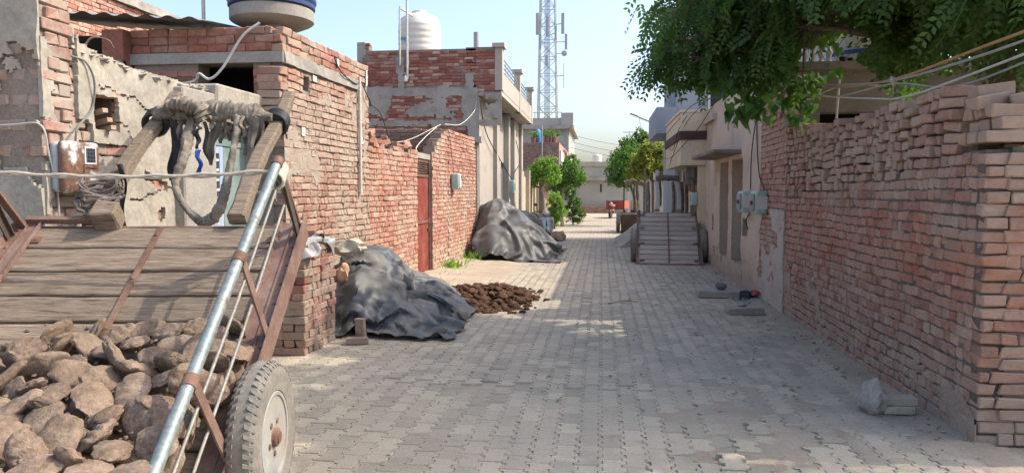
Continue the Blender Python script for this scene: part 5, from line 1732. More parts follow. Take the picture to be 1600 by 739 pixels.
b = MB(); rag(b, loc1((-2.93, 5.18, 1.90)), .20, .06, 44, g_dn); part('blue_rag', b, plain('blue_cloth', (.03, .10, .38), .9), collar, smooth=60)
b = MB(); rag(b, loc1((-2.51, 5.17, 2.13)), .55, .08, 45, g_dn, .05); part('rag', b, M_RAG, yoke, smooth=60)
for (p, L, w, s) in (((-3.22, 5.30, 2.16), .48, .11, 61), ((-3.25, 4.72, 1.78), .5, .12, 62), ((-2.99, 5.24, 2.05), .14, .04, 63)):
    b = MB(); rag(b, loc1(p), L, w, s, g_dn + np.array([.05, 0, 0]), .12); part('black_strap', b, M_STRAP, C1, smooth=60)
for (x, y) in ((xl + .43, yb - .02), (xr - .39, yb - .02)):
    for q in range(3):
        b = MB()
        pts = []
        for i in range(20):
            a = 2 * math.pi * i / 19
            pts.append((x + .085 * math.cos(a), y + (q - 1) * .032 + .03 * math.sin(a), n0 + .06 + .075 * math.sin(a)))
        b.tube(pts, .018, 6); part('shaft_binding', b, M_STRAP, C1, smooth=60)
b = MB(); b.tube(smooth_path([(xr - .35, yb, n0 + .10), (xr - .52, yb - .02, n0 + .11), (xr - .60, yb - .03, n0 + .09)], 6), .04, 8); part('yoke_strap', b, M_STRAP, C1, smooth=60)
# coil of bark rope and block at the foot of the left shaft
b = MB()
for q in range(9):
    pts = [(xl + .42 + .13 * math.cos(a) + .02 * rr.uniform(-1, 1), fr_ + .12 + .09 * math.sin(a) + .02 * q, n0 + .06 + .012 * q + .03 * math.sin(a * 2 + q)) for a in np.linspace(0, 6.28, 22)]
    b.tube(pts, .010, 5)
part('rope_coil', b, M_RAGD, C1, smooth=60)
v, f = cbox(.15, .15, .15, .012, .01, 4)
b = MB(); b.add(v + np.array([xl + .52, fr_ + .03, n0 + .06]), f); part('wood_block', b, M_PLANK, C1)
b = MB(); b.box(xl + .0, xl + .42, fr_ + .013, fr_ + .05, n0 + .013, n0 + .05); part('front_bar', b, M_BROWNP, C1)
# rope tied across the front between the side panels
b = MB()
pa, pb = np.array((xl - .04, 1.42, .62)), np.array((xr, 1.37, .66))
for q in (0, 1):
    pts = [pa + (pb - pa) * t + np.array([0, -.02, -.10]) * 4 * t * (1 - t) * .35 + np.array([0, 0, .010 * q + .006 * math.sin(t * 40 + q * 3)]) for t in np.linspace(0, 1, 40)]
    b.tube(pts, .0085, 6)
part('rope', b, M_ROPE, C1, smooth=60)
b = MB()
for q in range(7):
    pts = [(xr + .01 + .045 * math.cos(a), 1.33 + .018 * (q - 3) + .02 * math.sin(a), .66 + .045 * math.sin(a)) for a in np.linspace(0, 6.28, 14)]
    b.tube(pts, .010, 6)
rag(b, (xr, 1.33, .64), .14, .03, 71, g_dn); rag(b, (xr + .02, 1.33, .66), .10, .03, 72, g_dn)
part('rope_knot', b, M_ROPE, C1, smooth=60)

# ------------------------------------------------------------------ dung cakes heaped on the cart
k = Mat('dry_dung')
c1 = k.noise(9, 6, .7); c2 = k.noise(55, 5, .75)
cc = k.ramp(c1, [(.28, (.125, .090, .066)), (.5, (.225, .168, .125)), (.74, (.325, .255, .195))])
cc = k.mix(.5, cc, k.ramp(c2, [(.3, (.4,) * 3), (.7, (1.4,) * 3)]), 'MULTIPLY')
cc = k.mix(.45, cc, k.ramp(k.island(), [(0, (.75, .72, .70)), (1, (1.25, 1.2, 1.15))]), 'MULTIPLY')
M_DUNG = k.out(cc, .97, k.bump(k.math('ADD', c1, k.math('MULTIPLY', c2, .7)), 1.0, .012), 0, .1)
cakes = []
for i in range(10):
    V, F = lump(.110, .086, .029, 4, .24, 1.5, 200 + i); V[:, 2] += (.005 if i % 5 == 0 else .0) * np.sin(V[:, 0] * 120 + i) * np.clip(V[:, 2] / .02, 0, 1)
    ang = np.arctan2(V[:, 1] / .088, V[:, 0] / .118)
    V[:, 2] += - .10 * (V[:, 0] ** 2) * (1 if i % 2 else -1) * 8 * .25
    V += .007 * np.stack([fbm(V * 24 + s, 3, s + i) for s in (1, 2, 3)], -1) + .0055 * np.stack([fbm(V * 60 + s, 2, s + i + 9) for s in (1, 2, 3)], -1)
    bb = MB(); bb.add(V, F); me = bb.mesh('dung_cake', True); me.materials.append(M_DUNG)
    me.polygons.foreach_set('use_smooth', np.ones(len(me.polygons), bool))
    cakes.append(me)
CM = C1.matrix_world
rc = random.Random(21)
def pile_n(x, y):
    lim = np.interp(x, [xl, xl + .45, -1.0, -.75, xr], [.40, .46, .56, .62, .60]) + .05 * n1(x * 5, 0, 0, 6)
    return n0 + .035 + max(0.0, (lim - y)) * .43
placed = []
def try_cake(x, y, n_, mind):
    for (a, b_, c_) in placed:
        if (a - x) ** 2 + (b_ - y) ** 2 + ((c_ - n_) * 1.8) ** 2 < mind * mind: return False
    placed.append((x, y, n_)); return True
cnt = 0
top_cakes = []
def px_xy(p):
    v = np.array(p) - CAMP
    z = v @ _fw
    return 800 + 1164 * (v @ _rt) / z, 369.5 - 1164 * (v @ _up) / z
for layer in range(3):
    for att in range(2600):
        x = rc.uniform(xl + .10, xr - .07); y = rc.uniform(-.70, .60)
        top = pile_n(x, y)
        if top < n0 + .04: continue
        n_ = top - layer * .07
        if n_ < n0 + .03: continue
        if not try_cake(x, y, n_, .138 if layer == 0 else .15): continue
        wp = CM @ Vector((x, y, n_))
        if not in_view(wp, .16): continue
        o = bpy.data.objects.new('dung_cake', cakes[rc.randrange(10)]); COL.objects.link(o)
        tilt = rc.gauss(0, .48); tilt2 = rc.gauss(0, .48)
        if rc.random() < .3: tilt += rc.choice([-1, 1]) * .9
        Mo = Matrix.Translation(wp) @ CM.to_3x3().to_4x4() @ Matrix.Rotation(-.35 + tilt, 4, 'X') @ Matrix.Rotation(tilt2, 4, 'Y') @ Matrix.Rotation(rc.uniform(0, 6.28), 4, 'Z') @ Matrix.Diagonal((rc.uniform(.78, 1.14), rc.uniform(.78, 1.10), rc.uniform(.85, 1.2), 1))
        o.matrix_world = Mo
        lab = ('dry dung cake at the upper edge of the heap, against the bare planks' if top - n0 < .13 else
               'dry dung cake in the heap beside the steel side tube' if x > xr - .35 else
               'dry dung cake in the heap left of the centre strap' if x < -1.1 else 'dry dung cake in the middle of the heap on the cart')
        if layer: lab = lab.replace('dry dung cake', 'half buried dung cake')
        tag(o, lab, 'dung cake', 'dung cakes heaped on the cart')
        if not layer: top_cakes.append((px_xy(wp), o))
        cnt += 1
ORD = ['first', 'second', 'third', 'fourth', 'fifth', 'sixth', 'seventh', 'eighth', 'ninth', 'tenth', 'eleventh', 'twelfth', 'thirteenth', 'fourteenth', 'fifteenth', 'sixteenth', 'seventeenth', 'eighteenth', 'nineteenth', 'twentieth']
top_cakes = [q for q in top_cakes if q[0][1] < 760 and q[0][0] > -20]
top_cakes.sort(key=lambda q: q[0][1])
rows = [top_cakes[i:i + 10] for i in range(0, len(top_cakes), 10)]
for ri, row_ in enumerate(rows):
    row_.sort(key=lambda q: q[0][0])
    for ci, (_, o) in enumerate(row_):
        o['label'] = '%s dung cake from the left in the %s row down the heap' % (ORD[ci], ORD[ri])

vcr = [lump(1, .8, .5, 1, .5, 1.6, 900 + i) for i in range(6)]
b = MB()
for i in range(520):
    x = rc.uniform(xl + .08, xr - .05); y = rc.uniform(-.70, .68)
    tp_ = pile_n(x, y)
    n_ = max(n0 + .006, tp_ - rc.uniform(.0, .05)) if tp_ > n0 + .04 else n0 + .006
    if tp_ <= n0 + .04 and rc.random() < .5: continue
    s_ = rc.uniform(.004, .016); v, f = vcr[i % 6]
    b.add(v * s_ + np.array([x, y, n_]), f)
b.xf(np.array(CM))
solo('dung_crumbs', b, M_DUNG, 'crumbs and broken bits strewn among the dung cakes on the cart', 'crumbs', tuple(CM @ Vector((-.9, -.2, .2))), kind='stuff')

# ------------------------------------------------------------------ the two carts farther up on the right
C2, xl2, xr2, *_ = build_cart('empty plank cart tipped up against the plastered house on the right', (2.275, 17.10, .37), RAD(3), RAD(36.5), 1.32, 1.02, -.80, clean=True, rwid=.0)
yb2 = 1.02 + 1.2
b = MB(); wrapped(b, [(xl2 + .40, yb2, .27), (xl2 + .62, yb2, .29), (xr2 - .38, yb2, .27)], .07, 7, .2, 35); y2 = part('yoke', b, M_RAGD, C2, smooth=60)
g2 = np.array(C2.matrix_world.to_3x3().inverted() @ Vector((0, 0, -1)))
for i, (x, L) in enumerate(((xl2 + .2, .9), (xl2 + .48, .6), (xr2 - .4, 1.0), (xr2 - .3, .9), (xr2 - .52, .8), (xr2 - .2, 1.05))):
    b = MB(); wrapped(b, [(x, yb2 - .1, .24), tuple(np.array((x, yb2 - .1, .24)) + g2 * L * .5 + np.array([.03, 0, 0])), tuple(np.array((x + .02, yb2 - .1, .24)) + g2 * L)], .035, 9, .2, 40 + i); part('hanging_harness', b, (M_RAG, M_RAGD)[i % 2], y2, smooth=60)
for x in (xl2 + .12, xr2 - .1):
    b = MB(); b.bar((x, .95, .1), tuple(np.array((x, 1.0, .14)) - g2 * 1.05), .06, .05); part('corner_stake', b, M_PLANK, C2)
C3, xl3, xr3, *_ = build_cart('dark wooden cart parked beyond the tipped plank cart', (.66, 29.2, .37), RAD(2), RAD(14), 1.10, .95, -.75, clean=True, dark=True)
C3.location.x += 1.30
C3['label'] = 'dark wooden cart parked farther up the street beside the grey cloth'
for i, x in enumerate((xl3 + .1, xl3 + .5, xr3 - .1)):
    b = MB(); b.bar((x, .9, .1), (x, 1.5, 1.25), .05, .05); part('stake', b, M_WOODDK, C3)
b = MB(); wrapped(b, [(xl3 + .12, 1.5, 1.2), (xl3 + .5, 1.5, 1.28), (xr3 - .12, 1.5, 1.15)], .11, 6, .3, 55); part('bundle', b, M_RAG, C3, smooth=60)
b = MB(); b.box(xl3, xr3, -.78, -.74, -.2, .55); part('tailboard', b, M_WOODDK, C3)

# ================================================================== HEAPS UNDER SHEETS
k = Mat('dusty_tarpaulin')
t1 = k.noise(2.2, 6, .65); t2 = k.noise(14, 5, .7)
tc = k.ramp(t2, [(.3, (.036, .042, .049)), (.7, (.066, .075, .086))])
tc = k.mix(k.rng(t1, .44, .66, 0, .75), tc, (.20, .185, .155))
tc = k.mix(k.rng(k.noise(6, 6, .7), .60, .72, 0, .6), tc, (.27, .235, .18))
M_TARP = k.out(tc, k.rng(t1, .4, .65, .44, .74), k.bump(k.noise(40, 4, .7), .25, .004), 0, .45)
k = Mat('grey_tarpaulin')
t1 = k.noise(1.6, 6, .65); t2 = k.noise(14, 5, .7)
tc = k.ramp(t2, [(.3, (.060, .061, .062)), (.7, (.10, .10, .098))])
tc = k.mix(k.rng(t1, .42, .66, 0, .7), tc, (.165, .157, .14))
M_TARP2 = k.out(tc, .5, k.bump(k.noise(40, 4, .7), .25, .004), 0, .35)

def relax(P, n=3):
    """irons out ripples one cell wide"""
    for _ in range(n):
        Q = np.pad(P, ((1, 1), (1, 1), (0, 0)), 'edge')
        P = .25 * P + .75 * (Q[:-2, 1:-1] + Q[2:, 1:-1] + Q[1:-1, :-2] + Q[1:-1, 2:]) / 4
    return P
def crease(P, amp=.03, sc=4.5, seed=0):
    """sharp folds pressed into a sheet along its normals"""
    nu = np.cross(np.gradient(P, axis=0), np.gradient(P, axis=1)); nu /= np.linalg.norm(nu, axis=-1, keepdims=True) + 1e-9
    nu *= np.sign(nu[..., 2:3] + 1e-6)
    q = P * sc + .5 * np.stack([fbm(P * 2 + s, 2, seed + s) for s in (1, 2, 3)], -1) * 2
    rid = (1 - np.abs(vnoise(q, seed))) ** 2.2 + .5 * (1 - np.abs(vnoise(q * 2.3 + 7, seed + 4))) ** 2.5
    out = P + nu * (amp * (rid - .45))[..., None]
    out[..., 2] = np.maximum(out[..., 2], .008)
    return out
def sheet(name, P, mat, label, cat, loc):
    n_, m_ = P.shape[:2]
    idx = np.arange(n_ * m_).reshape(n_, m_)
    F = np.stack([idx[:-1, :-1], idx[1:, :-1], idx[1:, 1:], idx[:-1, 1:]], -1).reshape(-1, 4)
    V = P.reshape(-1, 3)
    V2 = V - np.array([0, 0, .004])
    F2 = F[:, ::-1] + len(V)
    me = fast_mesh(name, np.concatenate([V, V2]) - np.array(loc), np.concatenate([F, F2]), True)
    me.set_sharp_from_angle(angle=RAD(32))
    o = link(name, me, mat); o.location = loc
    WLOC[o] = np.array(loc, float)
    return tag(o, label, cat)
def bumps(lst):
    def h(X, Y):
        z = np.zeros_like(X)
        for (x, y, rx, ry, hh, p) in lst:
            q = np.abs((X - x) / rx) ** p + np.abs((Y - y) / ry) ** p
            z = np.maximum(z, hh * np.clip(1 - q, 0, 1) ** .6)
        return z
    return h
H1 = bumps([(-2.95, 9.3, .55, .9, .86, 2), (-2.75, 8.5, .5, .55, .62, 2), (-2.6, 9.8, .7, .8, .38, 2), (-2.25, 9.3, .55, .7, .24, 2), (-2.95, 10.2, .45, .6, .45, 2), (-2.3, 8.6, .4, .5, .22, 2)])
P = drape(-3.34, -1.66, 7.72, 10.6, H1, (84, 136), 1.36, 110, 3, .06, .22, stiff=.22)
P[..., 0] = np.maximum(P[..., 0], -3.45 + (P[..., 1] - 7.82) * .0356 + .04)
P = relax(P, 4)
def gathers(P, cx, cy, k_, amp, seed):
    dx, dy = P[..., 0] - cx, P[..., 1] - cy
    th = np.arctan2(dy * .7, dx); rr_ = np.hypot(dx, dy * .7)
    w_ = 1.6 * fbm(P * 1.3, 3, seed)
    rid = (1 - np.abs(np.sin(k_ * th + w_ + 1.2 * rr_))) ** 1.8
    P = P.copy(); P[..., 2] += amp * rid * np.clip(rr_ / .45, 0, 1) * np.clip((1.7 - rr_) / .7, 0, 1)
    return P
P = crease(relax(crease(gathers(P, -3.0, 9.1, 6.0, .08, 7), .04, 2.4, 5), 2), .035, 4.2, 45)
t_ = sheet('tarpaulin', P, M_TARP, 'crumpled dark blue tarpaulin over a heap beside the brick stack', 'tarpaulin', (-2.6, 9.3, 0))
H2 = bumps([(-2.55, 18.4, .75, 1.3, 1.40, 1.6), (-2.1, 17.9, .85, 1.1, 1.0, 1.6), (-1.75, 18.2, .75, 1.2, .55, 2), (-2.5, 17.3, .6, .7, .8, 1.7), (-2.35, 19.3, .7, 1.0, 1.1, 2)])
P = drape(-3.0, -.95, 16.6, 20.2, H2, (84, 116), 1.30, 110, 8, .06, .18, stiff=.12)
P[..., 0] = np.maximum(P[..., 0], XR + .06)
P = relax(crease(gathers(relax(P, 2), -2.6, 18.6, 6.0, .08, 17), .03, 2.2, 15), 1)
sheet('tarpaulin', P, M_TARP2, 'large grey tarpaulin heap leaning on the two-storey house', 'tarpaulin', (-2.0, 18.2, 0))
H3 = bumps([(-2.4, 22.5, .55, 1.6, .95, 2), (-2.2, 24, .5, 1.2, .8, 2)])
P = drape(-2.95, -1.8, 20.8, 25.2, H3, (40, 70), 1.2, 80, 9, .06, .1)
sheet('tarpaulin', P, M_TARP2, 'smaller grey tarpaulin heap behind the scooter', 'tarpaulin', (-2.4, 23, 0))
H4 = bumps([(1.05, 22.4, .4, .5, .66, 1.4), (.80, 22.2, .42, .5, .36, 1.6)])
P = drape(.40, 1.5, 21.6, 23.1, H4, (44, 50), 1.25, 80, 12, .05, .1)
sheet('grey_cloth', P, mottled('pale_canvas', [(.30, .29, .26), (.40, .385, .35)], 3, 60, .3, .4, .004), 'pale grey cloth draped in a heap behind the tipped plank cart', 'cloth', (1.0, 22.3, 0))
# bricks showing at the edge of the second heap
rb2 = random.Random(6)
for i in range(16):
    z = .04 + .075 * (i // 2); y = 17.2 + .26 * (i % 2) + .06 * (i // 2)
    o = bpy.data.objects.new('loose_brick', brick_mesh('S', i % 6, M_GATE)); COL.objects.link(o)
    o.matrix_world = Matrix.Translation((-2.86 + .02 * rb2.uniform(-1, 1), y, z)) @ Matrix.Rotation(rb2.uniform(1.2, 1.8), 4, 'Z')
    tag(o, 'red brick stacked at the edge of the large grey tarpaulin', 'brick', 'bricks beside the grey tarpaulin')

# ------------------------------------------------------------------ stack of bricks by the near house
sk = []
M_STACK = brick_mat('stacked_brick', [(.17, .085, .07), (.25, .105, .085), (.31, .145, .115), (.33, .22, .17), (.27, .225, .18)], (.27, .235, .19), .45, .68, 2.2,
                    [((.26, .225, .175), -.6, .42, .75)])
T = thing('brick_stack', 'square stack of bricks beside the cart topped with clear plastic sheet', 'brick stack', (-3.0, 7.2, 0))
rk = random.Random(33)
z = .0
row = 0
while z < 1.06:
    nb = 3 if z < .92 else 2
    if row % 2 == 0:       # stretchers to the front
        for i in range(3):
            for j in range(7):
                x = -2.96 - i * .232; y = 6.92 + j * .118
                if 0 < i < 3 and 0 < j < 6 and z < .95: continue
                sk.append((bmat((x + rk.gauss(0, .006), y + rk.gauss(0, .006), z + .037), (1, 0, 0), (0, 1, 0), (0, 0, 1), 1, 1.05, 1.05), 'S', rk.randrange(6)))
    else:
        for i in range(6):
            for j in range(4):
                x = -2.90 - i * .116; y = 6.975 + j * .212
                if 0 < i < 5 and 0 < j < 3 and z < .95: continue
                sk.append((bmat((x + rk.gauss(0, .006), y + rk.gauss(0, .006), z + .037), (0, 1, 0), (-1, 0, 0), (0, 0, 1), .93, 1.05, 1.05), 'S', rk.randrange(6)))
    z += .0765; row += 1
for (x, y, z_, a) in ((-3.12, 7.05, 1.16, .1), (-3.02, 7.30, 1.16, .3), (-3.35, 7.1, 1.16, 0.05), (-3.12, 7.12, 1.235, .15)):
    sk.append((bmat((x, y, z_), (math.cos(a), math.sin(a), 0), (-math.sin(a), math.cos(a), 0)), 'S', rk.randrange(6)))
place_bricks(T, sk, M_STACK, 300)
HP = lambda X, Y: np.where((X < -2.85) & (X > -3.52) & (Y > 6.87) & (Y < 7.68), 1.075, 0.55)
P = drape(-3.42, -2.72, 6.78, 7.78, HP, (40, 48), 1.25, 60, 15, .05, .08, fric=.6)
k = Mat('cloudy_plastic')
k.b.inputs['Transmission Weight'].default_value = .25
M_POLY = k.out(k.mix(.5, (.42, .42, .40), k.ramp(k.noise(8, 5), [(.3, (.6,) * 3), (.7, (1.2,) * 3)]), 'MULTIPLY'), .35, k.bump(k.noise(30, 3), .3, .004), 0, .5)
sheet('plastic_sheet', P, M_POLY, 'crumpled cloudy plastic sheet lying over the brick stack', 'plastic sheet', (-3.0, 7.3, 1.08))
# bricks and sacks round the tarpaulin
def lone_brick(x, y, z, a, label, mat, tl=0, group=None):
    o = bpy.data.objects.new('loose_brick', brick_mesh('S', RN.randrange(6), mat)); COL.objects.link(o)
    o.matrix_world = Matrix.Translation((x, y, z)) @ Matrix.Rotation(a, 4, 'Z') @ Matrix.Rotation(tl, 4, 'Y')
    tag(o, label, 'brick', group)
lone_brick(-2.52, 7.45, .045, .25, 'brick lying flat on the near edge of the blue tarpaulin', M_STACK)
lone_brick(-2.52, 7.55, .15, 1.5, 'brick set upright on the near corner of the blue tarpaulin', M_STACK, 1.5)
v, f = lump(.19, .13, .10, 3, .7, 1.8, 4); b = MB(); b.add(v + np.array([-2.95, 8.40, .93]), f)
solo('sack', b, mottled('pale_sacking', [(.44, .38, .29), (.52, .46, .36)], 6, 60, .4, .5, .006), 'pale stuffed sack at the top of the blue tarpaulin heap', 'sack', (-2.95, 8.35, .85), True)
v, f = lump(.07, .07, .10, 3, .6, 1.8, 5); b = MB(); b.add(v + np.array([-2.82, 7.86, .70]), f)
solo('orange_sack', b, mottled('faded_orange', [(.42, .23, .14), (.48, .30, .2)], 6, 60, .4, .5, .006), 'small faded orange bag tucked beside the blue tarpaulin', 'bag', (-2.82, 7.86, .6), True)
# bundle of wood/stone under the sack so that it rests on something
# dark loose dung spread on the paving
k = Mat('dark_manure')
c1 = k.noise(12, 6, .7)
M_MANURE = k.out(k.mix(.5, k.ramp(c1, [(.3, (.045, .026, .018)), (.55, (.10, .055, .035)), (.75, (.17, .10, .065))]), k.ramp(k.island(), [(0, (.6,) * 3), (1, (1.4,) * 3)]), 'MULTIPLY'), .97, k.bump(c1, .9, .01), 0, .1)
rm_ = random.Random(8)
vs = [lump(.075, .06, .045, 2, .5, 2.0, 400 + i) for i in range(10)]
b = MB()
for i in range(980):
    a = rm_.uniform(0, 6.28); q = math.sqrt(rm_.random()) if i % 9 else rm_.uniform(.9, 1.18)
    lim = 1 + .28 * n1(math.cos(a) * 1.6, math.sin(a) * 1.6, 0, 12)
    x = -1.86 + .82 * q * lim * math.cos(a); y = 10.75 + 1.40 * q * lim * math.sin(a)
    z = (.012 + .17 * max(0, 1 - q ** 2) * (1 + .6 * n1(x * 3, y * 3, 0, 5))) * rm_.uniform(.3, 1)
    v, f = vs[i % 10]; s = rm_.uniform(.3, 1.15) * (1 if q < .9 else .6)
    c_, s_ = math.cos(i), math.sin(i)
    v2 = v * s; v2 = np.stack([v2[:, 0] * c_ - v2[:, 1] * s_, v2[:, 0] * s_ + v2[:, 1] * c_, v2[:, 2]], -1)
    b.add(v2 + np.array([x, y, z]), f)
solo('manure_heap', b, M_MANURE, 'low heap of dark brown loose dung spread on the paving', 'dung heap', (-1.86, 10.95, 0), True, kind='stuff')

# ------------------------------------------------------------------ slab, stones and rubbish along the right wall
v, f = cbox(.62, .46, .11, .012, .008, 3)
b = MB(); b.add(v + np.array([1.76, 11.55, .055]), f); solo('concrete_slab', b, M_CONC, 'thick grey concrete slab lying by the plaster house wall', 'slab', (1.76, 11.55, 0))
v, f = lump(.085, .07, .06, 2, .35, 1.5, 6); b = MB(); b.add(v + np.array([1.80, 11.5, .165]), f); solo('stone', b, mottled('dark_stone', [(.12, .11, .10), (.20, .18, .165)], 6, 50, .4, .5, .006), 'dark stone sitting on the concrete slab', 'stone', (1.8, 11.5, .11), 30)
v, f = cbox(.46, .23, .09, .012, .01, 5); b = MB(); b.add(v @ np.array([[.98, .1, 0], [-.1, .98, 0], [0, 0, 1]]) + np.array([1.86, 9.95, .045]), f); solo('broken_slab', b, M_CONC, 'small broken slab flat on the dusty paving before the concrete slab', 'slab', (1.86, 9.95, 0))
v, f = lump(.06, .05, .03, 2, .35, 1.5, 8); b = MB(); b.add(v + np.array([1.84, 10.0, .115]), f); solo('stone', b, M_CONC, 'small stone lying on the small broken slab', 'stone', (1.84, 10.0, .09), 30)
v, f = lump(.10, .13, .085, 3, .75, 1.7, 9); b = MB(); b.add(v @ np.array([[1, 0, .0], [0, 1, .0], [0, 0, 1.35]]) + np.array([1.97, 5.62, .09]), f); solo('rubble_stone', b, mottled('pale_rubble', [(.27, .25, .22), (.36, .335, .29)], 6, 50, .4, .7, .008), 'pale broken lump leaning on two paving blocks by the right wall', 'stone', (1.97, 5.62, 0), 30)
for i, (x, y, z, a) in enumerate(((2.13, 5.60, .03, .05), (2.15, 5.62, .088, .02))):
    v, f = cbox(.22, .12, .058, .006, .003, 40 + i); c_, s_ = math.cos(a), math.sin(a)
    b = MB(); b.add(v @ np.array([[c_, s_, 0], [-s_, c_, 0], [0, 0, 1]]) + np.array([x, y, z]), f)
    solo('loose_paver', b, M_BLOCK, ['lower grey paving block beside the rubble by the right wall', 'upper grey paving block stacked beside the rubble by the right wall'][i], 'paving block', (x, y, z - .03))
v, f = lump(.06, .05, .04, 2, .4, 2, 12); b = MB(); b.add(v + np.array([2.12, 5.78, .035]), f); solo('rubble_stone', b, M_CONC, 'small stone behind the two stacked paving blocks', 'stone', (2.12, 5.78, 0), 30)
Hr = lambda X, Y: X * 0 + .01
P = drape(2.02, 2.28, 11.1, 11.55, bumps([(2.14, 11.35, .1, .16, .12, 2)]), (22, 30), 1.25, 60, 22, .04, .06)
sheet('dark_rag', P, plain('dark_rag_cloth', (.03, .03, .035), .9, 0, .5), 'crumpled dark rag on the rubble by the slab', 'rag', (2.15, 11.3, 0))
P = drape(2.2, 2.32, 11.15, 11.4, bumps([(2.26, 11.28, .05, .1, .14, 2)]), (14, 20), 1.2, 40, 23, .04, .05)
sheet('red_scrap', P, plain('red_scrap_cloth', (.30, .06, .08), .8, 0, .4), 'small red scrap against the wall beside the dark rag', 'scrap', (2.26, 11.3, 0))
b = MB()
for i in range(60):
    v, f = lump(.035, .03, .022, 1, .4, 2, i); s = rm_.uniform(.4, 1.3); b.add(v * s + np.array([rm_.uniform(1.9, 2.34), rm_.uniform(10.6, 11.6), .015]), f)
solo('rubble', b, M_CONC, 'scatter of small rubble at the foot of the green meters', 'rubble', (2.1, 11.1, 0), kind='stuff')
b = MB()
for i in range(170):
    x = rm_.choice([rm_.uniform(1.0, 2.3), rm_.uniform(-.5, 2.2)]); y = rm_.uniform(5.2, 13.5); s = rm_.uniform(.012, .035); a = rm_.uniform(0, 6.28)
    b.add([(x + s * math.cos(a), y + s * math.sin(a), .008 + rm_.random() * .01), (x - s * .5 * math.sin(a), y + s * .5 * math.cos(a), .016), (x - s * math.cos(a), y - s * math.sin(a), .008), (x + s * .5 * math.sin(a), y - s * .5 * math.cos(a), .014)], [(0, 1, 2, 3)])
solo('leaf_litter', b, mottled('dry_leaf', [(.10, .075, .03), (.20, .15, .06)], 9, 60, .4, .2, .003), 'dry leaves and crumbs scattered on the paving near the right wall', 'leaf litter', (1, 9, 0), kind='stuff')
b = MB(); b.tube(smooth_path([(.10, 10.55, .012), (.3, 10.7, .03), (.52, 10.75, .02)], 6), .008, 5); b.tube([(.3, 10.7, .03), (.42, 10.9, .02)], .006, 5)
solo('twig', b, wm, 'thin dry twig lying on the paving in the middle of the street', 'twig', (.3, 10.7, 0), True)
# ================================================================== VEGETATION
def leaf_mat(name, cols, trans=.3, rough=.55):
    k = Mat(name)
    c = k.ramp(k.island(), [(i / (len(cols) - 1), q) for i, q in enumerate(cols)])
    c = k.mix(.4, c, k.ramp(k.noise(1.3, 4), [(.3, (.6,) * 3), (.7, (1.35,) * 3)]), 'MULTIPLY')
    k.out(c, rough, None, 0, .35)
    tr = k.node('ShaderNodeBsdfTranslucent'); k.put(tr.inputs['Color'], k.mix(1.0, c, (1.5, 1.6, .7), 'MULTIPLY'))
    mx = k.node('ShaderNodeMixShader'); mx.inputs[0].default_value = trans
    k.t.links.new(k.b.outputs[0], mx.inputs[1]); k.t.links.new(tr.outputs[0], mx.inputs[2])
    k.t.links.new(mx.outputs[0], k.t.nodes['Material Output'].inputs['Surface'])
    return k.m
M_LEAF_DK = leaf_mat('dark_leaf', [(.040, .090, .028), (.068, .135, .040), (.105, .175, .052)], .48)
M_LEAF = leaf_mat('green_leaf', [(.07, .155, .038), (.105, .20, .05), (.145, .245, .065)], .45)
M_LEAF_BR = leaf_mat('bright_leaf', [(.10, .21, .045), (.15, .27, .06), (.21, .33, .08)], .5)
M_LEAF_YL = leaf_mat('yellow_green_leaf', [(.15, .185, .04), (.22, .245, .06), (.29, .30, .085)], .5)
M_LEAF_VINE = leaf_mat('vine_leaf', [(.045, .11, .030), (.068, .15, .042), (.10, .19, .055)], .45, .45)
M_BARK = mottled('bark', [(.10, .078, .06), (.18, .145, .115)], 6, 40, .45, .8, .01)
M_BARK_W = mottled('pale_bark', [(.22, .18, .145), (.32, .275, .23)], 6, 40, .45, .8, .01)

def rhombs(C, D, U, L, W):
    """leaf blades: centres, long directions, side directions, length, width -> quads"""
    N = np.cross(D, U)
    V = np.stack([C - D * L * .5, C + U * W * .5 + N * W * .12 - D * L * .05, C + D * L * .5, C - U * W * .5 + N * W * .12 - D * L * .05], 1).reshape(-1, 3)
    F = np.arange(len(C) * 4).reshape(-1, 4)
    return V, F
def unit(a): return a / (np.linalg.norm(a, axis=-1, keepdims=True) + 1e-9)

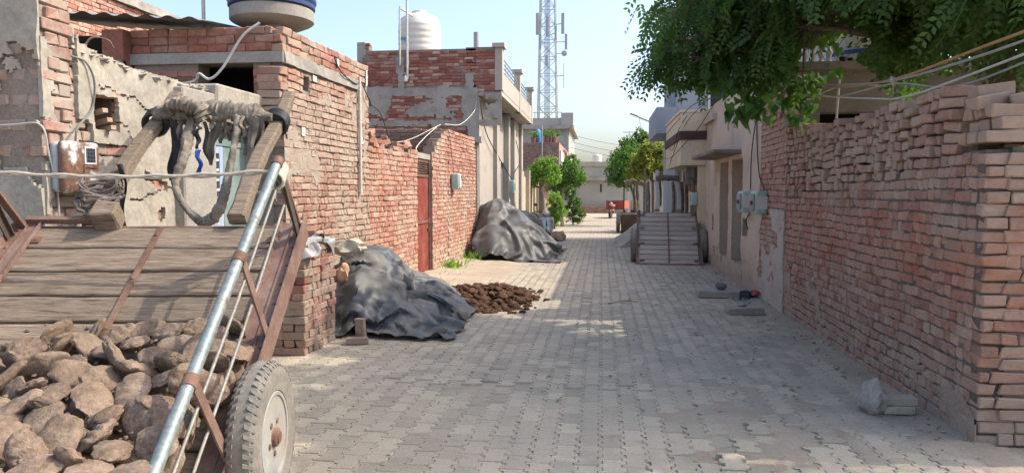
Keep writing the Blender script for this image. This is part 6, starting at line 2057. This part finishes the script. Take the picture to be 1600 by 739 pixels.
def cloud_tree(name, label, base, trunk, blobs, n, size, mat, seed, group=None, limbs=True, bark=None, cat='tree', tr=.1):
    r = np.random.default_rng(seed)
    T = thing(name, label, cat, base, group)
    b = MB()
    pts = smooth_path(trunk, 6)
    b.tube(pts, np.linspace(tr, tr * .5, len(pts)), 10)
    tp = np.array(trunk[-1])
    if limbs:
        for (c, rad) in blobs:
            c = np.array(c)
            mid = (tp + c) / 2 + r.normal(0, .1, 3)
            q = smooth_path([tp, mid, c + r.normal(0, .2, 3)], 5)
            b.tube(q, np.linspace(tr * .45, tr * .12, len(q)), 7)
            for _ in range(4):
                e = c + unit(r.normal(0, 1, 3)) * rad * .8
                b.tube([c, (c + e) / 2 + r.normal(0, .05, 3), e], [tr * .13, tr * .09, tr * .03], 5)
    part('trunk', b, bark or M_BARK, T, smooth=60)
    tot = sum(q[1] ** 2 for q in blobs)
    Cs = []
    for (c, rad) in blobs:
        m = int(n * rad ** 2 / tot)
        nc = max(6, m // 28)
        cc = unit(r.normal(0, 1, (nc, 3))) * (rad * r.uniform(.35, 1.0, (nc, 1)) ** .6) * np.array([1, 1, .85])
        cc = cc * (1 + .55 * fbm(unit(cc) * 2.2 + seed, 3, seed)[:, None])
        k_ = r.integers(0, nc, m)
        Cs.append(np.array(c) + cc[k_] + r.normal(0, rad * .13, (m, 3)))
    C = np.concatenate(Cs)
    D = unit(r.normal(0, 1, C.shape) + np.array([0, 0, -.5])); U = unit(np.cross(D, r.normal(0, 1, C.shape)))
    s = size * r.uniform(.6, 1.3, (len(C), 1))
    V, F = rhombs(C, D, U, s, s * .5)
    o = link('crown', fast_mesh('crown', V - np.array(base), F), mat, T)
    return T

G_T = 'street trees'
cloud_tree('street_tree', 'round leafy tree with bare trunk beside the parked scooter on the left', (-2.35, 30.0, 0), [(-2.35, 30, 0), (-2.32, 30, 1.0), (-2.4, 30, 1.7)], [((-2.45, 30, 2.35), .55), ((-2.0, 29.9, 2.25), .45), ((-2.75, 30.2, 2.15), .42), ((-2.2, 30.1, 2.65), .4)], 6500, .10, M_LEAF_BR, 3, G_T, bark=M_BARK_W, tr=.11)
cloud_tree('street_tree', 'taller loose tree behind the round tree on the left', (-1.75, 33.5, 0), [(-1.75, 33.5, 0), (-1.75, 33.5, 1.2), (-1.7, 33.5, 2.0)], [((-1.55, 33.4, 2.35), .6), ((-1.95, 33.6, 1.9), .5), ((-1.1, 33.4, 2.2), .45), ((-1.4, 33.6, 2.85), .4)], 6000, .11, M_LEAF, 4, G_T, bark=M_BARK_W, tr=.09)
cloud_tree('shrub', 'tall bright shrub between the two left tree trunks', (-1.98, 31.6, 0), [(-1.98, 31.6, 0), (-1.98, 31.6, .6), (-1.95, 31.6, 1.0)], [((-1.98, 31.5, 1.25), .34), ((-1.9, 31.6, .8), .38), ((-2.0, 31.7, .4), .34)], 4000, .09, M_LEAF_BR, 5, limbs=True, cat='shrub', tr=.04)
cloud_tree('shrub', 'dark bush at the foot of the loose left tree', (-1.35, 35.5, 0), [(-1.35, 35.5, 0), (-1.35, 35.5, .4), (-1.35, 35.5, .8)], [((-1.35, 35.4, .9), .42), ((-1.2, 35.5, .45), .45), ((-1.5, 35.5, 1.5), .4)], 3500, .10, M_LEAF_DK, 6, limbs=True, cat='shrub', tr=.04)
cloud_tree('street_tree', 'yellowish green tree by the street lamp on the right', (2.05, 29.6, 0), [(2.05, 29.6, 0), (2.0, 29.6, 1.2), (1.97, 29.6, 1.95)], [((1.80, 29.6, 2.70), .66), ((2.25, 29.5, 2.78), .62), ((1.4, 29.7, 2.4), .46), ((2.02, 29.5, 3.28), .46), ((2.55, 29.6, 2.4), .45), ((1.7, 29.4, 3.1), .36)], 9500, .11, M_LEAF_YL, 7, G_T, tr=.09)
cloud_tree('street_tree', 'dense green tree left of the yellowish tree on the right', (1.6, 34.5, 0), [(1.6, 34.5, 0), (1.5, 34.5, 1.2), (1.3, 34.5, 1.9)], [((1.04, 34.5, 2.55), .76), ((.60, 34.4, 2.3), .55), ((1.45, 34.6, 3.0), .66), ((.95, 34.3, 2.05), .5), ((1.75, 34.5, 2.4), .55), ((1.1, 34.5, 3.25), .4)], 9000, .11, M_LEAF, 8, G_T, tr=.1)
cloud_tree('street_tree', 'dark green tree rising behind the dense green tree', (2.0, 41, 0), [(2.0, 41, 0), (1.9, 41, 1.8), (1.75, 41, 2.8)], [((1.6, 41, 3.7), .8), ((1.05, 41, 3.2), .65), ((2.3, 41, 4.0), .66), ((2.0, 41, 4.55), .46), ((1.3, 41, 4.1), .4)], 7000, .13, M_LEAF_DK, 9, G_T, tr=.12)
# weeds at the wall
for i, (x, y, s, lab) in enumerate(((lx(14.9) + .14, 14.9, .26, 'small weed tuft at the foot of the brick room beside the gate'), (lx(16.9) + .20, 16.9, .36, 'larger weed tuft beside the grey tarpaulin heap'))):
    r = np.random.default_rng(80 + i)
    n_ = 150
    b0 = np.array([x, y, 0.0]) + np.c_[r.normal(0, s * .4, n_), r.normal(0, s * .7, n_), np.zeros(n_)]
    D = unit(np.c_[r.normal(0, .45, n_), r.normal(0, .45, n_), np.ones(n_)]); U = unit(np.cross(D, r.normal(0, 1, D.shape)))
    Ls = s * r.uniform(.35, 1, (n_, 1))
    V, F = rhombs(b0 + D * Ls * .5, D, U, Ls, Ls * .18)
    loc = (x, y, 0)
    o = link('weed', fast_mesh('weed', V - np.array(loc), F), M_LEAF_BR); o.location = loc; tag(o, lab, 'weed')
# potted plants on the brick balcony house
for i, x in enumerate((-3.9, -3.2, -2.55, -2.2)):
    t_ = cloud_tree('potted_plant', ['leftmost leafy pot plant on the brick balcony roof', 'second leafy pot plant from the left on the brick balcony roof', 'third leafy pot plant from the left on the brick balcony roof', 'rightmost leafy pot plant on the brick balcony roof'][i], (x, 35.0, 3.85), [(x, 35, 3.95), (x, 35, 4.05), (x, 35, 4.15)], [((x, 35, 4.28), .22)], 350, .09, M_LEAF_BR, 20 + i, 'pot plants on the roof', cat='plant', tr=.015, limbs=False)
    b = MB(); b.lathe([(.09, 3.851), (.13, 4.08), (.14, 4.08), (.14, 4.11), (.001, 4.11)], 14, (x, 35, 0)); part('pot', b, plain('terracotta', (.33, .13, .08), .8), t_, smooth=40)
b = MB(); b.lathe([(.16, 3.855), (.18, 3.95), (.18, 4.4), (.12, 4.5), (.001, 4.52)], 20, (-3.05, 35.3, 0)); solo('blue_drum', b, plain('blue_drum_plastic', (.03, .16, .42), .45), 'bright blue drum among the pot plants on the brick balcony roof', 'drum', (-3.05, 35.3, 3.855), 40)

# ------------------------------------------------------------------ big tree over the right wall
def px_of(P):
    v = P - CAMP
    z = v @ _fw
    return 800 + 1164 * (v @ _rt) / z, 369.5 - 1164 * (v @ _up) / z
rt_ = np.random.default_rng(42)
BT = thing('large_tree', 'large dark feathery-leaved tree overhanging the right brick wall', 'tree', (3.9, 7.9, 0))
TB = np.array([3.9, 7.9, 0.0])
b = MB()
tr_pts = smooth_path([(3.9, 7.9, 0), (3.85, 7.9, 1.2), (3.95, 7.85, 2.2), (3.8, 7.8, 2.9)], 6)
b.tube(tr_pts, np.linspace(.17, .12, len(tr_pts)), 14)
ends = [(.75, 9.3, 3.55), (1.15, 9.8, 3.75), (.95, 8.6, 3.70), (1.5, 8.2, 3.75), (1.7, 9.2, 4.3), (2.1, 7.4, 3.75), (2.6, 6.6, 3.55), (3.0, 5.9, 3.2), (3.5, 5.5, 3.1), (4.4, 5.6, 3.2), (4.9, 6.3, 3.3), (5.4, 7.4, 3.5),
        (3.2, 7.2, 4.4), (2.5, 8.6, 4.8), (4.0, 6.8, 4.2), (4.8, 7.8, 4.6), (3.6, 8.8, 5.3), (2.2, 8.3, 4.2), (3.5, 6.3, 2.85), (4.1, 6.7, 2.80), (4.7, 7.2, 2.95), (3.2, 6.9, 3.3), (1.2, 9.0, 4.2), (1.9, 10.4, 4.6), (3.4, 10.2, 5.6), (2.7, 7.6, 3.9), (1.3, 9.6, 3.25), (4.6, 5.0, 3.6), (5.6, 5.9, 3.7), (3.9, 5.0, 3.55)]
ends += [(3.2, 5.2, 5.0), (4.0, 5.6, 6.3), (4.6, 6.4, 7.0), (5.0, 5.2, 6.8), (3.6, 6.2, 6.4), (5.4, 6.2, 7.4), (4.4, 4.9, 6.0), (2.6, 6.6, 5.4), (3.2, 7.6, 6.2), (2.4, 8.6, 5.8), (3.4, 9.4, 6.6), (4.4, 6.4, 6.0), (4.8, 8.0, 6.9), (3.9, 10.2, 6.8), (5.4, 9.2, 6.8), (2.7, 10.0, 6.0), (3.0, 5.8, 4.9), (5.6, 7.0, 6.4), (4.2, 8.6, 7.2), (3.4, 6.4, 5.9), (2.2, 9.6, 5.4), (4.6, 5.6, 5.4)]  # upper limbs out of view, added to throw shade over the street
ends += [(.9, 9.0, 3.3), (1.3, 8.9, 3.35), (1.1, 9.4, 3.6), (.65, 9.0, 3.25), (1.5, 9.0, 3.5), (1.8, 9.3, 3.7), (.7, 9.6, 3.8), (1.0, 8.8, 3.05)]
tips = []
top = np.array([3.8, 7.8, 2.9])
for e in ends:
    e = np.array(e)
    mid = (top + e) / 2 + np.array([0, 0, .45]) + rt_.normal(0, .12, 3)
    q = smooth_path([top, mid, e], 9)
    b.tube(q, np.linspace(.048, .010, len(q)), 8)
    for k_ in range(5, len(q)):
        for _ in range(4):
            dirv = unit(rt_.normal(0, 1, 3) * np.array([1, 1, .55]))
            l = rt_.uniform(.25, .62)
            p1 = q[k_] + dirv * l + np.array([0, 0, -.06])
            if rt_.random() < .7: b.tube([q[k_], (q[k_] + p1) / 2 + np.array([0, 0, .04]), p1], [.009, .006, .003], 4)
            tips.append((q[k_], p1))
part('trunk', b, M_BARK, BT, smooth=60)
LC, LD, LU, LS = [], [], [], []
LINES = []
for (p0, p1) in tips:
    high = p1[2] > 4.75  # unseen high fronds, leaflets enlarged to thicken the street shade
    for _ in range(3 if high else 4):
        t = rt_.uniform(.15, 1.05)
        o = p0 + (p1 - p0) * t
        d = unit(p1 - p0 + rt_.normal(0, .55, 3) + np.array([0, 0, -.45]))
        x_, y_ = px_of(o)
        if 1245 < x_ < 1350 and 15 < y_ < 112 and rt_.random() < .93: continue
        if x_ < 1290 and y_ > 122: continue
        if 1060 < x_ < 1180 and 35 < y_ < 128 and rt_.random() < .66: continue
        L = rt_.uniform(.22, .36)
        s = unit(np.cross(d, rt_.normal(0, 1, 3)))
        n_ = 5 if high else 8
        for k_ in range(n_):
            u = (k_ + 1) / n_
            c = o + d * L * u + np.array([0, 0, -.10]) * u * u * L / .3
            ll = (.17 if high else .084) * (1 - .35 * abs(u - .45))
            for sg in (-1, 1):
                dd = unit(s * sg + d * .55 + np.array([0, 0, -.25]) + rt_.normal(0, .12, 3))
                LC.append(c + dd * ll * .5); LD.append(dd); LU.append(d); LS.append(ll)
LC, LD, LU, LS = np.array(LC), np.array(LD), np.array(LU), np.array(LS)[:, None]
LU = unit(LU - LD * np.sum(LU * LD, 1, keepdims=True))
pxs = np.stack(px_of(LC), 1)
keepm = ~((pxs[:, 0] > 1243) & (pxs[:, 0] < 1352 + 14 * np.sin(pxs[:, 1] * .12)) & (pxs[:, 1] > 28 + 10 * np.sin(pxs[:, 0] * .1)) & (pxs[:, 1] < 135) & (rt_.random(len(LC)) < .95))
LC, LD, LU, LS = LC[keepm], LD[keepm], LU[keepm], LS[keepm]
V, F = rhombs(LC, LD, LU, LS, LS * .50)
print('tree leaflets', len(LC))
link('crown', fast_mesh('crown', V - TB, F), M_LEAF_DK, BT)

# ------------------------------------------------------------------ heart-leaved vine hanging at the tree's street side
VT = thing('climbing_vine', 'heart-leaved vine hanging over the street from the dark tree', 'vine', (2.55, 9.6, 2.3))
hearts = []
for i in range(5):
    r = np.random.default_rng(500 + i)
    half = [(.15, -.36), (.31, -.08), (.39, .16), (.34, .35), (.18, .43)]
    ol = np.array([(0, -.66)] + half + [(0, .34)] + [(-x, y) for x, y in half[::-1]])
    ol = ol * (1 + .05 * r.normal(0, 1, ol.shape)); ol[:, 0] *= r.uniform(.85, 1.1)
    v = np.c_[ol, .16 * np.abs(ol[:, 0]) - .22 * ol[:, 1] ** 2 + .02 * r.normal(0, 1, len(ol))]
    v = np.vstack([[0, .0, -.03], v])
    f = [(0, 1 + k_, 1 + (k_ + 1) % 12) for k_ in range(12)]
    bb = MB(); bb.add(v, f); me = bb.mesh('leaf', True); me.materials.append(M_LEAF_VINE); hearts.append((me, v, f))
stems = [[(2.55, 9.7, 4.4), (2.2, 9.3, 3.9), (1.7, 9.1, 3.45), (1.3, 9.0, 3.1), (.98, 8.95, 2.92)],
         [(2.5, 9.6, 4.0), (2.25, 9.3, 3.4), (2.05, 9.1, 2.9), (1.8, 9.0, 2.62), (1.58, 9.0, 2.56)],
         [(2.6, 9.6, 4.3), (2.42, 9.4, 3.5), (2.36, 9.3, 2.9), (2.34, 9.3, 2.45)],
         [(2.6, 9.5, 4.3), (2.0, 9.0, 4.05), (1.6, 8.8, 3.75), (1.35, 8.75, 3.5)],
         [(2.65, 9.5, 4.2), (2.45, 9.2, 3.7), (2.2, 9.0, 3.25), (1.9, 8.9, 3.0), (1.6, 8.9, 2.92), (1.25, 8.9, 2.88)],
         [(2.7, 9.6, 4.2), (2.6, 9.5, 3.8), (2.5, 9.4, 3.3), (2.45, 9.4, 2.85)],
         [(2.6, 9.4, 4.4), (2.7, 9.0, 4.2), (2.9, 8.8, 4.0), (3.1, 8.7, 3.85)],
         [(2.4, 9.0, 4.2), (2.1, 8.9, 3.75), (1.9, 8.85, 3.5), (1.75, 8.85, 3.3)]]
b = MB()
spots = []
for si, s in enumerate(stems):
    q = smooth_path(s, 10)
    b.tube(q, np.linspace(.012, .004, len(q)), 6)
    for k_ in range(3, len(q)):
        for _ in range(4 if si != 6 else 2):
            spots.append(q[k_] + rt_.normal(0, 1, 3) * np.array([.13, .13, .10]) * (1.35 - .75 * k_ / len(q)) + np.array([0, 0, -.05]))
part('stem', b, M_BARK, VT, smooth=60)
spots = [p for p in spots if not (1246 < px_of(p)[0] < 1300 and 70 < px_of(p)[1] < 118)]
key = [np.linalg.norm(p - CAMP) for p in spots]
order = np.argsort(key)
rest = MB()
for q_, oi in enumerate(order):
    p = spots[oi]
    me, v, f = hearts[int(rt_.integers(0, 5))]
    s = rt_.uniform(.11, .185)
    Mx = Matrix.Translation(p) @ Matrix.Rotation(rt_.uniform(-1.2, 1.2), 4, 'Z') @ Matrix.Rotation(RAD(78) + rt_.normal(0, .45), 4, 'X') @ Matrix.Rotation(rt_.normal(0, .35), 4, 'Z') @ Matrix.Rotation(rt_.normal(0, .35), 4, 'Y') @ Matrix.Scale(s, 4)
    if q_ < 290:
        o = bpy.data.objects.new('leaf', me); COL.objects.link(o); o.parent = VT
        o.matrix_local = Matrix.Translation(-Vector(WLOC[VT])) @ Mx
    else:
        A = np.array(Mx); rest.add(v @ A[:3, :3].T + A[:3, 3], f)
if rest.n: part('leaf_mass', rest, M_LEAF_VINE, VT, smooth=60, kind='stuff')

# ================================================================== WIRES AND POLES
M_WIRE_G = plain('grey_wire', (.34, .34, .33), .55, 0, .2)
M_WIRE_O = plain('orange_wire', (.42, .24, .12), .6, 0, .3)
A0 = np.array((2.45, 10.2, 2.98)); K0 = np.array((2.62, 7.2, 2.60)); E0 = np.array((2.95, 4.6, 2.62))
wl = [('pale grey wire, highest of the bundle over the right wall', M_WIRE_G, [A0, A0 * .5 + K0 * .5 + (0, 0, -.02), K0, (K0 + E0) / 2 + (0, 0, -.01), E0 + (0, 0, .05)], .010),
      ('orange wire slanting up to the right over the brick wall', M_WIRE_O, [A0 + (0, 0, -.02), (A0 + K0) / 2 + (0, 0, -.05), K0 + (0, 0, .01), (K0 + E0) / 2 + (0, 0, .05), E0 + (0, 0, .10)], .011),
      ('slack pale wire dipping to the loose bricks on the right wall', M_WIRE_W, [A0 + (0, 0, -.05), A0 * .6 + K0 * .4 + (0, 0, -.14), (2.52, 7.3, 2.45), (2.5, 6.6, 2.38), (2.6, 5.9, 2.42), E0 + (0, 0, -.02)], .009),
      ('thin grey wire drooping below the wire knot', M_WIRE_G, [A0 + (0, 0, -.07), (A0 + K0) / 2 + (0, 0, -.15), K0 + (0, 0, -.03), (2.75, 6.3, 2.42), (2.9, 5.4, 2.50), E0 + (.1, 0, .0)], .008),
      ('short loop of pale wire hanging before the cement house', M_WIRE_W, [A0 + (0, 0, -.08), (2.5, 9.6, 2.72), (2.55, 9.0, 2.74), (2.58, 8.3, 2.72), K0 + (0, .2, -.02)], .008)]
for (lab, m_, pts, r_) in wl:
    b = MB(); b.tube(smooth_path(pts, 12), r_, 6); solo('overhead_wire', b, m_, lab, 'wire', tuple(np.array(pts[0])), True, 'wires over the right wall')
b = MB(); wrapped(b, [tuple(K0 + (0, .03, .02)), tuple(K0), tuple(K0 + (0, -.03, -.02))], .022, 4, .3, 3); rag(b, tuple(K0), .13, .03, 5, (0, 0, -1)); solo('wire_knot', b, M_ROPE, 'knot of cord tying the wires over the right wall', 'knot', tuple(K0), True)
for i, (y, z0, z1) in enumerate(((45, 4.2, 3.6), (46, 4.6, 4.0), (47, 5.1, 4.5))):
    b = MB(); b.tube(cable([(-1.9, y, z0), (5.0, y + 6, z1)], .25, 16), .013, 5)
    solo('utility_line', b, M_WIRE, ['lowest thin power line across the far street', 'middle thin power line across the far street', 'highest thin power line across the far street'][i], 'wire', (-1.9, y, z0), True, 'power lines over the far street')
sl = thing('street_lamp', 'grey street lamp with a bent arm above the right trees', 'street lamp', (2.25, 33.5, 0))
b = MB(); b.tube(smooth_path([(2.25, 33.5, 0), (2.25, 33.5, 3), (2.25, 33.5, 4.35), (2.1, 33.5, 4.62), (1.75, 33.5, 4.78), (1.5, 33.5, 4.9)], 6), .045, 8); part('pole', b, M_STEEL, sl, smooth=50)
b = MB(); v, f = rbox(.36, .13, .07, .025); an = RAD(20); b.add(v @ np.array([[math.cos(an), 0, -math.sin(an)], [0, 1, 0], [math.sin(an), 0, math.cos(an)]]) + np.array([1.38, 33.5, 4.94]), f); part('lamp_head', b, plain('lamp_grey', (.22, .23, .24), .5), sl, smooth=40)
b = MB(); b.tube(smooth_path([(1.6, 33.5, 4.85), (1.75, 33.5, 4.3), (2.2, 33.5, 3.9)], 5), .008, 5); part('cable', b, M_WIRE, sl)
ap = thing('aerial_mast', 'thin aerial mast with a crossbar above the far trees', 'aerial', (1.7, 48, 0))
b = MB(); b.tube([(1.7, 48, 0), (1.7, 48, 5.35)], .035, 6); part('mast', b, M_STEEL, ap)
b = MB(); b.bar((1.3, 48, 5.3), (2.1, 48, 5.3), .04, .04); b.bar((1.5, 48, 5.1), (1.9, 48, 5.1), .03, .03); part('crossbar', b, M_STEEL, ap)

# ================================================================== VEHICLES
# scooter facing the camera
sc_ = thing('scooter', 'silver scooter parked facing down the street before the left trees', 'scooter', matrix=Matrix.Translation((-1.80, 23.3, 0)) @ Matrix.Rotation(RAD(14), 4, 'Z'))
M_SILV = plain('silver_paint', (.42, .44, .45), .28, .5, .12)
M_BLK = plain('black_plastic', (.02, .02, .022), .5, 0, .2)
def wheel_y(b, y, r=.23, w=.10):
    b.lathe([(r * .6, -w * .4), (r * .85, -w * .5), (r * .98, -w * .3), (r, 0), (r * .98, w * .3), (r * .85, w * .5), (r * .6, w * .4)], 28, (0, y, r), 0)
for y in (-.62, .62):
    b = MB(); wheel_y(b, y); w_ = part('wheel', b, M_BLK, sc_, smooth=50)
    b = MB(); b.lathe([(.14, -.03), (.13, .0), (.14, .03)], 20, (0, y, .23), 0); part('rim', b, M_STEEL, w_, smooth=50)
b = MB()                                            # front apron, swept back
P = []
for i in range(10):
    t = i / 9; z = .30 + .50 * t; w = .16 + .10 * math.sin(t * 2.6); 
    P.append([(w * math.sin(a), -.48 + .14 * t - .13 * math.cos(a) , z) for a in np.linspace(-1.5, 1.5, 11)])
b.grid(np.array(P)); b.grid(np.array(P)[:, ::-1] + np.array([0, .012, 0])); part('front_apron', b, M_SILV, sc_, smooth=60)
v, f = lump(.13, .13, .11, 3, .05, 1, 2); b = MB(); b.add(v + np.array([0, -.42, .90]), f); hd = part('headlamp_cowl', b, M_SILV, sc_, smooth=60)
b = MB(); v, f = lump(.075, .04, .055, 3, .0, 1, 2); b.add(v + np.array([0, -.535, .90]), f); part('headlamp', b, plain('lamp_glass', (.55, .56, .55), .1), hd, smooth=60)
b = MB(); v, f = lump(.085, .20, .13, 3, .05, 1, 3); b.add(v + np.array([0, -.62, .40]), f); part('front_mudguard', b, M_SILV, sc_, smooth=60)
b = MB(); b.tube(smooth_path([(-.34, -.28, .96), (-.15, -.38, .97), (0, -.40, .95), (.15, -.38, .97), (.34, -.28, .96)], 6), .016, 8); part('handlebar', b, M_BLK, sc_, smooth=50)
for s in (-1, 1):
    b = MB(); b.tube([(s * .24, -.33, .97), (s * .30, -.34, 1.15)], .008, 6); v, f = lump(.055, .015, .045, 2, .0, 1, 2); b.add(v + np.array([s * .31, -.34, 1.18]), f); part('mirror', b, M_BLK, sc_, smooth=50)
    b = MB(); v, f = lump(.04, .02, .025, 2, 0, 1, 1); b.add(v + np.array([s * .17, -.50, .70]), f); part('indicator', b, plain('amber_lens', (.5, .2, .03), .2), sc_, smooth=50)
b = MB(); v, f = lump(.20, .50, .22, 3, .05, 1, 5); b.add(v + np.array([0, .42, .50]), f); part('body', b, M_SILV, sc_, smooth=60)
b = MB(); v, f = rbox(.26, .70, .11, .05); b.add(v + np.array([0, .38, .74]), f); part('seat', b, M_BLK, sc_, smooth=50)
b = MB(); b.box(-.17, .17, -.32, .08, .26, .31); part('footboard', b, M_BLK, sc_)
b = MB(); b.tube([(0, -.62, .23), (0, -.40, .92)], .03, 8); part('fork', b, M_BLK, sc_)
b = MB(); b.tube([(-.12, .3, .02), (-.10, .2, .3)], .012, 6); part('stand', b, M_STEEL, sc_)
b = MB(); b.box(-.11, .11, -.745, -.738, .42, .50); part('number_plate', b, M_WHITEP, sc_)
P = drape(-2.45, -2.05, 23.3, 23.75, bumps([(-2.25, 23.5, .16, .2, .85, 3)]), (26, 30), 1.15, 60, 33, .04, .05)
sheet('magenta_cloth', P, plain('magenta_cloth_mat', (.33, .05, .12), .8, 0, .5, 9), 'magenta and white cloth bundle beside the silver scooter', 'cloth', (-2.25, 23.5, 0))
v, f = lump(.28, .5, .22, 3, .4, 2, 41); b = MB(); b.add(v + np.array([-1.42, 24.2, .1]), f); solo('earth_heap', b, M_EARTH, 'small heap of brown earth behind the silver scooter', 'heap', (-1.42, 24.2, 0), True)
# red cargo trike far up the street
tk_ = thing('cargo_trike', 'red cargo trike parked at the far end of the street', 'trike', matrix=Matrix.Translation((.75, 44.5, 0)) @ Matrix.Rotation(RAD(-14), 4, 'Z'))
M_REDP = mottled('faded_red_paint', [(.30, .065, .04), (.38, .10, .065)], 3, 40, .3, .2, .003, .6)
b = MB(); b.box(-.5, .5, .1, 1.6, .50, .56); part('floor', b, M_RUST, tk_)
for (x0, x1, y0, y1) in ((-.52, -.48, .08, 1.62), (.48, .52, .08, 1.62), (-.48, .48, .08, .12), (-.48, .48, 1.58, 1.62)):
    b = MB(); b.box(x0, x1, y0, y1, .561, 1.02); part('side_board', b, M_REDP, tk_)
for i in range(4):
    b = MB(); b.box(-.46 + i * .29, -.41 + i * .29, .066, .079, .5, 1.05); part('stake', b, M_REDP, tk_)
for (x, y) in ((-.46, 1.0), (.46, 1.0), (0, -1.0)):
    b = MB(); b.lathe([(.15, -.05), (.25, -.06), (.28, -.03), (.28, .03), (.25, .06), (.15, .05)], 24, (x, y, .28), 0); w_ = part('wheel', b, M_BLK, tk_, smooth=50)
    b = MB(); b.lathe([(.15, -.03), (.05, -.02), (.05, .02), (.15, .03)], 20, (x, y, .28), 0); part('rim', b, M_STEEL, w_, smooth=50)
b = MB(); b.tube([(0, -1.0, .28), (0, -.8, .95)], .03, 8); b.tube([(-.35, -.62, 1.02), (0, -.78, 1.0), (.35, -.62, 1.02)], .018, 8); part('handlebar', b, M_BLK, tk_)
b = MB(); v, f = lump(.14, .30, .12, 3, .1, 1, 5); b.add(v + np.array([0, -.45, .72]), f); part('fuel_tank', b, M_REDP, tk_, smooth=60)
b = MB(); v, f = rbox(.26, .5, .1, .04); b.add(v + np.array([0, -.05, .76]), f); part('seat', b, M_BLK, tk_, smooth=50)
b = MB(); v, f = lump(.10, .06, .10, 3, .0, 1, 5); b.add(v + np.array([0, -.92, .85]), f); part('headlamp', b, M_STEEL, tk_, smooth=60)
b = MB(); v, f = lump(.14, .2, .16, 2, .2, 1, 5); b.add(v + np.array([0, -.4, .42]), f); b.bar((0, -.8, .5), (0, .2, .45), .06, .08); part('engine', b, M_RUST, tk_)

# pebbles and crumbs swept against the walls
b = MB()
rp_ = random.Random(91)
pv_ = [lump(1, 1, .65, 1, .4, 1.5, 700 + i) for i in range(6)]
for i in range(520):
    y = rp_.uniform(4.6, 19)
    if i % 2:
        x = 2.33 - abs(rp_.gauss(0, .16))
    elif i % 4 == 0:
        x = lx(y) + abs(rp_.gauss(0, .5)) + .05
        if y < 8.0: continue
    else:
        x = rp_.uniform(-1.5, 2.2)
    s_ = rp_.uniform(.004, .016) * (1.6 if rp_.random() < .08 else 1)
    v, f = pv_[i % 6]
    b.add(v * s_ + np.array([x, y, float(max(0.0, dirt_h(np.array([x]), np.array([y]))[0])) + s_ * .4]), f)
solo('pebbles', b, mottled('pebble_grey', [(.22, .19, .155), (.36, .31, .25)], 9, 60, .3, .3, .004, island=.5), 'pebbles and brick crumbs strewn along the foot of the walls', 'pebbles', (0, 8, 0), kind='stuff')
